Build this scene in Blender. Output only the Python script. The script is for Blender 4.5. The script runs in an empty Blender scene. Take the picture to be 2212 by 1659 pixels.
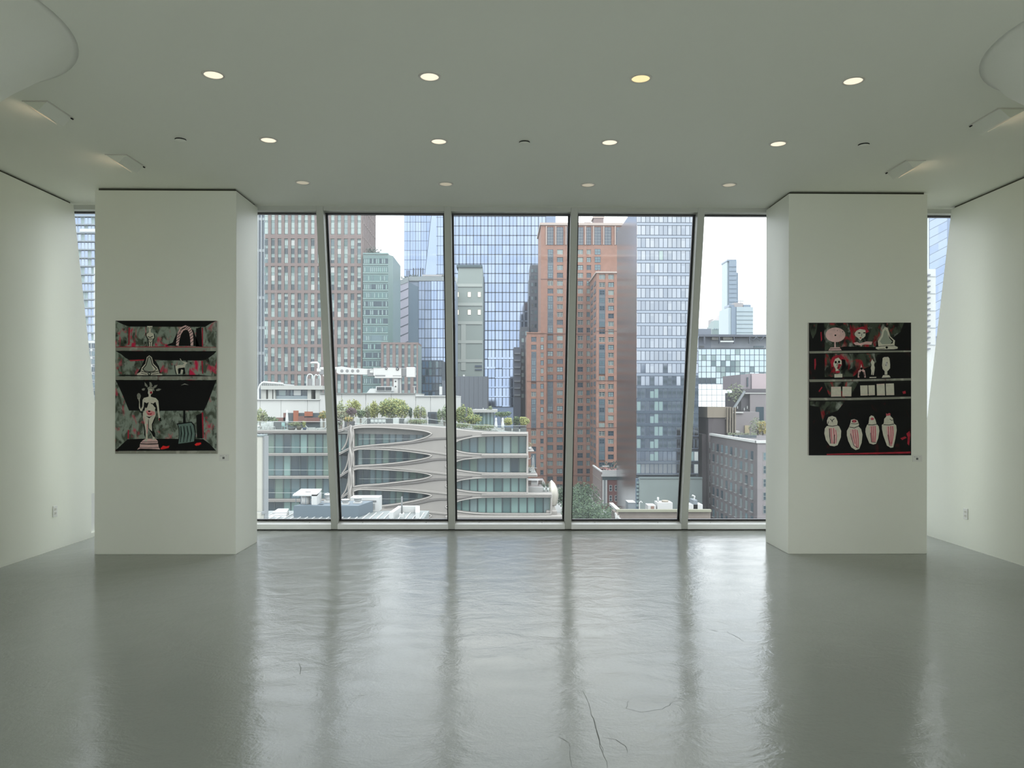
import bpy, bmesh, math, random
from mathutils import Vector, Matrix
rnd = random.Random(7)
SC = bpy.context.scene
COL = SC.collection

# ------------------------------------------------------------------ camera
F_PX, CX, CY = 1661.0, 1106.0, 829.5
EYE = Vector((0.0, 0.0, 1.6))
YAW, ROLL, HOR = 0.0122, 0.0017, 866.6
_f = Vector((math.sin(YAW), math.cos(YAW), 0)); _r0 = Vector((math.cos(YAW), -math.sin(YAW), 0)); _u0 = Vector((0, 0, 1))
RIGHT = _r0 * math.cos(ROLL) + _u0 * math.sin(ROLL)
UP = _u0 * math.cos(ROLL) - _r0 * math.sin(ROLL)
cd = bpy.data.cameras.new('camera'); cam = bpy.data.objects.new('camera', cd); COL.objects.link(cam)
cam.matrix_world = Matrix(((RIGHT.x, UP.x, -_f.x, EYE.x), (RIGHT.y, UP.y, -_f.y, EYE.y), (RIGHT.z, UP.z, -_f.z, EYE.z), (0, 0, 0, 1)))
cd.sensor_width = 36.0; cd.lens = F_PX / 2212 * 36.0; cd.shift_y = (HOR - CY) / 2212
cd.clip_start = 0.05; cd.clip_end = 6000
SC.camera = cam

# ------------------------------------------------------------------ exposure, sky, sun
SC.view_settings.view_transform = 'Standard'; SC.view_settings.look = 'None'
SC.view_settings.exposure = 0.47; SC.view_settings.gamma = 1.0; SC.view_settings.use_curve_mapping = False
cy = SC.cycles
cy.use_denoising = True
try:
    cy.denoiser = 'OPENIMAGEDENOISE'
except Exception:
    pass
cy.max_bounces = 10; cy.diffuse_bounces = 6; cy.glossy_bounces = 4; cy.transmission_bounces = 4; cy.transparent_max_bounces = 12
cy.caustics_reflective = False; cy.caustics_refractive = False; cy.sample_clamp_indirect = 6.0

SKY = 2.40          # brightness of the cloud cover near the horizon; the zenith is somewhat brighter
w = bpy.data.worlds.new('overcast_sky'); SC.world = w; w.use_nodes = True
nt = w.node_tree; nt.nodes.clear(); N = nt.nodes.new; L = nt.links.new
out = N('ShaderNodeOutputWorld'); bg = N('ShaderNodeBackground'); tc = N('ShaderNodeTexCoord')
sep = N('ShaderNodeSeparateXYZ'); L(tc.outputs['Generated'], sep.inputs[0])
nz = N('ShaderNodeTexNoise'); nz.inputs['Scale'].default_value = 5.0; nz.inputs['Detail'].default_value = 6.0
mp = N('ShaderNodeMapping'); mp.inputs['Scale'].default_value = (1, 1, 3.0); L(tc.outputs['Generated'], mp.inputs[0]); L(mp.outputs[0], nz.inputs['Vector'])
cr = N('ShaderNodeValToRGB'); cr.color_ramp.elements[0].position = 0.35; cr.color_ramp.elements[1].position = 0.7
cr.color_ramp.elements[0].color = (0.80, 0.87, 0.98, 1); cr.color_ramp.elements[1].color = (1.0, 1.0, 0.99, 1)
L(nz.outputs['Fac'], cr.inputs[0])
mx = N('ShaderNodeMath'); mx.operation = 'MAXIMUM'; L(sep.outputs['Z'], mx.inputs[0]); mx.inputs[1].default_value = 0.0
ma = N('ShaderNodeMath'); ma.operation = 'MULTIPLY_ADD'; L(mx.outputs[0], ma.inputs[0]); ma.inputs[1].default_value = 0.6; ma.inputs[2].default_value = 1.0
ms = N('ShaderNodeMath'); ms.operation = 'MULTIPLY'; L(ma.outputs[0], ms.inputs[0]); ms.inputs[1].default_value = SKY
L(cr.outputs[0], bg.inputs['Color']); L(ms.outputs[0], bg.inputs['Strength']); L(bg.outputs[0], out.inputs[0])

sd = bpy.data.lights.new('sun', 'SUN'); sd.energy = 1.3; sd.angle = math.radians(25); sd.color = (1.0, 0.95, 0.87)
sun = bpy.data.objects.new('sun', sd); COL.objects.link(sun)
sun.rotation_euler = (math.radians(47), 0, math.radians(24))   # hazy sun high behind the viewer

# ------------------------------------------------------------------ helpers
def W(px, py, Y):
    """Point of the plane y = Y seen at a photograph pixel (used to survey where things stand)."""
    d = _f + RIGHT * ((px - CX) / F_PX) - UP * ((py - HOR) / F_PX)
    return EYE + d * (Y / d.y)
def H(px, py, z):
    """Point of the horizontal plane at height z seen at a pixel."""
    d = _f + RIGHT * ((px - CX) / F_PX) - UP * ((py - HOR) / F_PX)
    return EYE + d * ((z - EYE.z) / d.z)

def lin(v):
    v /= 255.0
    return v / 12.92 if v <= 0.04045 else ((v + 0.055) / 1.055) ** 2.4
def rgb(r, g, b, k=1.0):
    return tuple(min(0.92, lin(c) / k) for c in (r, g, b)) + (1.0,)

MATS = {}
def mat(name, col, rough=0.6, metal=0.0, noise=None, bump=0.0, spec=0.5, emit=None, bscale=40.0, coat=0.0):
    if name in MATS: return MATS[name]
    m = bpy.data.materials.new(name); m.use_nodes = True; MATS[name] = m
    nt = m.node_tree; b = nt.nodes['Principled BSDF']
    b.inputs['Base Color'].default_value = col; b.inputs['Roughness'].default_value = rough; b.inputs['Metallic'].default_value = metal
    b.inputs['Specular IOR Level'].default_value = spec; b.inputs['Coat Weight'].default_value = coat
    m.diffuse_color = col
    if emit:
        b.inputs['Emission Color'].default_value = emit[0]; b.inputs['Emission Strength'].default_value = emit[1]
    if noise or bump:
        t = nt.nodes.new('ShaderNodeTexCoord'); n = nt.nodes.new('ShaderNodeTexNoise')
        nt.links.new(t.outputs['Object'], n.inputs['Vector']); n.inputs['Detail'].default_value = 4
        n.inputs['Scale'].default_value = noise[0] if noise else bscale
        if noise:
            r = nt.nodes.new('ShaderNodeValToRGB'); k = noise[1]
            r.color_ramp.elements[0].position = 0.3; r.color_ramp.elements[1].position = 0.7
            r.color_ramp.elements[0].color = tuple(c * (1 - k) for c in col[:3]) + (1,)
            r.color_ramp.elements[1].color = tuple(min(0.95, c * (1 + k)) for c in col[:3]) + (1,)
            nt.links.new(n.outputs['Fac'], r.inputs[0]); nt.links.new(r.outputs[0], b.inputs['Base Color'])
        if bump:
            bp = nt.nodes.new('ShaderNodeBump'); bp.inputs['Strength'].default_value = bump; bp.inputs['Distance'].default_value = 0.02
            nb = n
            if noise:
                nb = nt.nodes.new('ShaderNodeTexNoise'); nb.inputs['Scale'].default_value = bscale; nt.links.new(t.outputs['Object'], nb.inputs['Vector'])
            nt.links.new(nb.outputs['Fac'], bp.inputs['Height']); nt.links.new(bp.outputs[0], b.inputs['Normal'])
    return m

class MB:
    def __init__(s): s.v = []; s.f = []; s.m = []; s.sm = []
    def _add(s, vs, fs, m=0, smooth=False):
        o = len(s.v); s.v += [tuple(p) for p in vs]
        for f in fs: s.f.append(tuple(i + o for i in f)); s.m.append(m); s.sm.append(smooth)
        return s
    def box(s, x0, x1, y0, y1, z0, z1, m=0):
        x0, x1 = sorted((x0, x1)); y0, y1 = sorted((y0, y1)); z0, z1 = sorted((z0, z1))
        vs = [(x0, y0, z0), (x1, y0, z0), (x1, y1, z0), (x0, y1, z0), (x0, y0, z1), (x1, y0, z1), (x1, y1, z1), (x0, y1, z1)]
        return s._add(vs, [(0, 3, 2, 1), (4, 5, 6, 7), (0, 1, 5, 4), (1, 2, 6, 5), (2, 3, 7, 6), (3, 0, 4, 7)], m)
    def hexa(s, a, b, m=0):
        """a, b: two loops of the same length, joined into a closed solid."""
        n = len(a); fs = [tuple(range(n))[::-1], tuple(range(n, 2 * n))]
        fs += [(i, (i + 1) % n, n + (i + 1) % n, n + i) for i in range(n)]
        return s._add(list(a) + list(b), fs, m)
    def prism(s, pts, y0, y1, m=0):      # x-z outline pushed along y
        return s.hexa([(x, y0, z) for x, z in pts], [(x, y1, z) for x, z in pts], m)
    def prism_x(s, pts, x0, x1, m=0):    # y-z outline pushed along x
        return s.hexa([(x0, y, z) for y, z in pts], [(x1, y, z) for y, z in pts], m)
    def face(s, pts, m=0): return s._add(pts, [tuple(range(len(pts)))], m)
    def lathe(s, prof, c=(0, 0, 0), n=24, m=0, smooth=True, cap=True):
        vs = []; k = len(prof)
        for i in range(n):
            a = 2 * math.pi * i / n
            for r, z in prof: vs.append((c[0] + r * math.cos(a), c[1] + r * math.sin(a), c[2] + z))
        fs = [(i * k + j, ((i + 1) % n) * k + j, ((i + 1) % n) * k + j + 1, i * k + j + 1) for i in range(n) for j in range(k - 1)]
        s._add(vs, fs, m, smooth)
        if cap:
            o = len(s.v) - n * k
            for j in (0, k - 1):
                if prof[j][0] > 1e-5:
                    f = [o + i * k + j for i in range(n)]
                    s.f.append(tuple(f[::-1] if j == 0 else f)); s.m.append(m); s.sm.append(False)
        return s
    def cyl(s, p, q, r, r2=None, n=12, m=0):
        return s.tube([p, q], [r, r if r2 is None else r2], n, m)
    def tube(s, pts, r, n=8, m=0):
        pts = [Vector(p) for p in pts]; k = len(pts)
        if not hasattr(r, '__len__'): r = [r] * k
        vs = []
        for i, p in enumerate(pts):
            t = (pts[min(i + 1, k - 1)] - pts[max(i - 1, 0)]).normalized()
            ref = Vector((0, 1, 0)) if abs(t.y) < 0.9 else Vector((1, 0, 0))
            a = t.cross(ref).normalized(); b = t.cross(a)
            for j in range(n):
                g = 2 * math.pi * j / n; vs.append(p + (a * math.cos(g) + b * math.sin(g)) * r[i])
        fs = [(i * n + j, i * n + (j + 1) % n, (i + 1) * n + (j + 1) % n, (i + 1) * n + j) for i in range(k - 1) for j in range(n)]
        s._add(vs, fs, m, n > 6)
        o = len(s.v) - n * k
        for base, fl in ((0, False), ((k - 1) * n, True)):
            f = [o + base + j for j in range(n)]; s.f.append(tuple(f if fl else f[::-1])); s.m.append(m); s.sm.append(False)
        return s
    def leaves(s, c, rad, n, size, rg, m=0, nm=1, shell=0.35):
        for _ in range(n):
            d = Vector((rg.gauss(0, 1), rg.gauss(0, 1), rg.gauss(0, 1))).normalized()
            k = shell + (1 - shell) * rg.random() ** 0.7
            p = Vector(c) + Vector((d.x * rad[0], d.y * rad[1], d.z * rad[2])) * k
            a = Vector((rg.gauss(0, 1), rg.gauss(0, 1), rg.gauss(0, 1))).normalized(); b = a.orthogonal().normalized()
            q = size * rg.uniform(0.6, 1.3)
            s._add([p - a * q, p + b * q * 0.5, p + a * q, p - b * q * 0.5], [(0, 1, 2, 3)], m + rg.randrange(nm))
        return s
    def mesh(s, name, mats, org=(0, 0, 0)):
        me = bpy.data.meshes.new(name); o = Vector(org)
        me.from_pydata([tuple(Vector(p) - o) for p in s.v], [], s.f)
        for mm in mats: me.materials.append(mm)
        me.polygons.foreach_set('material_index', s.m); me.polygons.foreach_set('use_smooth', s.sm)
        me.update()
        return me

ORG = {}
def tag(o, label=None, cat=None, group=None, kind=None):
    for k, v in (('label', label), ('category', cat), ('group', group), ('kind', kind)):
        if v: o[k] = v
    return o
def thing(name, loc, label, cat, group=None, kind=None):
    o = bpy.data.objects.new(name, None); COL.objects.link(o); o.location = loc; o.empty_display_size = 0.2
    ORG[o.name] = Vector(loc); return tag(o, label, cat, group, kind)
def obj(name, mb, mats, parent=None, fix=True):
    if not isinstance(mats, (list, tuple)): mats = [mats]
    org = ORG.get(parent.name, Vector()) if parent else Vector()
    o = bpy.data.objects.new(name, mb.mesh(name, mats, org)); COL.objects.link(o)
    if parent: o.parent = parent
    ORG[o.name] = Vector(org)
    return o
def inst(name, me, pos, parent):
    o = bpy.data.objects.new(name, me); COL.objects.link(o); o.parent = parent; o.location = Vector(pos) - ORG[parent.name]
    return o
def recalc(o):
    bm = bmesh.new(); bm.from_mesh(o.data); bmesh.ops.recalc_face_normals(bm, faces=bm.faces[:]); bm.to_mesh(o.data); bm.free()
def bevel(o, w=0.01, n=2):
    md = o.modifiers.new('bevel', 'BEVEL'); md.width = w; md.segments = n; md.limit_method = 'ANGLE'
    return o
# ================================================================== ROOM
CEIL = 3.81
def win_y(z, off=0.0): return 9.55 - 0.2126 * z + off        # the window wall leans in towards its head

M_wall = mat('white_wall_paint', (0.895, 0.905, 0.815, 1), 0.45, bump=0.04, bscale=25, spec=0.3)
M_ceil = mat('white_ceiling_paint', (0.925, 0.935, 0.85, 1), 0.7, bump=0.03, bscale=15, spec=0.2)
M_dark = mat('black_gap', (0.012, 0.013, 0.012, 1), 0.8)
M_gap = mat('shadow_gap_paint', (0.09, 0.09, 0.07, 1), 0.8)
M_frame = mat('pale_grey_aluminium', (0.56, 0.57, 0.52, 1), 0.42, spec=0.4)
M_gasket = mat('black_rubber_gasket', (0.01, 0.01, 0.01, 1), 0.45)
M_white = mat('white_enamel', (0.82, 0.82, 0.79, 1), 0.35)

# --- painted concrete floor
def floor_material():
    m = bpy.data.materials.new('grey_painted_concrete'); m.use_nodes = True; nt = m.node_tree; b = nt.nodes['Principled BSDF']
    N = nt.nodes.new; L = nt.links.new
    t = N('ShaderNodeTexCoord')
    n1 = N('ShaderNodeTexNoise'); n1.inputs['Scale'].default_value = 0.8; n1.inputs['Detail'].default_value = 5; L(t.outputs['Object'], n1.inputs['Vector'])
    n2 = N('ShaderNodeTexNoise'); n2.inputs['Scale'].default_value = 45; n2.inputs['Detail'].default_value = 3; L(t.outputs['Object'], n2.inputs['Vector'])
    mix = N('ShaderNodeMix'); mix.data_type = 'RGBA'; L(n1.outputs['Fac'], mix.inputs['Factor'])
    mix.inputs['A'].default_value = (0.275, 0.288, 0.266, 1); mix.inputs['B'].default_value = (0.34, 0.355, 0.33, 1)
    mix2 = N('ShaderNodeMix'); mix2.data_type = 'RGBA'; mix2.blend_type = 'MULTIPLY'; mix2.inputs['Factor'].default_value = 0.13
    r2 = N('ShaderNodeValToRGB'); r2.color_ramp.elements[0].position = 0.35; r2.color_ramp.elements[1].position = 0.5
    r2.color_ramp.elements[0].color = (0.75, 0.75, 0.75, 1); L(n2.outputs['Fac'], r2.inputs[0])
    L(mix.outputs['Result'], mix2.inputs['A']); L(r2.outputs[0], mix2.inputs['B']); L(mix2.outputs['Result'], b.inputs['Base Color'])
    n3 = N('ShaderNodeTexNoise'); n3.inputs['Scale'].default_value = 1.7; n3.inputs['Detail'].default_value = 6; n3.inputs['Roughness'].default_value = 0.65; L(t.outputs['Object'], n3.inputs['Vector'])
    mr = N('ShaderNodeMapRange'); mr.inputs['From Min'].default_value = 0.3; mr.inputs['From Max'].default_value = 0.7
    mr.inputs['To Min'].default_value = 0.09; mr.inputs['To Max'].default_value = 0.18; L(n3.outputs['Fac'], mr.inputs['Value']); L(mr.outputs[0], b.inputs['Roughness'])
    b.inputs['Specular IOR Level'].default_value = 0.13
    # trowel waves and fine grain
    mp = N('ShaderNodeMapping'); mp.inputs['Scale'].default_value = (1.3, 1.7, 1); L(t.outputs['Object'], mp.inputs[0])
    n4 = N('ShaderNodeTexNoise'); n4.inputs['Scale'].default_value = 2.6; n4.inputs['Detail'].default_value = 7; n4.inputs['Roughness'].default_value = 0.62; n4.inputs['Distortion'].default_value = 0.5; L(mp.outputs[0], n4.inputs['Vector'])
    n5 = N('ShaderNodeTexNoise'); n5.inputs['Scale'].default_value = 70; n5.inputs['Detail'].default_value = 2; L(t.outputs['Object'], n5.inputs['Vector'])
    b1 = N('ShaderNodeBump'); b1.inputs['Strength'].default_value = 0.4; b1.inputs['Distance'].default_value = 0.012; L(n4.outputs['Fac'], b1.inputs['Height'])
    b2 = N('ShaderNodeBump'); b2.inputs['Strength'].default_value = 0.10; b2.inputs['Distance'].default_value = 0.004; L(n5.outputs['Fac'], b2.inputs['Height']); L(b1.outputs[0], b2.inputs['Normal'])
    L(b2.outputs[0], b.inputs['Normal'])
    return m
fl = tag(obj('floor', MB().box(-5.4, 5.7, -4.75, 9.56, -0.3, 0.0), floor_material()), kind='structure')
tag(obj('ceiling', MB().box(-5.4, 5.7, -4.75, 8.76, CEIL, CEIL + 0.35), M_ceil), kind='structure')

# hairline cracks and a joint in the floor paint, surveyed where they run
M_crack = mat('dark_crack', (0.15, 0.16, 0.15, 1), 0.8)
def crack(pts, wd=0.004, nm='crack'):
    wd *= 0.45
    P = [H(x, y, 0.0012) for x, y in pts]
    Q = [P[0]]
    rg = random.Random(int(pts[0][0] * 7 + pts[0][1]))
    for a, b in zip(P, P[1:]):
        for k in (0.33, 0.66, 1.0):
            p = a.lerp(b, k); j = (b - a).length * 0.05 if k < 1 else 0
            Q.append(p + Vector((rg.uniform(-j, j), rg.uniform(-j, j), 0)))
    mb = MB()
    n = len(Q)
    for i in range(n - 1):
        d = (Q[i + 1] - Q[i]); s = Vector((-d.y, d.x, 0)).normalized()
        w0 = wd * (0.35 + 0.65 * math.sin(math.pi * (i + 0.3) / n)); w1 = wd * (0.35 + 0.65 * math.sin(math.pi * (i + 1.3) / n))
        a = [Q[i] - s * w0, Q[i + 1] - s * w1, Q[i + 1] + s * w1, Q[i] + s * w0]
        mb.face([(p.x, p.y, 0.0012) for p in a])
    obj(nm, mb, M_crack, fl)
crack([(1258, 1490), (1276, 1535), (1284, 1560), (1293, 1590), (1300, 1620), (1312, 1659)], 0.003)
crack([(1282, 1550), (1295, 1600), (1303, 1625)], 0.002)
crack([(1300, 1592), (1330, 1597), (1350, 1610), (1356, 1626)], 0.0025)
crack([(1358, 1513), (1352, 1530), (1385, 1538), (1430, 1532), (1450, 1518), (1468, 1512)], 0.002)
crack([(1205, 1590), (1222, 1600), (1230, 1604)], 0.0025)
crack([(646, 1432), (650, 1444), (648, 1456)], 0.004)
crack([(1080, 1308), (1095, 1305), (1108, 1307)], 0.003)
crack([(1535, 1360), (1550, 1364)], 0.004); crack([(1570, 1364), (1590, 1375), (1607, 1385)], 0.003)
crack([(1230, 1605), (1232, 1640), (1238, 1659)], 0.0015)

# --- side walls; their far ends follow the lean of the window; a dark shadow gap under the ceiling
def side_wall(name, x, sgn, notch=False):
    t = 3.785
    if notch:
        pts = [(-4.75, 0), (9.04, 0), (9.04, 0.05), (9.40, 0.05), (9.40, 0.512), (9.04, 0.512), (9.04, 0.54), (win_y(0.54, 0.16), 0.54), (win_y(t, 0.16), t), (-4.75, t)]
        pts = [(-4.75, 0), (win_y(0, -.11), 0), (win_y(0.05, -.11), 0.05), (9.04, 0.05), (9.04, 0.512), (win_y(0.512, -.11), 0.512), (win_y(t, -.09), t), (-4.75, t)]
    else:
        pts = [(-4.75, 0), (win_y(0, -.11), 0), (win_y(t, -.09), t), (-4.75, t)]
    x1 = x + 0.25 * sgn
    mb = MB().prism_x(pts, x, x1)
    wl = obj(name, mb, M_wall); recalc(wl); tag(wl, kind='structure')
    g = MB().box(x + 0.03 * sgn, x1, -4.75, win_y(3.8, -.10), t, CEIL)
    obj('shadow_gap', g, M_gap, wl)
    if notch: obj('recess_back', MB().box(x + 0.07 * sgn, x + 0.12 * sgn, 8.95, 9.6, 0.03, 0.53), M_white, wl)
    rt = MB().prism_x([(8.0, 0), (win_y(0, 0.17), 0), (win_y(CEIL, 0.17), CEIL), (8.0, CEIL)], x + 0.62 * sgn, x + 0.68 * sgn); rt.box(x1, x + 0.62 * sgn, 8.0, 8.06, 0, CEIL); recalc(obj('return_wall', rt, M_wall, wl))
    return wl
XL, XR = -4.80, 5.085
wl_left = side_wall('wall_left', XL, -1, True)
wl_right = side_wall('wall_right', XR, 1)
# rear wall with a wide unseen opening, added to let daylight onto piers and ceiling
YB = -4.5; MX_BACK = (-2.2, 0.15, 2.5)
mb = MB()
mb.box(-5.05, 5.35, YB - 0.25, YB, 3.3, CEIL); mb.box(-5.05, 5.35, YB - 0.25, YB, 0, 0.1); mb.box(-5.05, -4.6, YB - 0.25, YB, 0.1, 3.3); mb.box(4.9, 5.35, YB - 0.25, YB, 0.1, 3.3)
for x in MX_BACK: mb.box(x - 0.04, x + 0.04, YB - 0.2, YB - 0.02, 0.1, 3.3)
tag(obj('wall_back', mb, M_wall), kind='structure')

# --- two square white piers in front of the window
def pier(name, x0, x1):
    p = MB().box(x0, x1, 8.04, 8.735, 0.0, 3.785); o = bevel(obj(name, p, M_wall), 0.004, 2); tag(o, kind='structure')
    obj('shadow_gap', MB().box(x0 + 0.025, x1 - 0.025, 8.065, 8.71, 3.785, CEIL), M_gap, o)
    return o
PLX0, PLX1, PRX0, PRX1 = W(204.5, 800, 8.04).x, W(510, 800, 8.04).x, W(1703.5, 800, 8.04).x, W(2003, 800, 8.04).x
pier_l = pier('wall_pier_left', PLX0, PLX1); pier_r = pier('wall_pier_right', PRX0, PRX1)

# --- round columns that flare into the ceiling at both edges of the picture
def column(name, x, y, r):
    prof = [(0.30, 0.0), (0.30, 2.2), (0.34, 2.7), (0.43, 3.10), (0.58, 3.40), (0.76, 3.58), (0.90, 3.70), (r - 0.04, 3.80), (r, 3.81)]
    o = obj(name, MB().lathe(prof, (x, y, 0), 64, smooth=True), M_wall); tag(o, kind='structure'); return o
column('wall_column_left', -3.62, 4.40, 1.06); column('wall_column_right', 4.02, 4.54, 1.01)

# --- window wall
def glass_mat(name, film=0.0, tint=(0.97, 0.985, 0.98, 1), ior=1.35):
    """clear glass with a Fresnel reflection and, if film > 0, a thin uneven film of dust that scatters daylight."""
    m = bpy.data.materials.new(name); m.use_nodes = True; nt = m.node_tree; nt.nodes.clear(); N = nt.nodes.new; L = nt.links.new
    o = N('ShaderNodeOutputMaterial'); mix = N('ShaderNodeMixShader'); tr = N('ShaderNodeBsdfTransparent'); gl = N('ShaderNodeBsdfGlossy'); fr = N('ShaderNodeFresnel')
    fr.inputs['IOR'].default_value = ior; tr.inputs['Color'].default_value = tint; gl.inputs['Roughness'].default_value = 0.02
    L(fr.outputs[0], mix.inputs[0]); L(mix.outputs[0], o.inputs[0]); L(gl.outputs[0], mix.inputs[2])
    if film:
        t = N('ShaderNodeTexCoord'); n = N('ShaderNodeTexNoise'); n.inputs['Scale'].default_value = 0.9; n.inputs['Detail'].default_value = 4; L(t.outputs['Object'], n.inputs['Vector'])
        mr = N('ShaderNodeMapRange'); mr.inputs['From Min'].default_value = 0.3; mr.inputs['From Max'].default_value = 0.7; mr.inputs['To Min'].default_value = film * 0.7; mr.inputs['To Max'].default_value = film * 1.3; L(n.outputs['Fac'], mr.inputs['Value'])
        tl = N('ShaderNodeBsdfTranslucent'); tl.inputs['Color'].default_value = (0.9, 0.92, 0.93, 1); m2 = N('ShaderNodeMixShader')
        L(mr.outputs[0], m2.inputs[0]); L(tr.outputs[0], m2.inputs[1]); L(tl.outputs[0], m2.inputs[2]); L(m2.outputs[0], mix.inputs[1])
    else:
        L(tr.outputs[0], mix.inputs[1])
    m.diffuse_color = (0.7, 0.8, 0.85, 1); return m
M_glass = glass_mat('dusty_window_glass', 0.016)
win = tag(thing('window_1', (0, 9.55, 0), None, None), kind='structure')
MX = [-3.53, -2.08, -0.63, 0.815, 2.265, 3.72]; MW = 0.040; DEP = 0.145
def lean_box(x0, x1, z0, z1, o0, o1, m=0, mb=None):
    mb = mb or MB()
    a = [(x0, win_y(z0, o0), z0), (x1, win_y(z0, o0), z0), (x1, win_y(z1, o0), z1), (x0, win_y(z1, o0), z1)]
    b = [(x0, win_y(z0, o1), z0), (x1, win_y(z0, o1), z0), (x1, win_y(z1, o1), z1), (x0, win_y(z1, o1), z1)]
    return mb.hexa(a, b, m)
for x in MX:
    o = obj('mullion', lean_box(x - MW, x + MW, 0.012, CEIL, 0.0, DEP + 0.03), M_frame, win); recalc(o); bevel(o, 0.003, 1)
bays = list(zip([XL - 0.6] + [x + MW for x in MX], [x - MW for x in MX] + [XR + 0.6]))
for x0, x1 in bays:
    o = obj('sill', MB().prism_x([(9.535, 0.012), (9.535, 0.072), (9.665, 0.098), (9.70, 0.098), (9.70, 0.012)], x0 + 0.001, x1 - 0.001), mat('white_sill_paint', (0.93, 0.93, 0.91, 1), 0.35), win); recalc(o)
    for xx in (x0 + 0.30, x1 - 0.28): obj('screw', MB().cyl((xx, 9.60, 0.084), (xx, 9.60, 0.0865), 0.007, n=8), M_gap, win)
    o = obj('head', lean_box(x0 + 0.001, x1 - 0.001, CEIL - 0.05, CEIL, 0.006, DEP + 0.03), M_frame, win); recalc(o)
    zb, zt = 0.098, CEIL - 0.05; g = 0.022; mb = MB()
    lean_box(x0, x0 + g, zb, zt, DEP - 0.012, DEP + 0.02, 0, mb); lean_box(x1 - g, x1, zb, zt, DEP - 0.012, DEP + 0.02, 0, mb)
    lean_box(x0, x1, zb, zb + g, DEP - 0.03, DEP + 0.02, 0, mb); lean_box(x0, x1, zt - 0.014, zt, DEP - 0.04, DEP + 0.02, 0, mb)
    o = obj('gasket', mb, M_gasket, win); recalc(o)
    o = obj('pane', lean_box(x0 + 0.004, x1 - 0.004, zb + 0.004, zt - 0.004, DEP + 0.001, DEP + 0.011), M_glass, win); recalc(o)
obj('base_gap', MB().box(XL - 0.6, XR + 0.6, 9.56, 9.64, -0.02, 0.012), M_dark, win)
obj('apron', MB().box(XL - 0.6, XR + 0.6, 9.545, 9.56, 0.012, 0.07), M_frame, win)

# --- recessed downlights, 3 rows of 4
def emis(name, col, s): return mat(name, (0.8, 0.78, 0.72, 1), 0.5, emit=(col, s))
M_ring = mat('downlight_trim', (0.72, 0.70, 0.64, 1), 0.4)
LAMP_W = 4.0
def downlight(px, py, label, col, es, watts):
    p = H(px, py, CEIL); t = thing('downlight', (p.x, p.y, CEIL), label, 'ceiling light', 'recessed downlights in the ceiling')
    r = 0.078
    obj('trim_ring', MB().lathe([(r - 0.016, -0.001), (r - 0.016, -0.006), (r - 0.003, -0.005), (r, -0.0012), (r, 0.0)], p, 32, cap=False), M_ring, t)
    obj('lens', MB().lathe([(0.0, -0.004), (r - 0.03, -0.0035), (r - 0.015, -0.002)], p, 32, cap=False), emis('lamp_glow_%s' % col, {'warm': (1.0, 0.86, 0.66, 1), 'yellow': (1.0, 0.76, 0.34, 1), 'dim': (0.75, 0.62, 0.42, 1)}[col], es), t)
    ld = bpy.data.lights.new('downlight_lamp', 'SPOT'); ld.energy = watts; ld.spot_size = math.radians(140); ld.spot_blend = 0.9; ld.shadow_soft_size = 0.06
    ld.color = (1.0, 0.85, 0.66) if col != 'yellow' else (1.0, 0.78, 0.45)
    lo = bpy.data.objects.new('downlight_lamp', ld); COL.objects.link(lo); lo.parent = t; lo.location = (0, 0, -0.03)
row = ['first', 'second', 'third', 'last']
for (px, py, i) in ((461, 161, 0), (928, 165, 1), (1384, 169, 2), (1843, 174, 3)):
    downlight(px, py, 'yellowish lit round downlight, third from the left in the row farthest from the window' if i == 2 else
              'lit round white downlight, %s from the left in the row farthest from the window' % row[i], 'yellow' if i == 2 else 'warm', 0.66, LAMP_W)
for i, (px, py) in enumerate(((580, 302), (948, 305), (1317, 307), (1681, 310))):
    downlight(px, py, 'lit round white downlight, %s from the left in the middle row' % row[i], 'warm', 0.66, LAMP_W)
for i, (px, py) in enumerate(((654, 394), (963, 397), (1270, 399), (1575, 399))):
    downlight(px, py, 'dim tan round downlight, %s from the left in the row by the window' % row[i], 'dim', 0.27, LAMP_W * 0.3)

# --- concealed sprinkler covers
for px, py, lb in ((390, 301, 'small white sprinkler cover with dark gap above the left pier'), (1133, 307, 'small white sprinkler cover with dark gap, middle of the ceiling'),
                   (1866, 312, 'small white sprinkler cover with dark gap above the right pier')):
    p = H(px, py, CEIL); t = thing('sprinkler_cover', p, lb, 'sprinkler', 'sprinkler covers in the ceiling')
    obj('gap_ring', MB().lathe([(0.046, -0.010), (0.046, 0.0)], p, 24, cap=False), M_dark, t)
    obj('cover_disc', MB().lathe([(0.0, -0.0125), (0.045, -0.0125), (0.047, -0.0105), (0.047, -0.0100), (0.0, -0.0100)], (p.x, p.y, p.z), 24), M_ceil, t)

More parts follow.
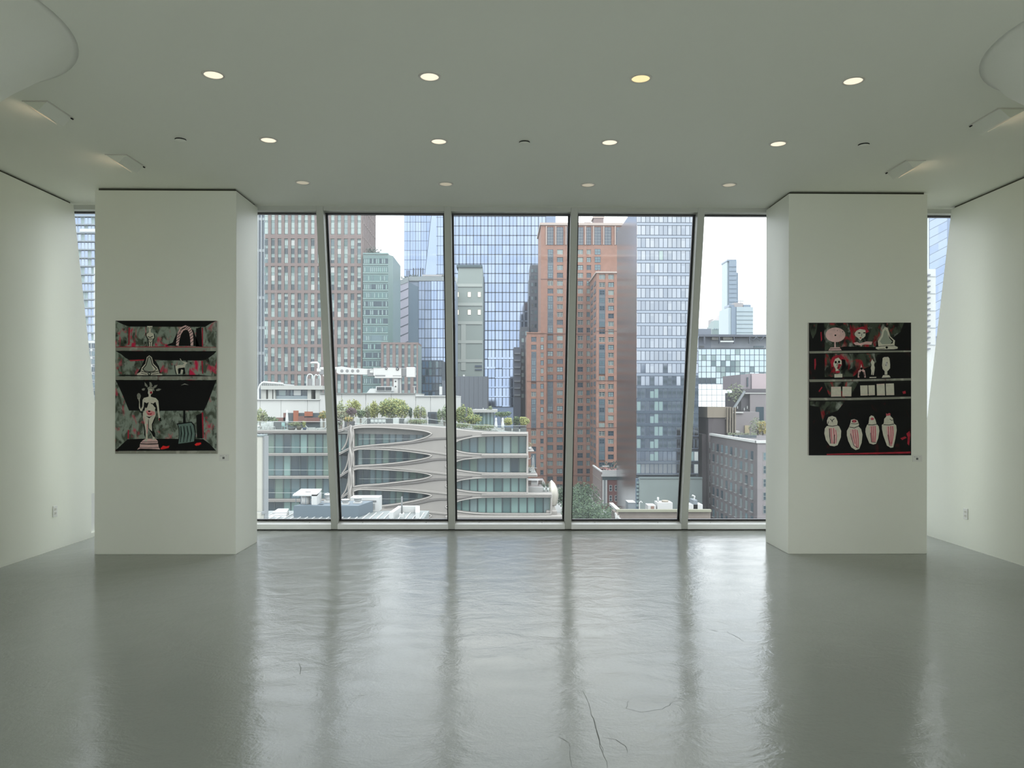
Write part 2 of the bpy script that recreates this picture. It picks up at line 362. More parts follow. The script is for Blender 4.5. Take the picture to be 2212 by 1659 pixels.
# --- wedge-shaped wall washers that throw light at the side walls
M_glow = mat('washer_lamp', (0.9, 0.85, 0.75, 1), 0.5, emit=((1.0, 0.82, 0.62, 1), 0.12))
def washer(x_in, x_out, y0, y1, lb):
    s = 1 if x_out > x_in else -1
    xr = x_in + (x_out - x_in) * 0.36
    t = thing('wall_washer_light', ((x_in + x_out) / 2, y0, CEIL), lb, 'ceiling light', 'wedge wall washers in the ceiling')
    mb = MB().hexa([(x_in, y0, CEIL), (xr, y0, CEIL - 0.068), (xr + 0.015 * s, y0, CEIL - 0.068), (x_out, y0, CEIL)],
                   [(x_in, y1, CEIL), (xr, y1, CEIL - 0.068), (xr + 0.015 * s, y1, CEIL - 0.068), (x_out, y1, CEIL)])
    h = obj('housing', mb, M_wall, t); recalc(h)
    fr = MB(); e = 0.012
    fr.box(x_in - e * s, x_in, y0 - e, y1 + e, CEIL - 0.006, CEIL); fr.box(x_in, x_out, y0 - e, y0, CEIL - 0.006, CEIL)
    obj('trim_frame', fr, M_ring, t)
    obj('hinge', MB().cyl((x_in, y1 + 0.012, CEIL - 0.008), (x_in, y1 - 0.012, CEIL - 0.008), 0.007, n=8), M_dark, t)
    xa = xr + 0.03 * s
    lm = MB().hexa([(xa, y0 + 0.04, CEIL - 0.066), (x_out - 0.01 * s, y0 + 0.04, CEIL - 0.010), (xa, y0 + 0.04, CEIL - 0.070)],
                   [(xa, y1 - 0.04, CEIL - 0.066), (x_out - 0.01 * s, y1 - 0.04, CEIL - 0.010), (xa, y1 - 0.04, CEIL - 0.070)])
    recalc(obj('lamp', lm, M_glow, t))
    ld = bpy.data.lights.new('washer_lamp', 'AREA'); ld.shape = 'RECTANGLE'; ld.size = 0.06; ld.size_y = 0.3; ld.energy = 0.15; ld.color = (1.0, 0.76, 0.52)
    lo = bpy.data.objects.new('washer_lamp', ld); COL.objects.link(lo); lo.parent = t
    lo.location = (0.05 * s, (y1 - y0) / 2, -0.085); lo.rotation_euler = (0, math.radians(62 * -s), 0)
def wash(pts, lb):
    P = [H(x, y, CEIL) for x, y in pts]; washer(P[1].x, P[0].x, (P[0].y + P[1].y) / 2, P[2].y, lb)
wash([(50, 219), (101, 218), (148, 254)], 'white wedge wall washer by the left column, nearer the viewer')
wash([(228, 334), (273, 334), (305, 359)], 'white wedge wall washer in front of the left pier')
wash([(2222, 234), (2158, 234), (2100, 270)], 'white wedge wall washer by the right column, nearer the viewer')
wash([(2000, 346), (1957, 347), (1916, 372)], 'white wedge wall washer in front of the right pier')

# --- wall outlets
def outlet(x, px, py, sgn, lb):
    d = (px - CX) / F_PX                                     # depth at which this column of pixels meets the wall plane
    y = x * (math.cos(YAW) - d * math.sin(YAW)) / (d * math.cos(YAW) + math.sin(YAW))
    z = W(px, py, y).z
    t = thing('wall_outlet', (x, y, z), lb, 'wall outlet', 'duplex outlets on the side walls')
    o = obj('cover_plate', MB().box(x, x - 0.008 * sgn, y - 0.038, y + 0.038, z - 0.06, z + 0.06), M_white, t); bevel(o, 0.003, 2)
    for k in (-1, 1):
        r = obj('receptacle', MB().box(x - 0.008 * sgn, x - 0.011 * sgn, y - 0.017, y + 0.017, z + k * 0.022 - 0.014, z + k * 0.022 + 0.014), M_ring, t)
        sl = MB()
        for q in (-1, 1): sl.box(x - 0.011 * sgn, x - 0.0115 * sgn, y + q * 0.006 - 0.001, y + q * 0.006 + 0.001, z + k * 0.022 - 0.004, z + k * 0.022 + 0.006)
        obj('slot', sl, M_dark, r)
outlet(XL, 118.5, 1104.5, -1, 'white duplex outlet on the left side wall')
outlet(XR, 2087, 1110, 1, 'white duplex outlet on the right side wall')

# --- small title cards beside the pictures
M_card = mat('white_card', (0.82, 0.82, 0.76, 1), 0.7); M_ink = mat('grey_print', (0.16, 0.16, 0.15, 1), 0.8); M_ink2 = mat('pale_print', (0.42, 0.42, 0.39, 1), 0.8)
def card(px, py, lb):
    p = W(px, py, 8.04); t = thing('title_card', p, lb, 'label')
    obj('card', MB().box(p.x - 0.05, p.x + 0.05, 8.032, 8.04, p.z - 0.035, p.z + 0.035), M_card, t)
    mb = MB(); mb.box(p.x - 0.014, p.x + 0.008, 8.0312, 8.032, p.z - 0.016, p.z + 0.006)
    obj('printed_mark', mb, M_ink, t)
    for a, b, c, d in ((-0.04, -0.018, 0.014, 0.018), (-0.014, 0.0, 0.016, 0.019), (0.024, 0.03, 0.016, 0.02)): obj('printed_line', MB().box(p.x + a, p.x + b, 8.0312, 8.032, p.z + c, p.z + d), M_ink2, t)
card(484, 988, 'small white title card on the left pier beside its painting')
card(1981, 990, 'small white title card on the right pier beside its painting')
# ================================================================== PAINTINGS
def mottled(name, base, spots, scale, thr=0.56):
    """paint with loose brushed patches: a chain of (colour, threshold, seed)."""
    m = bpy.data.materials.new(name); m.use_nodes = True; nt = m.node_tree; b = nt.nodes['Principled BSDF']; N = nt.nodes.new; L = nt.links.new
    b.inputs['Roughness'].default_value = 0.6; b.inputs['Specular IOR Level'].default_value = 0.25
    t = N('ShaderNodeTexCoord'); prev = None; m.diffuse_color = base
    for i, (col, th, sc) in enumerate(spots):
        mp = N('ShaderNodeMapping'); mp.inputs['Location'].default_value = (i * 3.7, i * 1.3, i * 5.1); mp.inputs['Scale'].default_value = (1.2, 1, 0.75); L(t.outputs['Object'], mp.inputs[0])
        n = N('ShaderNodeTexNoise'); n.inputs['Scale'].default_value = sc; n.inputs['Detail'].default_value = 3; n.inputs['Distortion'].default_value = 0.6; L(mp.outputs[0], n.inputs['Vector'])
        r = N('ShaderNodeValToRGB'); r.color_ramp.elements[0].position = th; r.color_ramp.elements[1].position = th + 0.14; L(n.outputs['Fac'], r.inputs[0])
        x = N('ShaderNodeMix'); x.data_type = 'RGBA'; L(r.outputs[0], x.inputs['Factor'])
        if prev: L(prev, x.inputs['A'])
        else: x.inputs['A'].default_value = base
        x.inputs['B'].default_value = col; prev = x.outputs['Result']
    L(prev, b.inputs['Base Color']); return m
K = 0.55
def pc(r, g, b, k=K): return rgb(r, g, b, k)
A_black = mat('black_paint', (0.004, 0.004, 0.004, 1), 0.55, spec=0.2)
A_black2 = mottled('black_paint_with_dark_red', (0.004, 0.004, 0.004, 1), [((0.05, 0.004, 0.006, 1), 0.64, 7)], 6)
A_grey = mottled('grey_green_brushed_paint', pc(112, 120, 110), [(pc(60, 66, 56), 0.47, 12), ((0.012, 0.014, 0.01, 1), 0.57, 14), (pc(165, 28, 62), 0.57, 11), (pc(135, 138, 130), 0.62, 9)], 8)
A_dgrey = mottled('dark_brushed_paint', pc(52, 58, 48), [((0.008, 0.009, 0.007, 1), 0.45, 9), (pc(120, 124, 116), 0.55, 8), (pc(140, 16, 34), 0.54, 9)], 8)
A_shelf = mottled('pale_grey_shelf_paint', pc(112, 112, 102), [(pc(140, 138, 128), 0.55, 10), (pc(90, 74, 72), 0.62, 14)], 8)
A_bone = mat('bone_white_paint', pc(166, 162, 148), 0.6, noise=(30, 0.08))
A_pink = mat('pale_pink_paint', pc(176, 146, 142), 0.6, noise=(25, 0.12))
A_rose = mat('rose_paint', pc(150, 62, 72), 0.6)
A_red = mat('bright_red_paint', pc(205, 12, 14), 0.5)
A_crim = mat('crimson_paint', pc(130, 14, 34), 0.6, noise=(20, 0.3))
A_slate = mat('slate_green_paint', pc(78, 96, 90), 0.6, noise=(25, 0.15))
A_edge = mat('raw_canvas_edge', (0.6, 0.58, 0.55, 1), 0.8)
YP = 8.003
def canvas(name, px0, px1, py0, py1, label, zx, zy, ox, oy):
    a = W(px0, py1, YP); b = W(px1, py0, YP)
    t = thing(name, ((a.x + b.x) / 2, 8.02, a.z), label, 'painting')
    def P(x, y): p = W(ox + x / zx, oy + y / zy, YP); return (p.x, p.z)
    lay = [0]
    def shape(nm, m, *polys, lift=1):
        lay[0] += 1; y = YP - 0.0004 * lay[0] * lift; o = None
        for pts in polys:
            mb = MB()
            q = [P(*c) for c in pts]
            ar = sum(q[i][0] * q[(i + 1) % len(q)][1] - q[(i + 1) % len(q)][0] * q[i][1] for i in range(len(q)))
            if ar < 0: q = q[::-1]
            mb.face([(x, y, z) for x, z in q]); o = obj(nm, mb, m, t)
        return o
    return t, a, b, shape
def ell(cx, cy, rx, ry, n=20, a0=0, a1=360, rot=0):
    c, s = math.cos(math.radians(rot)), math.sin(math.radians(rot)); r = []
    for i in range(n + (0 if a1 - a0 >= 360 else 1)):
        a = math.radians(a0 + (a1 - a0) * i / n); u, v = rx * math.cos(a), ry * math.sin(a); r.append((cx + u * c - v * s, cy + u * s + v * c))
    return r
def stroke(pts, w):
    """outline of a brushed line through pts."""
    l, r = [], []
    for i, p in enumerate(pts):
        a = pts[max(i - 1, 0)]; b = pts[min(i + 1, len(pts) - 1)]; dx, dy = b[0] - a[0], b[1] - a[1]; n = math.hypot(dx, dy) or 1
        ww = w[i] if hasattr(w, '__len__') else w
        l.append((p[0] - dy / n * ww, p[1] + dx / n * ww)); r.append((p[0] + dy / n * ww, p[1] - dx / n * ww))
    return l + r[::-1]

# ---------------- left painting: three deep shelves with a dancer statue and a shovel
t, a, b, S = canvas('painting', 249, 468.5, 693, 980, 'painting of black shelves holding a nude statue and a snow shovel, on the left pier', 5.029, 5.027, 230, 680)
obj('canvas', MB().box(a.x, b.x, YP, 8.04, a.z, b.z), A_edge, t)
S('painted_ground', A_grey, [(98, 65), (1198, 65), (1198, 1508), (95, 1508)])
S('painted_recess', A_black, [(98, 65), (1198, 65), (1130, 95), (1070, 132), (250, 128), (180, 105)],
  [(98, 392), (1195, 395), (1170, 425), (1130, 455), (1080, 488), (1035, 497), (600, 495), (560, 490), (400, 485), (250, 490), (210, 470), (160, 428)],
  [(98, 708), (1195, 710), (1160, 800), (1110, 930), (1060, 1040), (600, 1043), (245, 1040), (180, 880), (130, 770)],
  [(230, 1352), (420, 1345), (1050, 1350), (1120, 1400), (1190, 1475), (95, 1478), (170, 1405)],
  [(100, 665), (180, 650), (400, 655), (1000, 652), (1185, 668)], [(640, 335), (720, 300), (760, 210), (800, 160), (940, 160), (1010, 340)], [(975, 150), (1030, 130), (1040, 345), (970, 345)], [(975, 1090), (1035, 1070), (1045, 1345), (985, 1340)])
S('painted_shelf_edge', A_shelf, [(98, 352), (1195, 352), (1195, 390), (98, 390)], [(98, 670), (1195, 668), (1195, 706), (98, 706)], [(98, 1480), (1198, 1476), (1198, 1508), (95, 1508)])
S('painted_red_line', A_crim, [(100, 345), (700, 344), (1190, 350), (1190, 354), (100, 352)], [(240, 140), (258, 140), (250, 330), (238, 330)], [(1035, 140), (1050, 140), (1050, 340), (1038, 340)], [(1035, 1060), (1052, 1060), (1058, 1340), (1046, 1340)], [(232, 1250), (246, 1250), (244, 1345), (230, 1345)],
  [(1030, 500), (1048, 500), (1052, 640), (1040, 640)], [(250, 490), (420, 484), (420, 496), (260, 505)])
S('painted_figurine', A_bone, [(440, 122), (503, 122), (482, 160), (482, 190), (512, 205), (520, 250), (505, 262), (500, 310), (495, 345), (482, 345), (480, 320), (474, 345), (462, 345), (458, 300), (450, 258), (432, 215), (462, 190), (462, 160)])
S('painted_outline', A_black, stroke([(428, 195), (434, 235), (452, 262), (460, 340)], 5), stroke([(520, 205), (524, 250), (506, 270), (500, 340)], 4), stroke([(450, 235), (475, 248), (505, 232)], 4), stroke([(455, 262), (500, 258)], 2.5), stroke([(455, 275), (500, 272)], 2.5), stroke([(462, 290), (480, 300), (498, 288)], 3), stroke([(480, 300), (480, 345)], 3), stroke([(456, 138), (466, 150)], 3), stroke([(488, 135), (476, 150)], 3))
arch = [(770, 335), (778, 270), (792, 205), (820, 155), (860, 138), (898, 150), (920, 195), (928, 260), (930, 335)]
S('painted_rope_arch', A_pink, stroke(arch, [14, 16, 20, 24, 24, 22, 20, 17, 14]))
S('painted_rope_turn', A_black, *[stroke([(x - 20, y + 14), (x, y), (x + 18, y - 14)], 3.2) for x, y in arch[1:-1]], *[stroke([(x - 18, y + 16), (x + 16, y - 14)], 3) for x, y in ((774, 300), (785, 238), (805, 180), (840, 146), (880, 142), (911, 172), (925, 228), (929, 298))])
S('painted_vessel_shadow', A_black, [(330, 640), (380, 560), (420, 470), (470, 425), (520, 480), (570, 560), (590, 640)])
S('painted_vessel', A_bone, [(335, 640), (372, 620), (385, 575), (425, 530), (440, 460), (468, 440), (495, 462), (512, 530), (552, 570), (572, 612), (578, 638), (608, 642), (608, 655), (335, 655)])
S('painted_outline', A_black, stroke([(395, 590), (432, 545), (452, 470), (468, 455), (482, 470), (500, 540), (545, 590), (520, 612), (468, 620), (420, 612), (395, 590)], 5), stroke([(378, 612), (468, 634), (572, 612)], 4), stroke([(376, 632), (440, 648)], 3), stroke([(498, 648), (576, 632)], 3), ell(468, 640, 19, 19))
S('painted_vessel_bowl', mat('mid_grey_paint', pc(120, 124, 112), 0.6), [(402, 590), (436, 548), (456, 478), (468, 464), (478, 475), (490, 540), (515, 600), (468, 612), (420, 606)], ell(468, 640, 11, 11))
S('painted_deer', A_bone, [(752, 560), (780, 545), (830, 545), (850, 525), (830, 515), (812, 500), (798, 475), (808, 478), (822, 505), (850, 512), (885, 522), (870, 532), (860, 545), (855, 575), (840, 580), (825, 640), (808, 645), (815, 590), (775, 585), (780, 645), (768, 645), (757, 600)])
S('painted_outline', A_black, [(785, 580), (850, 572), (860, 640), (832, 648), (838, 600), (812, 592), (800, 640), (785, 640)], stroke([(742, 545), (748, 600), (762, 648)], 4))
# statue
S('painted_statue', A_bone, [(458, 815), (480, 806), (508, 815), (505, 850), (485, 868), (484, 890), (540, 905), (566, 935), (572, 1000), (578, 1060), (586, 1115), (590, 1150), (570, 1150), (566, 1110), (556, 1040), (540, 1000), (530, 1030), (538, 1085), (525, 1130), (500, 1190), (505, 1250), (522, 1290), (530, 1350), (505, 1362), (503, 1320), (480, 1270), (458, 1220), (448, 1290), (452, 1350), (430, 1375), (412, 1368), (430, 1345), (428, 1260), (415, 1180), (398, 1110), (398, 1070), (418, 1035), (425, 995), (412, 940), (408, 1000), (390, 1040), (368, 1048), (356, 1010), (358, 940), (340, 905), (336, 870), (350, 850), (368, 856), (376, 880), (365, 920), (366, 990), (375, 1025), (392, 995), (395, 925), (410, 902), (460, 890), (462, 870), (452, 850)])
S('painted_statue_shade', A_black, [(414, 948), (440, 960), (462, 948), (455, 975), (445, 1005), (432, 1015), (420, 1000)], [(482, 955), (510, 965), (535, 945), (552, 1000), (556, 1040), (540, 1015), (525, 1000), (512, 985), (505, 972), (490, 970)], [(432, 1100), (470, 1108), (505, 1096), (480, 1112), (468, 1125), (462, 1120)], [(538, 1090), (528, 1140), (505, 1195), (512, 1250), (530, 1285), (532, 1330), (510, 1322), (494, 1290), (470, 1250), (462, 1225), (480, 1250), (500, 1265), (495, 1190), (520, 1130)], [(395, 1120), (412, 1190), (426, 1262), (428, 1340), (412, 1300), (415, 1250)], [(572, 1120), (594, 1120), (592, 1155), (575, 1155)], ell(458, 1190, 4, 60), [(360, 1015), (375, 1050), (400, 1045), (395, 1068), (365, 1058)])
S('painted_blush', mat('blush_paint', pc(178, 112, 112), 0.6), [(430, 1050), (455, 1035), (500, 1045), (530, 1055), (528, 1085), (490, 1098), (450, 1090)], [(442, 1180), (452, 1190), (448, 1290), (440, 1290)], [(408, 1110), (416, 1180), (424, 1180), (414, 1110)])
S('painted_navel', A_crim, [(440, 1064), (470, 1075), (500, 1066), (490, 1084), (460, 1084)], [(568, 1130), (580, 1125), (578, 1155)], ell(488, 845, 14, 14))
S('painted_outline', A_black, ell(468, 1048, 14, 8), stroke([(470, 826), (482, 822)], 3), stroke([(494, 828), (505, 825)], 3), stroke([(480, 850), (494, 852)], 3))
S('painted_leaf_crown', A_shelf, [(450, 790), (420, 770), (418, 730), (440, 755), (452, 775)], [(472, 770), (470, 730), (490, 735), (505, 770), (490, 780)], [(505, 790), (530, 765), (560, 760), (545, 785), (520, 800)], [(385, 808), (405, 798), (425, 800), (415, 822), (395, 822)], [(540, 815), (570, 800), (600, 808), (575, 825), (548, 828)], [(448, 795), (480, 772), (520, 795), (525, 830), (505, 815), (480, 805), (455, 818)])
S('painted_mirror', A_shelf, ell(355, 878, 20, 27), [(350, 900), (362, 900), (360, 935), (352, 935)])
S('painted_plinth', A_pink, [(400, 1362), (430, 1345), (540, 1345), (562, 1372), (562, 1395), (375, 1400), (372, 1390)], [(368, 1402), (566, 1398), (572, 1440), (588, 1462), (540, 1458), (372, 1452), (338, 1464), (352, 1446), (364, 1438)])
S('painted_outline', A_black, stroke([(375, 1400), (470, 1404), (566, 1400)], 5), stroke([(385, 1382), (560, 1380)], 2.5), stroke([(362, 1440), (470, 1444), (570, 1440)], 2.5))
S('painted_statue_foot', A_bone, [(412, 1368), (440, 1340), (455, 1350), (440, 1376)], [(503, 1350), (520, 1328), (532, 1352), (512, 1364)])
S('painted_shovel_handle', A_black, [(838, 1040), (860, 1040), (866, 1170), (836, 1170)], [(765, 1180), (830, 1172), (930, 1160), (960, 1195), (975, 1300), (962, 1385), (850, 1400), (780, 1405), (790, 1320), (790, 1230)])
S('painted_shovel_blade', A_slate, [(780, 1190), (925, 1172), (948, 1200), (966, 1290), (955, 1375), (880, 1388), (785, 1400), (798, 1320), (798, 1230)])
S('painted_shovel_rib', A_black, *[stroke([(x, 1210 - i * 2), (x + 6 + i * 3, 1290), (x - 6 + i * 2, 1385 - i * 2)], [4, 6, 3]) for i, x in enumerate((812, 845, 880, 915))])
S('painted_red_petal', A_red, [(592, 1450), (620, 1420), (655, 1428), (690, 1420), (680, 1445), (640, 1455), (600, 1462)], [(962, 1408), (985, 1390), (1030, 1386), (1034, 1402), (1010, 1416), (975, 1422)])
S('painted_smile', A_shelf, stroke([(815, 765), (855, 752), (895, 762)], [1, 6, 1]))

# ---------------- right painting: four shelves of small objects and jars
t, a, b, S = canvas('painting', 1747, 1968.5, 697, 983.5, 'painting of dark shelves with masks, small idols and four lidded jars, on the right pier', 5.028, 5.027, 1720, 680)
obj('canvas', MB().box(a.x, b.x, YP, 8.04, a.z, b.z), A_edge, t)
S('painted_ground', A_black2, [(138, 88), (1246, 85), (1248, 1525), (136, 1527)])
S('painted_mottle', A_dgrey, [(300, 92), (1170, 88), (1130, 190), (1060, 240), (880, 300), (860, 350), (520, 345), (310, 390)], [(310, 425), (930, 418), (850, 540), (700, 600), (620, 672), (310, 675)], [(300, 735), (680, 725), (620, 830), (560, 900), (360, 885)], [(150, 940), (530, 940), (450, 1040), (310, 1090), (285, 1160), (255, 1000), (150, 985)], [(148, 100), (230, 95), (215, 200), (180, 260), (150, 180)])
S('painted_shelf_edge', A_shelf, [(140, 396), (700, 388), (1246, 388), (1246, 404), (800, 410), (145, 420)], [(140, 702), (700, 700), (1246, 688), (1246, 712), (700, 722), (145, 730)], [(140, 902), (600, 902), (1246, 888), (1246, 910), (700, 925), (145, 930)])
S('painted_red_line', A_crim, [(262, 190), (275, 185), (280, 270), (268, 290)], [(195, 480), (212, 475), (216, 540), (205, 600), (196, 590)], [(240, 830), (275, 782), (284, 790), (250, 840)], [(1150, 835), (1185, 825), (1190, 855), (1160, 860)], [(1195, 1290), (1230, 1260), (1240, 1300), (1225, 1420), (1205, 1400), (1210, 1330)], [(1130, 1340), (1180, 1320), (1200, 1335), (1150, 1360)], [(330, 1510), (700, 1500), (1240, 1485), (1240, 1505), (330, 1522)])
S('painted_disc', A_pink, ell(425, 218, 108, 80), [(412, 290), (428, 290), (430, 352), (412, 352)], [(370, 355), (470, 352), (492, 385), (348, 388)])
S('painted_outline', A_black, ell(424, 223, 10, 9), ell(446, 172, 4, 4), ell(504, 184, 5, 5), stroke([(365, 370), (480, 368)], 3))
S('painted_face', A_bone, [(640, 190), (670, 155), (720, 140), (752, 165), (750, 230), (700, 282), (660, 245), (640, 230), (632, 208)])
S('painted_hair', A_crim, [(640, 180), (660, 145), (720, 128), (765, 150), (790, 180), (760, 200), (748, 165), (690, 155)], ell(697, 250, 10, 6))
S('painted_outline', A_black, ell(682, 198, 16, 6), ell(738, 196, 14, 6), stroke([(712, 205), (706, 232), (716, 234)], 2.5), stroke([(720, 255), (700, 285)], 4))
S('painted_ruff', A_pink, [(620, 305), (660, 295), (690, 312), (760, 290), (825, 292), (815, 325), (740, 322), (708, 332), (706, 350), (698, 332), (640, 328)])
S('painted_vessel', A_bone, [(862, 368), (862, 352), (890, 348), (884, 285), (920, 230), (935, 165), (962, 132), (990, 142), (1008, 195), (1020, 235), (1070, 280), (1064, 335), (1100, 350), (1098, 368), (1060, 374), (890, 378)])
S('painted_vessel_bowl', mat('mid_grey_paint', pc(120, 124, 112), 0.6), [(905, 290), (938, 238), (950, 180), (966, 160), (985, 185), (1000, 250), (1040, 290), (1020, 318), (930, 320)])
S('painted_outline', A_black, [(1000, 215), (1012, 245), (1050, 280), (1045, 310), (1020, 318), (1040, 290), (1004, 250)], ell(980, 356, 13, 13), stroke([(888, 345), (975, 338), (1060, 335)], 2.5), stroke([(890, 372), (960, 366)], 2.5))
S('painted_bust', A_bone, [(398, 520), (410, 475), (445, 460), (490, 480), (492, 540), (470, 585), (445, 600), (465, 605), (470, 630), (425, 632), (425, 590), (405, 555)], [(412, 645), (498, 642), (498, 680), (412, 682)])
S('painted_hair', A_crim, [(370, 520), (385, 465), (430, 438), (490, 440), (525, 475), (530, 540), (512, 580), (490, 545), (490, 500), (455, 465), (420, 480), (400, 530), (405, 570), (382, 565)], [(455, 530), (490, 540), (465, 590), (442, 590)], [(425, 612), (470, 606), (470, 632), (425, 634)])
S('painted_outline', A_black, [(490, 480), (530, 490), (535, 560), (500, 600), (480, 605), (496, 560)], ell(426, 515, 12, 14), ell(462, 512, 12, 14), stroke([(446, 520), (438, 555), (450, 558)], 3), ell(448, 575, 10, 5))
S('painted_idol', A_pink, [(704, 535), (712, 570), (722, 590), (742, 605), (752, 680), (738, 682), (725, 625), (706, 605), (690, 625), (682, 682), (664, 682), (672, 610), (690, 595), (696, 565)])
S('painted_idol', A_bone, [(822, 480), (832, 500), (848, 515), (842, 545), (850, 575), (846, 605), (838, 655), (826, 655), (828, 615), (818, 655), (810, 650), (812, 605), (806, 580), (814, 545), (806, 515)], [(792, 676), (866, 674), (866, 684), (792, 686)])
S('painted_outline', A_black, ell(706, 585, 14, 14), stroke([(684, 620), (680, 670)], 4), stroke([(730, 620), (740, 670)], 4))
S('painted_goblet', A_bone, [(935, 470), (950, 460), (995, 458), (1008, 475), (1016, 540), (1015, 580), (995, 605), (985, 612), (985, 650), (956, 650), (956, 612), (935, 590), (928, 550)], [(940, 655), (1005, 655), (1020, 680), (925, 684)])
S('painted_goblet_hollow', A_edge, ell(975, 535, 12, 26)); S('painted_outline', A_black, ell(982, 520, 3, 9), ell(968, 548, 3, 7))
S('painted_tablet', A_bone, [(375, 782), (480, 780), (482, 888), (374, 890)], [(498, 780), (596, 782), (594, 886), (496, 886)], [(690, 768), (770, 766), (772, 876), (694, 878)], [(778, 766), (848, 764), (850, 872), (782, 876)], [(868, 752), (955, 748), (960, 875), (872, 876)], [(968, 748), (1055, 745), (1060, 872), (972, 874)])
S('painted_tablet_mark', A_pink, stroke([(376, 794), (480, 792)], 2.5), stroke([(498, 792), (594, 794)], 2.5), stroke([(374, 880), (480, 878)], 2.5), stroke([(496, 876), (594, 876)], 2.5), stroke([(694, 868), (850, 864)], 2), stroke([(872, 866), (958, 866)], 2), stroke([(972, 864), (1060, 862)], 2), stroke([(870, 758), (952, 754)], 3))
S('painted_jar', A_bone, [(325, 1210), (345, 1200), (330, 1180), (328, 1150), (345, 1110), (385, 1098), (425, 1112), (445, 1160), (440, 1198), (462, 1212), (484, 1260), (480, 1330), (445, 1415), (410, 1428), (360, 1420), (318, 1360), (300, 1290), (306, 1235)],
  [(545, 1260), (570, 1215), (585, 1170), (590, 1140), (625, 1132), (660, 1145), (678, 1190), (670, 1210), (700, 1240), (715, 1300), (705, 1390), (680, 1455), (640, 1468), (595, 1440), (560, 1370), (545, 1310)],
  [(748, 1235), (765, 1195), (780, 1180), (790, 1110), (810, 1092), (835, 1100), (855, 1140), (868, 1185), (890, 1210), (898, 1260), (885, 1340), (862, 1400), (832, 1408), (790, 1395), (758, 1320), (746, 1270)],
  [(925, 1195), (945, 1180), (950, 1130), (972, 1105), (970, 1068), (985, 1078), (1002, 1066), (1016, 1070), (1018, 1100), (1045, 1125), (1055, 1180), (1080, 1200), (1086, 1250), (1070, 1350), (1048, 1440), (1020, 1444), (980, 1420), (940, 1310), (926, 1240)])
S('painted_jar_panel', A_pink, [(345, 1230), (410, 1228), (432, 1265), (438, 1330), (425, 1400), (370, 1400), (352, 1320)], [(582, 1245), (650, 1240), (675, 1300), (672, 1440), (640, 1450), (600, 1380), (575, 1310)], [(790, 1208), (860, 1206), (868, 1260), (862, 1380), (820, 1388), (800, 1330)], [(972, 1212), (1050, 1205), (1058, 1280), (1040, 1420), (1010, 1428), (982, 1330)])
S('painted_jar_stripe', A_rose, *[stroke([(x, y0), (x + d, (y0 + y1) / 2), (x + e, y1)], w) for x, y0, y1, d, e, w in ((372, 1232, 1398, 4, 14, 4), (400, 1230, 1400, 8, 10, 4), (425, 1250, 1390, 8, 2, 3), (610, 1246, 1400, 6, 24, 4), (632, 1244, 1446, 12, 22, 4), (655, 1250, 1440, 14, 14, 4), (810, 1210, 1380, 4, 12, 4), (830, 1208, 1386, 2, 4, 4), (850, 1208, 1380, 4, -2, 4), (995, 1212, 1400, 4, 20, 4), (1020, 1208, 1424, 4, 4, 4), (1042, 1210, 1400, 4, -10, 4))], ell(625, 1155, 26, 16), [(970, 1068), (985, 1078), (1002, 1066), (1016, 1070), (1018, 1092), (972, 1098)], ell(820, 1130, 18, 14))
S('painted_outline', A_black, stroke([(330, 1202), (385, 1210), (442, 1200)], 3.5), stroke([(572, 1218), (625, 1228), (672, 1208)], 3.5), stroke([(770, 1192), (820, 1196), (872, 1188)], 3.5), stroke([(940, 1192), (1000, 1196), (1056, 1186)], 3.5), stroke([(364, 1132), (382, 1150), (408, 1128)], 4), stroke([(384, 1145), (386, 1165)], 4), stroke([(356, 1235), (360, 1320), (368, 1396)], 4), stroke([(412, 1300), (405, 1400)], 4), stroke([(345, 1160), (335, 1190)], 3), stroke([(590, 1180), (640, 1186), (670, 1176)], 3), stroke([(585, 1290), (620, 1420), (668, 1448)], 3), stroke([(800, 1280), (812, 1382), (860, 1384)], 3), stroke([(990, 1300), (1008, 1420)], 3), ell(606, 1160, 4, 8), ell(640, 1158, 4, 8), stroke([(1010, 1130), (1030, 1146), (1045, 1140)], 3))
# ================================================================== CITY BEYOND THE WINDOW
KE = 2.5
def ex(r, g, b, k=None): return rgb(r, g, b, k or KE)
GZ = -30.0
tag(obj('ground', MB().box(-1500, 1500, -400, 3000, GZ - 2, GZ), mat('pale_paving', (0.24, 0.245, 0.235, 1), 0.9, noise=(0.05, 0.25))), kind='structure')

def R(px0, px1, py0, py1, Y):
    """x0, x1, z_bottom, z_top of the rectangle seen between these pixels on the plane y = Y."""
    pm = (py0 + py1) / 2; return W(px0, pm, Y).x, W(px1, pm, Y).x, W((px0 + px1) / 2, py1, Y).z, W((px0 + px1) / 2, py0, Y).z
def block(name, px0, px1, py0, py1, Y, depth, m, parent, base=None):
    x0, x1, z0, z1 = R(px0, px1, py0, py1, Y)
    return obj(name, MB().box(x0, x1, Y, Y + depth, z0 if base is None else base, z1), m, parent)
def building(name, px, Y, label, cat='building', group=None):
    p = W(px, 866, Y); return thing(name, (p.x, Y, GZ), label, cat, group)

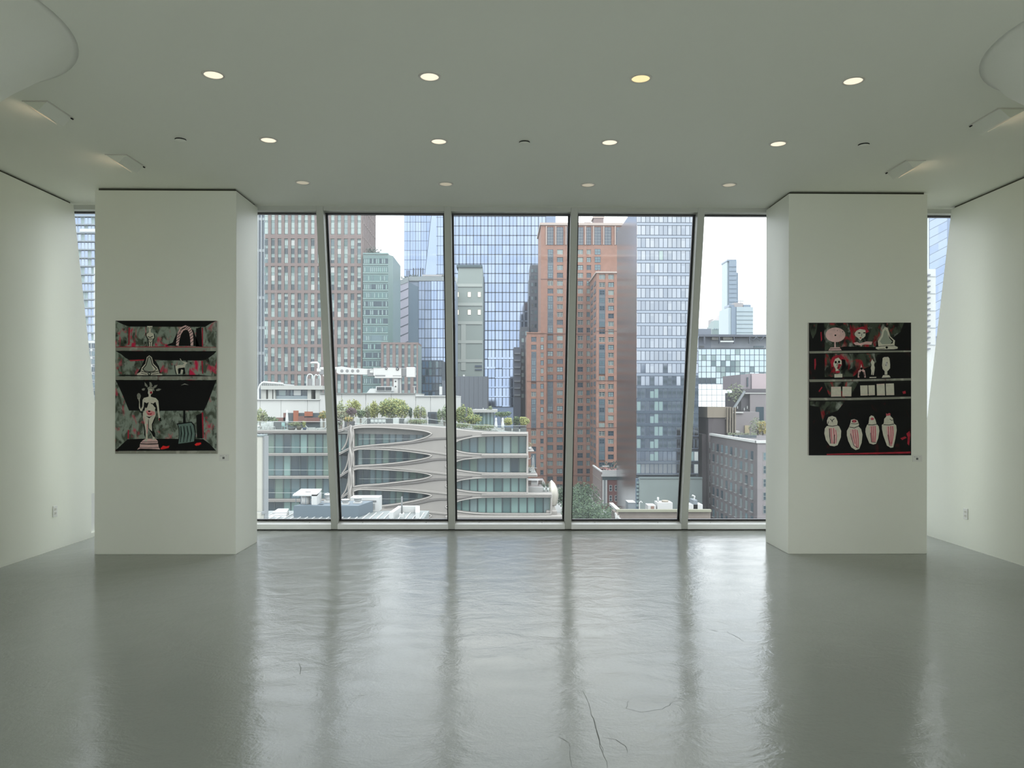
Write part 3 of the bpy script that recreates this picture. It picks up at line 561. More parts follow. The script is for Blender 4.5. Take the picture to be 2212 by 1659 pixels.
# glass and stone of the towers
MIRROR = 0.97
def pane_glass(name, col, rough=0.12, metal=0.0, spec=0.5):
    if metal: col = tuple(c * MIRROR for c in col[:3]) + (1,)
    return mat(name, col, rough, metal, spec=spec)
G_dark = pane_glass('dark_slate_glass', ex(60, 84, 96)); G_mid = pane_glass('grey_blue_glass', ex(112, 140, 148)); G_teal = pane_glass('teal_glass', ex(104, 140, 140))
G_pale = pane_glass('pale_curtained_glass', ex(196, 218, 214)); G_lite = pane_glass('light_curtained_glass', ex(160, 186, 186)); G_black = pane_glass('black_glass', ex(38, 48, 52))
G_green = pane_glass('grey_green_glass', ex(128, 156, 144)); G_turq = pane_glass('turquoise_curtained_glass', ex(152, 190, 184)); G_white = pane_glass('white_blind', ex(238, 244, 240))
SKYG = [pane_glass('sky_mirror_glass_%s' % n, c, 0.06, 1.0) for n, c in (('blue', (0.185, 0.225, 0.30, 1)), ('pale', (0.215, 0.255, 0.325, 1)), ('soft', (0.20, 0.24, 0.312, 1)))]
M_mull = mat('grey_blue_mullion', ex(88, 104, 124), 0.5)

_wm = {}
def wmesh(w, h, glass, frame, nx=1, ny=1, t=0.12, split=None, tilt=0.0):
    """a window: glass with a frame and bars in front of it, centred on its origin; split = share of its height with a second glass above."""
    key = (round(w, 3), round(h, 3), glass.name, frame.name if frame else '', nx, ny, round(t, 3), split and (split[0], split[1].name), round(tilt, 4))
    if key in _wm: return _wm[key]
    mb = MB(); a, b = w / 2, h / 2
    if split:
        zs = b - h * split[0]
        mb.face([(-a, 0.06, -b), (a, 0.06, -b), (a, 0.06, zs), (-a, 0.06, zs)], 0); mb.face([(-a, 0.06, zs), (a, 0.06, zs), (a, 0.06, b), (-a, 0.06, b)], 2)
    else:
        mb.face([(-a, 0.06 - tilt, -b), (a, 0.06 - tilt, -b), (a, 0.06 + tilt, b), (-a, 0.06 + tilt, b)], 0)
    if frame:
        for i in range(nx + 1):
            x = -a + w * i / nx; x = min(max(x, -a + t / 2), a - t / 2); mb.box(x - t / 2, x + t / 2, 0.0, 0.06, -b, b, 1)
        for j in range(ny + 1):
            z = -b + h * j / ny; z = min(max(z, -b + t / 2), b - t / 2); mb.box(-a, a, 0.0, 0.06, z - t / 2, z + t / 2, 1)
    me = mb.mesh('window', [glass] + ([frame] if frame else [glass]) + ([split[1]] if split else []))
    _wm[key] = me; return me
def pick(rg, table):
    s = sum(k for _, k in table); v = rg.random() * s
    for m, k in table:
        v -= k
        if v <= 0: return m
    return table[-1][0]

# ---------------------------------------------------------------- pinkish gridded apartment tower, left
def grid_tower():
    Y = 282.0; t = building('apartment_tower', 690, Y, 'tall pinkish brick grid apartment tower with tall pale crown windows, at the left', 'building')
    M_b = mat('pinkish_brick', ex(152, 136, 132), 0.85, noise=(0.6, 0.08)); M_tb = mat('teal_spandrel_glass', ex(164, 190, 188), 0.3)
    M_fr = mat('grey_green_frame', ex(132, 156, 156), 0.5); rg = random.Random(3)
    x0, x1, zb, zt = R(572, 783, 440, 862, Y); top = zt + 12
    obj('core', MB().box(x0 + 0.2, x1 - 0.2, Y + 0.5, Y + 27.5, GZ, top), M_tb, t)
    pitch = 14.33; ups = [572 - 4.5 + i * pitch for i in range(16)]         # brick piers, in pixels at this plane
    fl = 19.4 / F_PX * Y; zf = W(690, 512, Y).z                            # underside of the crown
    for i, u in enumerate(ups):
        xa = max(x0, W(u - 3.1, 650, Y).x); xb = min(x1, W(u + 3.4, 650, Y).x)
        if xb > xa + 0.1: obj('brick_pier', MB().box(xa, xb, Y, Y + 0.55, GZ, top), M_b, t)
    nb = 8
    for k in range(nb):
        z = zf - k * 3 * fl - (0.25 if k else 0); obj('brick_band', MB().box(x0, x1, Y - 0.04, Y + 0.5, z - 0.55, z + (0.9 if k == 0 else 0.55)), M_b, t)
    tab = [(G_dark, 7), (G_mid, 3), (G_pale, 3), (G_white, 0.6), (G_teal, 2)]
    n = 0
    for i in range(15):
        u = ups[i] + pitch / 2
        if 688 < u < 706 : pass
        X = W(u, 650, Y).x; ww = (pitch - 6.6) / F_PX * Y
        for r in range(18):
            zc = zf - r * fl - fl * 0.56 - (0.25 if r % 3 == 0 else 0)
            g = pick(rg, tab); sp = (rg.choice((0.3, 0.45)), G_pale) if g in (G_dark, G_mid) and rg.random() < 0.35 else None
            inst('window', wmesh(ww, fl * 0.64, g, M_fr, 2, 1, 0.07, sp), (X, Y + 0.40, zc), t); n += 1
        for z0p, z1p in ((458, 476), (479, 505)):
            a = W(u, z0p, Y).z; b = W(u, z1p, Y).z; inst('crown_window', wmesh(ww + 0.25, a - b, pick(rg, [(G_lite, 2), (G_pale, 4)]), M_fr, 1, 2, 0.10), (X, Y + 0.40, (a + b) / 2), t)
    # right flank: pale crown lattice and brick
    xs = x1
    obj('flank_wall', MB().box(xs - 0.25, xs, Y + 0.3, Y + 28, GZ, zf + 0.5), M_b, t)
    fk = obj('flank_crown', MB().box(xs - 0.3, xs - 0.1, Y + 0.3, Y + 28, zf + 0.5, top), pane_glass('pale_crown_glass', ex(205, 205, 212)), t)
    for k in range(9): obj('flank_pier', MB().box(xs - 0.1, xs + 0.25, Y + 0.3 + k * 3.35, Y + 1.1 + k * 3.35, zf - 14, top), M_b, t)
    for q in range(3): obj('flank_band', MB().box(xs - 0.1, xs + 0.1, Y, Y + 28, zf + 0.2 + q * 5.2, zf + 0.7 + q * 5.2), M_b, t)
grid_tower()

# ---------------------------------------------------------------- teal banded glass block beside it
def teal_block():
    Y = 280.0; t = building('office_block', 815, Y, 'teal glass banded block with a roof garden beside the pinkish tower')
    M_t = mat('teal_cladding', ex(124, 156, 154), 0.35); x0, x1, zb, zt = R(783.5, 838, 549, 862, Y); rg = random.Random(8)
    xc = W(846, 700, Y).x
    a = [(x0, Y + 0.4, GZ), (x1, Y + 0.4, GZ), (xc, Y + 3.5, GZ), (xc, Y + 24, GZ), (x0, Y + 24, GZ)]; b = [(x, y, zt) for x, y, _ in a]
    recalc(obj('core', MB().hexa(a, b), M_t, t))
    for k in range(17):
        zc0 = W(815, 558 + k * 18.5, Y).z; zc1 = W(815, 569.5 + k * 18.5, Y).z; g = rg.choice((G_dark, G_dark, G_mid, G_teal))
        o = obj('window_band', MB().box(x0 + 0.2, x1 - 0.1, Y + 0.26, Y + 0.45, zc1, zc0), g, t)
        for j in range(12):
            if rg.random() < 0.62: 
                X = x0 + 0.4 + j * (x1 - x0 - 0.6) / 12; inst('window', wmesh((x1 - x0) / 12 * 0.72, (zc0 - zc1) * 0.92, rg.choice((G_lite, G_turq, G_mid, G_lite)), M_t, 1, 1, 0.08), (X + 0.3, Y + 0.16, (zc0 + zc1) / 2), t)
        obj('slab_edge', MB().box(x0, x1, Y + 0.1, Y + 0.5, zc1 - 0.45, zc1 - 0.05), mat('pale_teal_slab', ex(150, 180, 176), 0.4), t)
    obj('roof_kerb', MB().box(x0, x1, Y, Y + 24, zt, zt + 0.5), M_t, t)
    f = MB(); rg = random.Random(5)
    for px, py, s in ((797, 541, 1.4), (803, 537, 1.7), (809, 542, 1.3), (814, 540, 1.4), (819, 547, .8)):
        p = W(px, py + 4, Y + 4); f.leaves(p, (1.3 * s, 1.0, 1.2 * s), 70, 0.35, rg)
    tag(obj('roof_planting', f, mat('far_shrub_leaves', ex(96, 116, 108), 0.8), t), kind='stuff')
    # lower brick-framed wing
    Y2 = 268.0; t2 = building('low_wing', 875, Y2, 'low pinkish brick wing with teal windows, right of the teal block')
    M_b = MATS['pinkish_brick']; xa, xb, zb, zt = R(823, 903, 744, 862, Y2)
    obj('core', MB().box(xa, xb, Y2 + 0.5, Y2 + 11.5, GZ, zt), mat('teal_spandrel_glass', ex(164, 190, 188), 0.3), t2)
    obj('cornice', MB().box(xa, xb, Y2 - 0.05, Y2 + 11.5, zt, zt + 0.7), M_b, t2)
    for i in range(7): X = W(825 + i * 13.0, 800, Y2).x; obj('brick_pier', MB().box(max(X - 0.55, xa), min(X + 0.55, xb), Y2, Y2 + 0.6, GZ, zt), M_b, t2)
    for k in range(6):
        z = zt - 0.5 - k * 19.2 / F_PX * Y2; 
        for i in range(6): X = W(831.5 + i * 13.0, 800, Y2).x; inst('window', wmesh(1.05, 2.1, pick(rg, [(G_dark, 3), (G_lite, 2), (G_mid, 2), (G_teal, 1)]), M_mull, 2, 1, 0.08), (X, Y2 + 0.38, z - 1.9), t2)
teal_block()

# ---------------------------------------------------------------- dark striped tower slice at the left jamb
def striped():
    Y = 300.0; t = building('striped_tower', 563, Y, 'slim dark grey tower with white vertical ribs at the left edge of the window')
    block('core', 540, 573, 440, 866, Y + 0.5, 20, mat('grey_ribbed_glass', ex(120, 134, 150), 0.3), t, base=GZ)
    for u in (551, 557.5, 564.5, 571.5): block('rib', u - 0.8, u + 0.8, 440, 866, Y, 0.6, mat('white_rib', ex(232, 238, 240), 0.5), t, base=GZ)
    for v in (470, 538, 640, 705, 760): block('band', 540, 572, v, v + 6, Y + 0.3, 0.3, mat('pale_band', ex(205, 214, 220), 0.5), t)
striped()

# ---------------------------------------------------------------- facetted blue tower and the glass office below it
def mirror_rows(t, px0, px1, pys, Y, nx, name='pane', gap=0.05, mats=SKYG, seed=1, nz=1, frame=None, skew=None, tl=0.035):
    rg = random.Random(seed); cx = (px0 + px1) / 2
    for a, b in zip(pys, pys[1:]):
        for i in range(nx):
            u0 = px0 + (px1 - px0) * i / nx; u1 = px0 + (px1 - px0) * (i + 1) / nx
            p0 = W(u0, b, Y); p1 = W(u1, a, Y)
            me = wmesh(p1.x - p0.x, p1.z - p0.z, rg.choice(mats), frame or M_mull, 2, nz, 0.16 if Y > 300 else 0.1, None, rg.choice((-tl, 0, tl)))
            inst(name, me, ((p0.x + p1.x) / 2, Y - 0.1, (p0.z + p1.z) / 2), t)
def facet_tower():
    Y = 520.0; t = building('facetted_glass_tower', 918, Y, 'pale blue facetted glass tower with dark slots near its foot, above a planted roof')
    block('core', 873, 984, 440, 866, Y + 0.2, 50, mat('blue_tower_core', ex(150, 170, 200), 0.4), t, base=GZ)
    rows = [440, 460, 480, 500, 520.5, 541, 561.5, 582, 598]
    mirror_rows(t, 873, 886, rows, Y, 1, seed=4)
    mirror_rows(t, 886, 933, rows, Y + 0.05, 4, seed=5)
    mirror_rows(t, 933, 982, [449 + i * 20.5 for i in range(9)], Y + 0.1, 4, seed=6)
    x0, x1, z0, z1 = R(917, 932, 455, 600, Y); xa = W(933, 455, Y).x; xb = W(917, 596, Y).x
    recalc(obj('facet', MB().prism([(xa, z1), (xb, z0), (xa + 3, z0), (xa + 3, z1)], Y - 0.35, Y + 0.1), SKYG[1], t)); obj('facet_edge', MB().tube([(xa, Y - 0.3, z1), (xb, Y - 0.3, z0)], 0.22, 5), M_mull, t)
    for u in (879, 883, 893, 898, 903, 908, 913): block('slot', u - 0.9, u + 0.9, 579 if u > 890 else 584, 597, Y - 0.8, 0.5, mat('dark_slot', ex(80, 92, 108), 0.6), t)
facet_tower()
def glass_office():
    Y = 360.0; t = building('glass_office', 920, Y, 'blue mirrored office with a pinkish side wall and planted roof, left of the second mullion')
    M_c = mat('office_core', ex(150, 168, 190), 0.4); x0, x1, zb, zt = R(883, 984, 607, 866, Y)
    obj('core', MB().box(x0, x1, Y + 0.3, Y + 18, GZ, zt), M_c, t)
    mirror_rows(t, 904, 931, [607 + i * 20.6 for i in range(13)], Y, 2, seed=11, mats=[pane_glass('sky_coloured_glass_pale', ex(178, 198, 228), 0.25), pane_glass('sky_coloured_glass_deep', ex(166, 188, 222), 0.25)]); mirror_rows(t, 931, 984, [607 + i * 20.6 for i in range(13)], Y, 4, seed=12)  # first columns are matt, the sky's blue reflection put into their colour
    # chamfered face, dark reflection put into its colour, and pale pink side
    xc = W(904, 700, Y).x; xd = W(882.5, 700, Y).x; xe = W(849, 700, Y).x
    a = [(xc, Y + 0.1), (xc, Y + 6), (xd, Y + 6), (xd, Y - 0.5)]
    recalc(obj('dark_face', MB().hexa([(x, y, GZ) for x, y in a], [(xc, Y + 0.1, zt - 2.8), (xc, Y + 6, zt - 2.8), (xd, Y + 6, zt - 0.5), (xd, Y - 0.5, zt - 0.5)]), pane_glass('dark_reflection_glass', ex(84, 116, 138), 0.2), t))
    zl = W(849, 622, Y).z; zr = W(882, 610, Y).z; zlb = W(849, 748, Y).z
    recalc(obj('side_wall', MB().hexa([(xe, Y - 1, GZ), (xd, Y - 1, GZ), (xd, Y - 1, zr), (xe, Y - 1, zl)], [(xe, Y + 6, GZ), (xd, Y + 6, GZ), (xd, Y + 6, zr), (xe, Y + 6, zl)]), pane_glass('pale_pink_panel', ex(200, 200, 216), 0.25), t))
    for k in range(7):
        d = k * 19.0 / F_PX * Y
        za, zb2 = zl - 3.7 - d, zr - 3.1 - d
        recalc(obj('panel_joint', MB().hexa([(xe, Y - 1.15, za), (xd, Y - 1.15, zb2), (xd, Y - 1.15, zb2 + 0.35), (xe, Y - 1.15, za + 0.35)], [(xe, Y - 0.9, za), (xd, Y - 0.9, zb2), (xd, Y - 0.9, zb2 + 0.35), (xe, Y - 0.9, za + 0.35)]), mat('dark_joint', ex(96, 106, 122), 0.6), t))
    obj('roof_parapet', MB().box(xd, x1, Y - 0.3, Y + 0.6, zt, zt + 2.0), mat('grey_parapet', ex(166, 178, 182), 0.6), t)
    recalc(obj('roof_parapet', MB().hexa([(xe, Y - 1.2, zl), (xd, Y - 1.2, zr), (xd, Y - 1.2, zr + 2.4), (xe, Y - 1.2, zl + 2.2)], [(xe, Y, zl), (xd, Y, zr), (xd, Y, zr + 2.4), (xe, Y, zl + 2.2)]), mat('grey_parapet', ex(166, 178, 182), 0.6), t))
    f = MB(); rg = random.Random(6)
    for px, py, s in ((855, 605, 1.4), (862, 602, 1.4), (870, 599, 1.6), (878, 599, 1.2), (890, 597, 1.5), (898, 596, 1.6), (960, 594, 1.6)):
        f.leaves(W(px, py + 2, Y + 1), (2.2 * s, 1.2, 0.9 * s), 60, 0.4, rg)
    tag(obj('roof_planting', f, mat('far_roof_leaves', ex(88, 106, 96), 0.8), t), kind='stuff')
    block('roof_canopy', 912, 962, 593, 597, Y + 6, 8, mat('pale_canopy', ex(205, 205, 206), 0.6), t)
    # dark mirrored block in front, lower
    Y2 = 300.0; t2 = building('dark_glass_block', 930, Y2, 'low dark blue glass block left of the second mullion, above the white parapet')
    block('core', 903.5, 955, 778, 866, Y2 + 0.3, 30, mat('navy_core', ex(66, 84, 104), 0.3), t2, base=GZ)
    rg = random.Random(2)
    for i in range(7):
        for k in range(5):
            x0, x1, z0, z1 = R(904.5 + i * 7.2, 904.5 + (i + 1) * 7.2, 779 + k * 16.5, 779 + (k + 1) * 16.5, Y2)
            inst('window', wmesh((x1 - x0) * 0.9, (z1 - z0) * 0.9, pick(rg, [(G_dark, 3), (pane_glass('navy_glass', ex(96, 124, 150), 0.1), 3), (G_black, 1), (G_mid, 1)]), M_mull, 1, 1, 0.1), ((x0 + x1) / 2, Y2 + 0.1, (z0 + z1) / 2), t2)
    block('roof_mast', 909.3, 910.3, 766, 779, Y2 + 2, 0.3, M_mull, t2)
glass_office()

# ---------------------------------------------------------------- big blue mirrored tower in the middle pane
def blue_tower():
    Y = 410.0; t = building('mirrored_glass_tower', 1075, Y, 'big pale blue mirrored tower with a fine dark grid, filling the middle pane')
    block('core', 976, 1200, 430, 866, Y + 0.3, 60, mat('blue_tower_core', ex(150, 170, 200), 0.4), t, base=GZ)
    rows = [447 + i * 20.55 for i in range(22)]
    xs = [976 + i * 15.6 for i in range(14)]; rg = random.Random(21); dark = mat('dark_grid', ex(84, 100, 122), 0.5)
    for a, b in zip(rows, rows[1:]):
        for i in range(13):
            u0, u1 = xs[i], xs[i + 1]
            if u0 > 1170 or (u0 > 1140 and a > 720): continue
            if 985 < (u0 + u1) / 2 < 1040 and a > 580 and b < 810: continue
            if u1 < 1053 and a > 815: continue
            p0 = W(u0, b, Y); p1 = W(u1, a, Y)
            inst('pane', wmesh(p1.x - p0.x, p1.z - p0.z, rg.choice(SKYG), dark, 2, 1, 0.26, None, rg.choice((0.06, 0.08, 0.10)) if a > 740 else rg.choice((-0.02, 0, 0.02))), ((p0.x + p1.x) / 2, Y - 0.1, (p0.z + p1.z) / 2), t)
    # glazed hall cut into its lower left, with warm lit openings
    Y2 = 380.0; t2 = building('lift_shaft_tower', 1013, Y2, 'narrow grey green glazed shaft with six warm lit openings, middle pane')
    MG = mat('grey_green_shaft', ex(166, 180, 174), 0.5); x0, x1, z0, z1 = R(984, 1042, 577, 866, Y2)
    recalc(obj('core', MB().prism([(x0, GZ), (x1, GZ), (x1, z1), (W(990, 600, Y2).x, z1), (x0 + 0.3, W(985, 640, Y2).z)], Y2 + 0.4, Y2 + 25), MG, t2))
    block('cap', 986, 1042, 572, 577.5, Y2 - 0.3, 25, mat('dark_teal_cap', ex(62, 92, 100), 0.4), t2)
    block('left_rib', 984.5, 987, 600, 820, Y2 - 0.2, 0.6, mat('pale_rib', ex(206, 214, 210), 0.5), t2)
    for v in (613, 654, 694, 735, 776): block('floor_band', 986, 1042, v, v + 6.5, Y2, 0.5, mat('pale_floor_band', ex(196, 205, 198), 0.5), t2)
    block('pier', 996, 1006, 700, 800, Y2 + 0.1, 0.4, mat('pale_floor_band', ex(196, 205, 198), 0.5), t2)
    M_lit = mat('warm_lit_window', (0.8, 0.7, 0.5, 1), 0.5, emit=((1.0, 0.80, 0.55, 1), 0.75))
    for u, w_ in ((989.7, 2.5), (1013.8, 7), (1035.3, 6.5)):
        for v in (636, 674.5): 
            a, b, c, d = R(u - w_ / 2, u + w_ / 2, v - 5.5, v + 5.5, Y2); inst('lit_window', wmesh(b - a, d - c, M_lit, mat('pale_floor_band', ex(196, 205, 198), 0.5), 1, 1, 0.12), ((a + b) / 2, Y2 + 0.2, (c + d) / 2), t2)
    block('vent_grille', 1026, 1041, 789, 793, Y2, 0.4, M_mull, t2); block('vent_grille', 1026, 1041, 797, 800, Y2, 0.4, M_mull, t2)
    # blank dark grey plant box
    Y3 = 240.0; t3 = building('plant_box', 1018, Y3, 'blank dark grey windowless box building below the glazed shaft')
    MD = mat('slate_grey_cladding', ex(104, 112, 122), 0.7)
    block('wall', 984, 1053, 813, 890, Y3, 20, MD, t3, base=GZ); block('wall', 955, 984, 822, 890, Y3 + 3, 15, MD, t3, base=GZ)
    for i in range(7): block('cladding_panel', 984.3 + i * 9.85, 993.6 + i * 9.85, 814, 890, Y3 - 0.08, 0.1, MD, t3)
    block('roof_fan', 1000, 1004, 809.5, 813, Y3 + 3, 1, mat('white_roof_unit', ex(236, 238, 236), 0.5), t3); block('flue', 949, 955, 835, 853, Y3 - 3, 1, mat('white_roof_unit', ex(236, 238, 236), 0.5), t3)
blue_tower()

# ---------------------------------------------------------------- dark neighbours left of the brick tower
def dark_stack():
    Y = 318.0; t = building('dark_apartment_tower', 1152, Y, 'dark grey stepped apartment tower left of the orange brick tower')
    MD = mat('dark_grey_panel', ex(104, 112, 124), 0.6); rg = random.Random(17)
    for (a, b, c) in ((1145, 1172, 572), (1143.5, 1172, 596), (1142, 1172, 640)): block('wing', a, b, c, 880, Y + (0 if a > 1144 else 2), 16, MD, t, base=GZ)
    block('wing', 1124, 1143, 706, 880, Y - 6, 16, MD, t, base=GZ); block('wing', 1110, 1125, 750, 900, Y - 12, 16, mat('dark_blue_panel', ex(88, 98, 116), 0.5), t, base=GZ)
    for k in range(19):
        for i in range(3):
            a, b, c, d = R(1147 + i * 7.5, 1152.5 + i * 7.5, 580 + k * 15, 589 + k * 15, Y); inst('window', wmesh(b - a, d - c, pick(rg, [(G_dark, 3), (G_mid, 2), (G_black, 1)]), M_mull, 1, 1, 0.12), ((a + b) / 2, Y - 0.1, (c + d) / 2), t)
        if k > 8:
            for i in range(2):
                a, b, c, d = R(1126 + i * 8, 1132.5 + i * 8, 580 + k * 15, 590 + k * 15, Y - 6); inst('window', wmesh(b - a, d - c, pick(rg, [(G_dark, 2), (G_mid, 1), (G_lite, 1)]), M_mull, 1, 1, 0.12), ((a + b) / 2, Y - 6.1, (c + d) / 2), t)
        if k > 11: block('balcony', 1111, 1124, 582 + k * 15, 585 + k * 15, Y - 13, 1.2, mat('grey_balcony', ex(136, 142, 150), 0.6), t)
dark_stack()

# ---------------------------------------------------------------- orange brick tower
def brick_tower():
    Y = 283.0; t = building('brick_tower', 1245, Y, 'tall orange brick apartment tower with stepped wings and white paned windows')
    MBk = mat('orange_brick', ex(176, 134, 117), 0.9, noise=(0.7, 0.10)); MB2 = mat('orange_brick_belt', ex(132, 98, 90), 0.9); MC = mat('pale_cornice', ex(216, 200, 190), 0.8)
    MS = mat('slate_bay_panel', ex(104, 118, 128), 0.5); MWf = mat('cream_window_bars', ex(206, 208, 196), 0.6); rg = random.Random(12)
    tab = [(G_mid, 4), (G_dark, 5), (G_lite, 2)]
    rh = 16.92
    def wing(px0, px1, ptop, Y, depth, cols, first, nrow, bays, belts, pbase=1075):
        x0, x1, _, zt = R(px0, px1, ptop, pbase, Y); zb = GZ
        obj('core', MB().box(x0 + 0.1, x1 - 0.1, Y + 0.55, Y + depth, zb, zt), MBk, t)
        edges = [px0]
        for u, w_ in cols: edges += [u - w_ / 2, u + w_ / 2]
        edges.append(px1)
        for i in range(0, len(edges), 2):
            a = W(edges[i], 800, Y).x; b = W(edges[i + 1], 800, Y).x
            if i == 0: a = x0
            if i == len(edges) - 2: b = x1
            if b > a: obj('brick_pier', MB().box(a, b, Y, Y + 0.6, zb, zt), MBk, t)
        for ci, (u, w_) in enumerate(cols):
            a = W(u - w_ / 2, 800, Y).x; b = W(u + w_ / 2, 800, Y).x
            rows = [first + r * rh for r in range(nrow)]
            bay = bays.get(ci, ())
            for r0, r1 in bay:
                z1 = W(u, first + r0 * rh - 8, Y).z; z0 = W(u, first + r1 * rh + 7, Y).z; obj('bay_panel', MB().box(a - 0.05, b + 0.05, Y + 0.12, Y + 0.5, z0, z1), MS, t)
            for r, v in enumerate(rows):
                inb = any(r0 <= r <= r1 for r0, r1 in bay); wh = 10.5
                zc = W(u, v, Y).z; h = wh / F_PX * Y
                g = pick(rg, tab)
                fr = MWf if (not inb and rg.random() < 0.62) else M_mull
                inst('window', wmesh(b - a - (0.1 if not inb else 0.35), h, g if not inb else rg.choice((G_dark, G_mid)), fr, 2 if w_ > 9 else 1, 3 if fr is MWf else 2, 0.14), ((a + b) / 2, Y + (0.30 if not inb else 0.04), zc), t)
                if not inb:
                    z1 = zc - h / 2; z0 = W(u, v + rh, Y).z + h / 2
                    if r < nrow - 1 and not any(r0 <= r + 1 <= r1 for r0, r1 in bay): obj('spandrel', MB().box(a, b, Y + 0.06, Y + 0.55, z0, z1), MBk, t)
                    elif r < nrow - 1: obj('spandrel', MB().box(a, b, Y + 0.06, Y + 0.55, z0 + 0.3, z1), MBk, t)
            zt2 = W(u, first, Y).z + 10.5 / F_PX * Y / 2
            obj('spandrel', MB().box(a, b, Y + 0.06, Y + 0.55, zt2, zt), MBk, t)
            zl = W(u, rows[-1], Y).z - 10.5 / F_PX * Y / 2; obj('spandrel', MB().box(a, b, Y + 0.06, Y + 0.55, zb, zl), MBk, t)
        for v in belts: obj('belt_course', MB().box(x0 - 0.1, x1 + 0.05, Y - 0.12, Y + 0.1, W(px0, v + 0.6, Y).z, W(px0, v - 0.6, Y).z), MB2, t)
        return x0, x1, zt
    main = [(1188.7, 12.4), (1209.4, 13.2), (1231, 12), (1253.5, 12), (1271.6, 9.6)]
    x0, x1, zt = wing(1168, 1345, 487, Y, 24, main, 544, 31, {0: ((0, 3), (6, 10), (17, 20))}, (603, 721, 823.5, 925, 1027))
    obj('cornice', MB().box(x0 - 0.4, x1, Y - 0.5, Y + 24, zt, zt + 0.9), MC, t)
    for u, w_ in ((1188.7, 13), (1209.4, 14), (1231, 13), (1253.5, 13), (1271.6, 10), (1291, 14), (1313, 14), (1338, 14)):
        a, b, c, d = R(u - w_ / 2, u + w_ / 2, 491, 529, Y); inst('attic_louvre', wmesh(b - a, d - c, mat('slate_louvre', ex(112, 122, 130), 0.5), M_mull, 2, 6, 0.15), ((a + b) / 2, Y - 0.14, (c + d) / 2), t)
        for s in (-1, 1): X = (a if s < 0 else b) + s * 0.35; obj('attic_pilaster', MB().box(X - 0.16, X + 0.16, Y - 0.35, Y + 0.1, c, d + 0.4), MC if s < 0 else MBk, t)
    a, b, c, d = R(1283, 1304, 471, 487, Y + 8); obj('roof_house', MB().box(a, b, Y + 8, Y + 14, zt + 0.5, d), mat('grey_pink_penthouse', ex(158, 138, 136), 0.8), t); obj('roof_house', MB().box(a - 0.4, b + 0.2, Y + 7.8, Y + 14.2, d, d + 0.5), mat('pale_cornice', ex(216, 200, 190), 0.8), t)
    block('roof_house', 1262, 1276, 480, 488, Y + 8, 5, mat('grey_pink_penthouse', ex(158, 138, 136), 0.8), t)
    for u in (1253, 1287, 1303): block('roof_mast', u - 0.4, u + 0.4, 462, 488, Y + 9, 0.2, MC, t)
    for u, w_ in ((1291, 12.5),):
        for r in range(3):
            a, b, c, d = R(u - w_ / 2, u + w_ / 2, 538 + r * rh, 550 + r * rh, Y); inst('window', wmesh(b - a, d - c, G_mid, M_mull, 2, 2, 0.12), ((a + b) / 2, Y - 0.12, (c + d) / 2), t)
    # lower left shoulder
    Y3 = 280.0
    x0, x1, zt = wing(1138, 1180, 720, Y3, 20, [(1153, 11.2), (1171, 7.2)], 733, 20, {0: ((1.9, 5), (8, 11), (15, 16))}, (823.5, 925, 1027))
    obj('parapet', MB().box(x0 - 0.2, x1, Y3 - 0.3, Y3 + 0.5, zt, zt + 0.4), MBk, t)
    # forward wing
    Y2 = 262.0
    x0, x1, zt = wing(1288.5, 1345, 590, Y2, 21, [(1300.5, 13.6), (1319.8, 12.6)], 598, 25, {0: ((2, 6), (9, 12), (16, 18), (21, 23))}, (715, 822, 923.5))
    obj('parapet', MB().box(x0 - 0.3, x1, Y2 - 0.4, Y2 + 21, zt, zt + 0.5), MC, t)
    for k in range(7): X = x0 + 0.6 + k * 1.4; obj('finial', MB().box(X - 0.12, X + 0.12, Y2 - 0.4, Y2 - 0.1, zt + 0.5, zt + 1.2), MBk, t)
    zf = [W(1288, 605 + k * rh, Y2).z for k in range(24)]
    for k, z in enumerate(zf):
        for q in range(2): obj('flank_window', MB().box(x0 - 0.06, x0 + 0.1, Y2 + 3 + q * 9, Y2 + 8 + q * 9, z - 1.2, z + 0.2), mat('slate_bay_panel', ex(104, 118, 128), 0.5), t)
brick_tower()
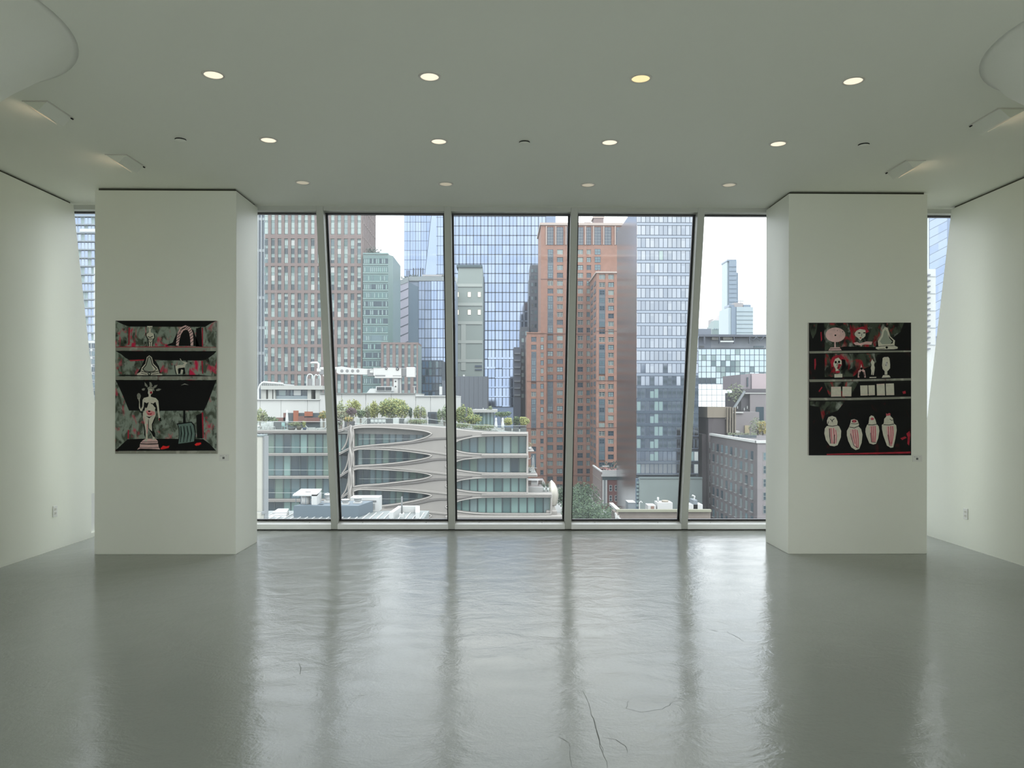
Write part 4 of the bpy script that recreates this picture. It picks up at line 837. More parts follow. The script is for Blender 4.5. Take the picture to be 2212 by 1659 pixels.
# ---------------------------------------------------------------- mirrored residential tower right of the brick tower
def residential():
    Y = 185.0; t = building('glass_residential_tower', 1440, Y, 'grey blue mirrored apartment tower with outlined opening lights, right of the brick tower')
    x0, x1, _, zt = R(1375, 1509, 440, 1040, Y); MCo = mat('grey_blue_core', ex(120, 138, 156), 0.4); dark = mat('dark_grid', ex(84, 100, 122), 0.5)
    obj('core', MB().box(x0 + 0.15, x1, Y + 0.2, Y + 32, GZ, zt), MCo, t)
    MG = [pane_glass('silver_mirror_%s' % n, c, 0.05, 1.0) for n, c in (('one', (0.21, 0.228, 0.252, 1)), ('two', (0.238, 0.256, 0.278, 1)), ('three', (0.185, 0.204, 0.23, 1)))]
    MSp = pane_glass('spandrel_mirror', (0.19, 0.215, 0.25, 1), 0.12, 1.0); rg = random.Random(9)
    p = 134.0 / 14; fl = 27.1
    for r in range(22):
        v1 = 460 + r * fl; v0 = v1 + 20.8
        z1, z0 = W(1440, v1, Y).z, W(1440, v0, Y).z
        if r < 21:
            for i in range(14):
                a = W(1375 + i * p, 800, Y).x; b = W(1375 + (i + 1) * p, 800, Y).x
                op = i in (3, 7, 10)
                low = v1 > 820
                if low: g = pick(rg, [(G_lite, 3), (MG[0], 2)]) if i in (0, 3, 4, 5) else pick(rg, [(G_lite, 1), (G_white, 0.6), (MG[2], 7)]) if i > 9 else MG[rg.randrange(3)]
                else: g = pick(rg, [(MG[1], 5), (MG[0], 4), (MG[2], 3), (G_pale, 0.5 if op else 0.1)])
                inst('pane', wmesh(b - a, z1 - z0, g, dark, 1, 1, 0.07, (0.28, MG[0]) if op else None, 0 if op or low else rg.choice((-0.015, 0, 0.015))), ((a + b) / 2, Y - (0.06 if op else 0.0), (z0 + z1) / 2), t)
        obj('spandrel', MB().box(x0, x1, Y - 0.02, Y + 0.2, z1 + 0.05, z1 + 0.62), MSp, t)
        obj('floor_line', MB().box(x0, x1, Y - 0.1, Y + 0.1, z1 + 0.62, z1 + 0.72), dark, t)
    zl = W(1440, 460 + 21 * fl, Y).z
    obj('lower_glazing', MB().box(x0, x1, Y - 0.02, Y + 0.2, GZ, zl), MG[2], t)
    fk = obj('flank_glazing', MB().box(x0, x0 + 0.15, Y, Y + 32, GZ, zt), pane_glass('flank_mirror', (0.42, 0.42, 0.45, 1), 0.16, 1.0), t)
residential()

# ---------------------------------------------------------------- far towers in the right pane
def far_towers():
    M1 = mat('far_grey_blue_stone', ex(150, 168, 186), 0.6); M2 = mat('far_pale_glass', ex(186, 204, 212), 0.4); M3 = mat('far_mid_glass', ex(136, 156, 176), 0.4); M4 = mat('far_green_roof', ex(140, 160, 160), 0.6); M5 = mat('far_pinkish_stone', ex(196, 190, 190), 0.7)
    Y = 1400.0; t = building('skyscraper', 1581, Y, 'slim grey supertall skyscraper far off in the right pane')
    block('shaft', 1575, 1591, 564, 760, Y, 40, M1, t, base=GZ); block('shaft', 1570.5, 1575.5, 562, 760, Y + 4, 35, M2, t, base=GZ); block('shoulder', 1591, 1594.5, 589, 760, Y + 6, 30, M3, t, base=GZ); block('crown', 1571, 1591, 560.5, 564, Y, 40, M3, t)
    for k in range(16): block('floor_line', 1575, 1591, 575 + k * 9.5, 576.2 + k * 9.5, Y - 1, 1, M3, t)
    Y = 900.0; t = building('glass_tower', 1605, Y, 'pale square glass tower with a small roof crane, in front of the slim skyscraper')
    block('front', 1591, 1627, 663, 760, Y, 40, M2, t, base=GZ); block('flank', 1580, 1591.2, 663, 760, Y + 1, 40, M3, t, base=GZ); block('flank', 1573.5, 1580.2, 664, 760, Y + 2, 40, M2, t, base=GZ)
    block('roof_house', 1586, 1606, 654, 663, Y + 5, 20, M5, t); block('roof_wing', 1575, 1586, 658, 663, Y + 4, 20, M3, t); block('roof_wing', 1606, 1622, 658, 663, Y + 4, 20, M3, t)
    cr = obj('roof_crane', MB().tube([W(1590, 650, Y), W(1607, 650, Y)], 0.5, 6).tube([W(1600, 650, Y), W(1600, 655, Y)], 0.4, 6), M1, t)
    for k in range(9): block('floor_line', 1591, 1627, 672 + k * 9, 673 + k * 9, Y - 0.8, 0.8, mat('far_line', ex(166, 186, 198), 0.5), t)
    Y = 1000.0; t = building('pyramid_roof_tower', 1553, Y, 'stepped tower with green sloped roof and stone pyramid tip, left of the slim skyscraper')
    block('base', 1538, 1572, 711, 760, Y, 40, M4, t, base=GZ)
    a = [W(1539, 714, Y), W(1569.5, 714, Y), W(1569.5, 714, Y + 40), W(1539, 714, Y + 40)]; zt = W(1553, 690, Y).z
    b = [W(1548, 690, Y), W(1561.5, 690, Y), W(1561.5, 690, Y), W(1548, 690, Y)]
    bb = [Vector((p.x, Y + (12 if i < 2 else 26), zt)) for i, p in enumerate(b)]; aa = [Vector((a[0].x if i in (0, 3) else a[1].x, Y + (0 if i < 2 else 40), a[0].z)) for i in range(4)]
    recalc(obj('sloped_roof', MB().hexa(aa, bb), M4, t))
    ap = W(1554.5, 680, Y + 19); recalc(obj('pyramid_tip', MB().hexa([p + Vector((0, 0, 0)) for p in bb], [ap + Vector((dx * 0.2, dy * 0.2, 0)) for dx, dy in ((-1, -1), (1, -1), (1, 1), (-1, 1))]), M5, t))
    for k in range(5): block('dormer', 1543 + k * 5, 1545 + k * 5, 709.5, 712, Y - 0.5, 2, M3, t)
    block('shoulder', 1535.5, 1545, 704, 760, Y + 50, 20, M5, t, base=GZ); block('shoulder', 1538, 1548, 689, 760, Y + 70, 20, M5, t, base=GZ)
far_towers()

def right_hall():
    Y = 335.0; t = building('glass_hall', 1575, Y, 'long low glass hall with a grey trussed roof in the right pane')
    MGr = mat('hall_grey_metal', ex(136, 148, 164), 0.5); MD = mat('hall_dark_steel', ex(94, 104, 120), 0.5); MW = mat('hall_pale_wall', ex(178, 186, 196), 0.6)
    block('core', 1500, 1700, 753, 860, Y + 0.5, 60, MGr, t, base=GZ)
    block('upper_storey', 1508, 1536, 710, 752, Y + 6, 30, MGr, t); block('upper_storey', 1536, 1700, 730, 752, Y + 6, 30, MW, t)
    block('roof_slab', 1508, 1700, 722.5, 727.5, Y + 2, 34, MD, t)
    for u in (1521, 1522.5, 1554, 1586, 1619): block('roof_post', u - 0.8, u + 0.8, 727, 742, Y + 2, 1, MD, t)
    for a, b in ((1619, 1634), (1634, 1650)): obj('truss_brace', MB().tube([W(a, 728, Y + 2), W((a + b) / 2, 736, Y + 2), W(b, 728, Y + 2)], 0.25, 5), MD, t)
    block('lit_strip', 1556, 1585, 736, 739, Y + 1.5, 1, G_white, t); block('vault', 1538, 1553, 728, 734, Y + 4, 5, mat('pale_cream_panel', ex(214, 214, 204), 0.6), t); block('vault', 1562, 1582, 728, 734, Y + 4, 5, mat('pale_cream_panel', ex(214, 214, 204), 0.6), t)
    block('dark_vent', 1509, 1521, 747, 751, Y, 1, G_black, t); block('dark_vent', 1629, 1650, 747, 751, Y, 1, G_dark, t)
    rg = random.Random(31); rows = [754 + i * 12.5 for i in range(8)]
    gl = [pane_glass('pale_green_mirror', (0.28, 0.33, 0.33, 1), 0.06, 1.0), pane_glass('pale_aqua_mirror', (0.26, 0.31, 0.315, 1), 0.06, 1.0), G_lite]
    for a, b in zip(rows, rows[1:]):
        for i in range(15):
            u0 = 1505 + i * 10.4; p0 = W(u0, b, Y); p1 = W(u0 + 10.4, a, Y)
            g = gl[rg.choice((0, 0, 1, 1, 2))] if a < 815 else rg.choice((G_dark, G_mid, gl[1]))
            if 775 < a < 815 and rg.random() < 0.18: g = G_mid
            inst('pane', wmesh(p1.x - p0.x, p1.z - p0.z, g, M_mull, 1, 1, 0.12), ((p0.x + p1.x) / 2, Y, (p0.z + p1.z) / 2), t)
    # glass roofed concourse with pale louvred floors under it
    Y2 = 262.0; t2 = building('skylight_hall', 1555, Y2, 'white gridded glass roof over striped white and dark floors, right pane')
    MWt = mat('white_glazed_roof', ex(206, 218, 220), 0.4); MLn = mat('pale_grey_grid', ex(140, 158, 162), 0.5)
    a0, a1 = W(1505, 894, Y2), W(1604, 894, Y2); b0, b1 = W(1505, 829, Y2 + 40), W(1604, 829, Y2 + 40)
    nx, ny = 9, 5
    for i in range(nx):
        for j in range(ny):
            def P(s, q): return a0.lerp(a1, s).lerp(b0.lerp(b1, s), q)
            s0, s1, q0, q1 = i / nx, (i + 1) / nx - 0.008, j / ny, (j + 1) / ny - 0.02
            c = [P(s0, q0), P(s1, q0), P(s1, q1), P(s0, q1)]; dn = Vector((0, 0, -0.2)); recalc(obj('roof_panel', MB().hexa([p + dn for p in c], c), MWt, t2))
    c = [a0, a1, b1, b0]; recalc(obj('roof_deck', MB().hexa([p + Vector((0, 0.2, -0.7)) for p in c], [p + Vector((0, 0.2, -0.22)) for p in c]), MLn, t2))
    block('dark_core', 1505, 1604, 894, 1000, Y2 + 3, 30, mat('dark_floor_void', ex(78, 84, 92), 0.7), t2, base=GZ)
    for v in (895.5, 905, 922, 939, 961): block('white_floor_edge', 1505, 1604, v, v + 8 if v > 900 else v + 4, Y2, 3.5, mat('white_floor_edge', ex(240, 244, 244), 0.5), t2)
    b = MB(); P0, P1 = W(1511, 970, Y2 - 8), W(1517, 1012, Y2 - 8); b.tube([P0, P1], [0.5, 0.35], 6); b.tube([P1, W(1520, 1020, Y2 - 8)], 0.3, 6); b.tube([W(1513, 1012, Y2 - 8), W(1513, 1030, Y2 - 8)], 0.3, 6); b.tube([W(1519, 1010, Y2 - 8), W(1519, 1030, Y2 - 8)], 0.3, 6)
    b.box(W(1510, 1029, Y2 - 8).x, W(1522, 1029, Y2 - 8).x, Y2 - 9, Y2 - 7, W(1513, 1031, Y2 - 8).z, W(1513, 1028, Y2 - 8).z); b.box(W(1510, 1014, Y2 - 8).x, W(1520, 1014, Y2 - 8).x, Y2 - 9, Y2 - 7, W(1513, 1015, Y2 - 8).z, W(1513, 1013, Y2 - 8).z)
    p = W(1515, 1031, Y2 - 8); tl = thing('lifting_boom', p, 'white lifting boom standing beside the striped floors, left edge of the right pane', 'crane'); obj('boom', b, MWt, tl); obj('lift_mast', MB().box(p.x - 0.6, p.x + 0.6, Y2 - 8.6, Y2 - 7.4, GZ, p.z), MLn, tl)
right_hall()

# ---------------------------------------------------------------- brown brick block and terraces, right pane
def brown_block():
    Yn = 150.0; t = building('brown_brick_block', 1600, Yn, 'brown brick block with tall pale windows and roof terrace, beside the right pier')
    MBr = mat('brown_brick', ex(104, 98, 101), 0.9, noise=(0.5, 0.08)); MF = mat('grey_mauve_brick', ex(158, 152, 154), 0.9, noise=(0.5, 0.05)); MC = mat('pale_coping', ex(232, 234, 230), 0.7)
    p = W(1636, 957, Yn); xn, zt = p.x, p.z; Yf = 184.0
    obj('core', MB().box(xn, xn + 60, Yn, Yf, GZ, zt), MBr, t)
    obj('front_wall', MB().box(xn - 0.02, xn + 60, Yn - 0.2, Yn, GZ, zt), MF, t)
    obj('coping', MB().box(xn - 0.3, xn + 60, Yn - 0.5, Yn + 0.4, zt, zt + 0.5), MC, t); obj('coping', MB().box(xn - 0.3, xn + 0.4, Yn, Yf, zt, zt + 0.5), MC, t)
    rg = random.Random(41)
    wl = mat('pale_tall_window', ex(132, 144, 146), 0.3); sl = mat('pale_window_sill', ex(156, 160, 160), 0.7)
    for k in range(9):
        z = zt - 2.6 - k * 2.6
        for q in range(9):
            y = Yn + 2.4 + q * 3.5
            obj('window', MB().box(xn - 0.06, xn + 0.3, y, y + 1.4, z - 0.85, z + 0.85), rg.choice((wl, wl, G_mid, G_dark)), t)
            obj('window_sill', MB().box(xn - 0.25, xn + 0.1, y - 0.1, y + 1.5, z - 1.05, z - 0.88), sl, t)
        for q in range(3):
            x = xn + 1.6 + q * 3; inst('window', wmesh(1.1, 1.6, rg.choice((G_mid, G_dark)), sl, 1, 2, 0.1), (x, Yn - 0.28, z), t)
    # taller tower part at its far end
    Y2 = 186.0; x0, x1, z0, z1 = R(1530, 1566, 879, 1100, Y2)
    t2 = building('stair_tower', 1548, Y2, 'brown brick stair tower with a tan parapet, left end of the brown block')
    obj('core', MB().box(x0, x1, Y2, Y2 + 14, GZ, z1 - 2.6), MBr, t2); obj('parapet', MB().box(x0 - 0.3, x1 + 1.5, Y2 - 0.3, Y2 + 14, z1 - 2.6, z1), mat('tan_stone', ex(158, 148, 132), 0.8), t2)
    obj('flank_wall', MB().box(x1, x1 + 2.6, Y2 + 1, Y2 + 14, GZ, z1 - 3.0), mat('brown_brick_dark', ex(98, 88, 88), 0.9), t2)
    obj('low_wing', MB().box(W(1521, 960, Y2).x, x0, Y2 + 2, Y2 + 12, GZ, W(1525, 939, Y2).z), MBr, t2)
    for k in range(4): 
        u = 1572 + k * 5.5; block('parapet_fin', u - 1, u + 1, 880, 935, Y2 - 1, 1, mat('tan_stone', ex(158, 148, 132), 0.8), t2)
    for k in range(6):
        for q in range(3):
            a, b, c, d = R(1532 + q * 10, 1537 + q * 10, 955 + k * 24, 968 + k * 24, Y2); inst('window', wmesh(b - a, d - c, rg.choice((G_mid, G_dark, wl)), sl, 1, 2, 0.12), ((a + b) / 2, Y2 - 0.1, (c + d) / 2), t2)
    # grey terrace building behind, with a pink penthouse
    Y3 = 206.0; t3 = building('terrace_building', 1625, Y3, 'grey mauve terrace building with a pale pink penthouse, at the right pier')
    MG = mat('grey_mauve_wall', ex(166, 160, 162), 0.9); block('wall', 1620, 1720, 850, 960, Y3, 20, MG, t3, base=GZ); block('wall', 1587, 1640, 890, 960, Y3 - 6, 5.5, MG, t3, base=GZ)
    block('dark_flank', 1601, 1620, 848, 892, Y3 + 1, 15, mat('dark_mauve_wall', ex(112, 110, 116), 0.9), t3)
    block('coping', 1607, 1720, 848.5, 850.5, Y3 - 0.3, 1, MC, t3); block('coping', 1577, 1606, 890, 892.5, Y3 - 6.5, 1, MC, t3)
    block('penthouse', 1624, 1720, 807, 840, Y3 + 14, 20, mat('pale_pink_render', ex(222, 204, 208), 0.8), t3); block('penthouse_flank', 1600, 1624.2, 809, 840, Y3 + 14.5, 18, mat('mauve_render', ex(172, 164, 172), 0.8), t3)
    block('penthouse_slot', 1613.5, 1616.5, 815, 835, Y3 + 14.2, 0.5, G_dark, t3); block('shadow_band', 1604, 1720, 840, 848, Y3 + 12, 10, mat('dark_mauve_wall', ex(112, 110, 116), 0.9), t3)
    block('window', 1633, 1650, 879, 911, Y3 - 0.2, 0.4, G_dark, t3); block('lit_door', 1609, 1619, 919, 936, Y3 - 6.4, 0.5, mat('warm_door', ex(206, 192, 156), 0.6, ), t3)
    for u, v in ((1593.5, 877), (1608, 881), (1614.5, 877)): block('wall_light', u - 0.7, u + 0.7, v, v + 6, Y3 + 0.6 - 0.3, 0.4, MC, t3)
    block('awning', 1587, 1598, 931, 934.5, Y3 - 9, 3, MC, t3)
    ob = MB().tube([W(1583, 886, Y3 - 2), W(1609, 845, Y3 - 2)], 0.35, 6); obj('stair_rail', ob, mat('pale_steel', ex(170, 178, 182), 0.4), t3)
    for px, py, Yt, s, lb in ((1590, 858, Y3 + 2, 2.9, 'light green tree on the stair terrace below the pink penthouse'), (1637, 930, Y3 - 12, 2.4, 'olive green shrub on the terrace beside the lit door'), (1648, 930, Y3 - 12.5, 1.8, 'yellow leaved shrub at the right pier')):
        p = W(px, py + s * 5, Yt); tr = thing('terrace_tree', p, lb, 'tree'); rg2 = random.Random(px); f = MB(); c = p + Vector((0, 0, s * 1.0)); f.leaves(c, (s * 0.95, s * 0.8, s), 200, 0.34, rg2)
        tag(obj('foliage', f, mat('yellow_leaves', ex(186, 170, 92), 0.8) if s < 2 else mat('terrace_leaves', ex(140, 154, 118), 0.8), tr), kind='stuff'); obj('trunk', MB().tube([p - Vector((0, 0, 2.5 if s > 2.5 else 1)), p + Vector((0, 0, s))], [0.2, 0.1], 6), mat('bark', ex(96, 84, 76), 0.9), tr)
    for u in (1578, 1588, 1600, 1613, 1626): 
        p = W(u, 950, 172); pl = thing('roof_planter', (p.x, 172, zt), 'dark planter with low shrubs on the brown block roof, %s of five from the left' % {1578: 'first', 1588: 'second', 1600: 'third', 1613: 'fourth', 1626: 'last'}[u], 'planter', 'planters on the brown block roof')
        obj('box', MB().box(p.x - 0.7, p.x + 0.7, 171.5, 172.5, zt, zt + 0.6), mat('dark_planter', ex(96, 108, 116), 0.7), pl); f = MB().leaves((p.x, 172, zt + 0.8), (0.7, 0.4, 0.4), 40, 0.18, random.Random(int(u))); tag(obj('foliage', f, mat('terrace_leaves', ex(140, 154, 118), 0.8), pl), kind='stuff')
brown_block()

# ---------------------------------------------------------------- street corner: row house, grey gable, low roof, trees
def street():
    Y = 225.0; t = building('row_house', 1300, Y, 'red brick corner house with a white cornice and white window frames, among the trees')
    MRb = mat('red_brick', ex(146, 96, 92), 0.9, noise=(0.8, 0.1)); MFl = mat('brown_flank_brick', ex(140, 124, 120), 0.9, noise=(0.8, 0.08)); MW = mat('white_trim_paint', ex(238, 238, 234), 0.6)
    x0, x1, _, zt = R(1301, 1352, 1016, 1098, Y)
    obj('core', MB().box(x0, x1, Y, Y + 22, GZ, zt - 1.2), MRb, t); obj('flank_wall', MB().box(x0 - 0.2, x0, Y + 0.4, Y + 22, GZ, zt - 0.6), MFl, t); obj('flank_coping', MB().box(x0 - 0.35, x0 + 0.2, Y + 0.4, Y + 22, zt - 0.6, zt - 0.25), MW, t)
    obj('parapet', MB().box(x0, x1, Y - 0.1, Y + 0.4, zt - 1.2, zt), MW, t); obj('cornice', MB().box(x0 - 0.3, x1, Y - 0.9, Y, zt - 1.75, zt - 1.25), MW, t); obj('frieze', MB().box(x0, x1, Y - 0.3, Y, zt - 2.8, zt - 1.75), mat('dark_teal_frieze', ex(90, 112, 116), 0.7), t)
    for d in (0.0, 0.93): obj('corner_pilaster', MB().box(x0 + d, x0 + d + 0.5, Y - 0.25, Y, GZ + 1, zt - 2.8), MW, t)
    obj('pipe_panel', MB().box(x0 + 0.5, x0 + 0.92, Y - 0.1, Y, GZ + 1, zt - 2.8), mat('grey_panel', ex(166, 174, 176), 0.7), t)
    for k in range(3):
        for q in range(3):
            a, b, c, d = R(1316 + q * 12, 1322 + q * 12, 1048 + k * 22, 1061 + k * 22, Y); inst('window', wmesh(b - a, d - c, G_dark, MW, 1, 2, 0.11), ((a + b) / 2, Y - 0.12, (c + d) / 2), t)
    for k, v in enumerate((1040, 1062, 1080)): z = W(1300, v, Y).z; obj('string_course', MB().box(x0 - 0.3, x0 - 0.2, Y + 0.5, Y + 22, z, z + 0.15), MW if k == 2 else mat('tan_stone', ex(158, 148, 132), 0.8), t)
    f = MB().leaves((W(1322, 1004, Y + 5).x, Y + 5, zt + 0.6), (3.9, 2.2, 1.9), 130, 0.4, random.Random(1)); tag(obj('roof_planting', f, mat('dark_roof_leaves', ex(76, 100, 92), 0.8), t), kind='stuff')
    block('roof_table', 1302, 1316, 1006.5, 1009, Y + 4, 1, MW, t)
    # grey gable wall
    Y2 = 182.0; t2 = building('grey_gable_building', 1450, Y2, 'blank pale grey rendered wall below the mirrored tower')
    MG = mat('pale_grey_render', ex(150, 164, 162), 0.85, noise=(0.25, 0.06)); x0, x1, z0, z1 = R(1382, 1517, 1034, 1110, Y2)
    obj('wall', MB().box(x0, x1, Y2, Y2 + 2.5, GZ, z1), MG, t2); obj('coping', MB().box(x0 - 0.1, x1, Y2 - 0.2, Y2 + 0.4, z1, z1 + 0.35), mat('grey_coping', ex(134, 150, 150), 0.7), t2)
    for k in range(7): block('wall_window', 1375.5, 1381.5, 1040 + k * 8.2, 1045 + k * 8.2, Y2 + 1, 0.5, G_lite, t2)
    block('stair_wall', 1374.5, 1382, 1034, 1110, Y2 + 1.4, 1.2, mat('slate_blue_render', ex(104, 128, 148), 0.6), t2, base=GZ)
    # low brick roof in front of it
    Y3 = 118.0; t3 = building('low_brick_building', 1420, Y3, 'low brick building with a tan cornice and roof plant, lower right pane')
    x0, x1, z0, z1 = R(1336, 1535, 1103, 1125, Y3); zr = z1
    zr = z1 - 0.9; obj('core', MB().box(x0, x1, Y3 + 0.3, Y3 + 7.5, GZ, zr), mat('grey_brown_brick', ex(148, 136, 126), 0.9, noise=(0.8, 0.1)), t3)
    obj('front_wall', MB().box(x0, x1, Y3, Y3 + 0.3, GZ, z1 - 0.15), MATS['grey_brown_brick'], t3); obj('cornice', MB().box(x0 - 0.4, x1, Y3 - 0.5, Y3 + 0.3, z1 - 0.15, z1 + 0.2), mat('tan_cornice', ex(160, 160, 138), 0.8), t3); obj('cornice', MB().box(x0 - 0.4, x0 + 0.2, Y3, Y3 + 7.5, z1 - 0.1, z1 + 0.25), MW, t3)
    obj('fire_stair', MB().tube([W(1329, 1108, Y3 - 1), W(1334, 1118, Y3 - 1), W(1341, 1122, Y3 - 1)], 0.15, 5).tube([W(1331, 1124, Y3 - 1), W(1329, 1108, Y3 - 1)], 0.12, 5).tube([W(1337, 1124, Y3 - 1), W(1336, 1113, Y3 - 1)], 0.1, 5), MW, t3)
    def unit(px0, px1, py0, lb, m, extra=None, name='roof_unit'):
        a, b, c, d = R(px0, px1, py0, 1100, Y3 + 4); u = thing(name, ((a + b) / 2, Y3 + 5, zr), lb, 'roof plant'); obj('body', MB().box(a, b, Y3 + 4, Y3 + 6.5, zr, d), m, u)
        if extra: extra(u, a, b, d)
        return u
    MU = mat('white_roof_unit', ex(236, 238, 236), 0.5); MGu = mat('grey_roof_unit', ex(140, 152, 160), 0.6)
    unit(1420, 1453, 1086, 'white roof unit with a flue, largest on the low brick roof', MU, lambda u, a, b, d: (obj('flue', MB().cyl((a + 0.3, Y3 + 5, d), (a + 0.3, Y3 + 5, d + 0.75), 0.16), MU, u), obj('fan_dish', MB().cyl(((a + b) / 2 + 0.2, Y3 + 5, d), ((a + b) / 2 + 0.2, Y3 + 5, d + 0.25), 0.55), mat('tan_dish', ex(190, 178, 160), 0.6), u)))
    unit(1400, 1417, 1092, 'low white roof box with a brick coloured hatch', MU, lambda u, a, b, d: obj('hatch', MB().box(a + 0.45, b - 0.3, Y3 + 3.9, Y3 + 4.1, zr + 0.1, d - 0.1), mat('rust_hatch', ex(164, 130, 112), 0.7), u))
    unit(1357, 1373, 1086, 'grey mesh roof enclosure at the left end of the low roof', MGu, lambda u, a, b, d: obj('rail', MB().box(a, b, Y3 + 3.9, Y3 + 6.6, d, d + 0.08), MU, u))
    unit(1498, 1507, 1081, 'dark grey roof vent with a white cowl at the right end of the low roof', MGu, lambda u, a, b, d: obj('cowl', MB().tube([((a + b) / 2, Y3 + 5, d), ((a + b) / 2 + 0.1, Y3 + 5, d + 0.5), ((a + b) / 2 - 0.3, Y3 + 5, d + 0.7)], 0.14, 6), MU, u))
    unit(1487, 1518, 1090, 'long low white roof box behind the dark vent', MU)
    p = W(1381, 1097, Y3 + 3); g = thing('roof_goose_vent', (p.x, p.y, zr), 'white goose neck vent pipe on the low brick roof', 'vent pipe'); obj('pipe', MB().tube([(p.x, p.y, zr), (p.x, p.y, zr + 1.7), (p.x + 0.25, p.y, zr + 1.95), (p.x + 0.45, p.y, zr + 1.7)], 0.09, 6), MU, g)
    # street trees
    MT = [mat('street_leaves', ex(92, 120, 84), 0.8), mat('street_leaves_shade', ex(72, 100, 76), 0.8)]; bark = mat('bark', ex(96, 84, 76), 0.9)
    k = 0
    for px, ptop, Yt, rx, lb in ((1216, 1050, 216, 3.6, 'small street tree beyond the rounded steel bay'), (1243, 1052, 168, 3.4, 'leafy green street tree farthest left, beside the third mullion'), (1262, 1040, 196, 4.2, 'dark green street tree rising in front of the brick tower'), (1258, 1072, 150, 4.4, 'broad light green street tree in front of the darker one'),
                                 (1290, 1078, 146, 4.2, 'leafy street tree at the foot of the brown flank wall'), (1315, 1088, 140, 3.9, 'leafy street tree in front of the corner house')):
        top = W(px, ptop, Yt); tr = thing('street_tree', (top.x, Yt, GZ), lb, 'tree', 'street trees by the corner house'); h = top.z - GZ; rg = random.Random(px)
        obj('trunk', MB().tube([(top.x, Yt, GZ), (top.x + 0.2, Yt, GZ + h * 0.45), (top.x, Yt, GZ + h * 0.8)], [0.4, 0.3, 0.12], 7), bark, tr)
        f = MB()
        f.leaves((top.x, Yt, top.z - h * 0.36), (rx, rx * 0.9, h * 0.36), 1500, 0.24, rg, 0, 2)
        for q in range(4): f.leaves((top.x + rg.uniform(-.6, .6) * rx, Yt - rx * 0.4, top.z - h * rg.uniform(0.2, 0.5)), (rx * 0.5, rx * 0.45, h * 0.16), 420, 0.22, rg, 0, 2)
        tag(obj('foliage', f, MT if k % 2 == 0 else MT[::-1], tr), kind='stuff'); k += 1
street()

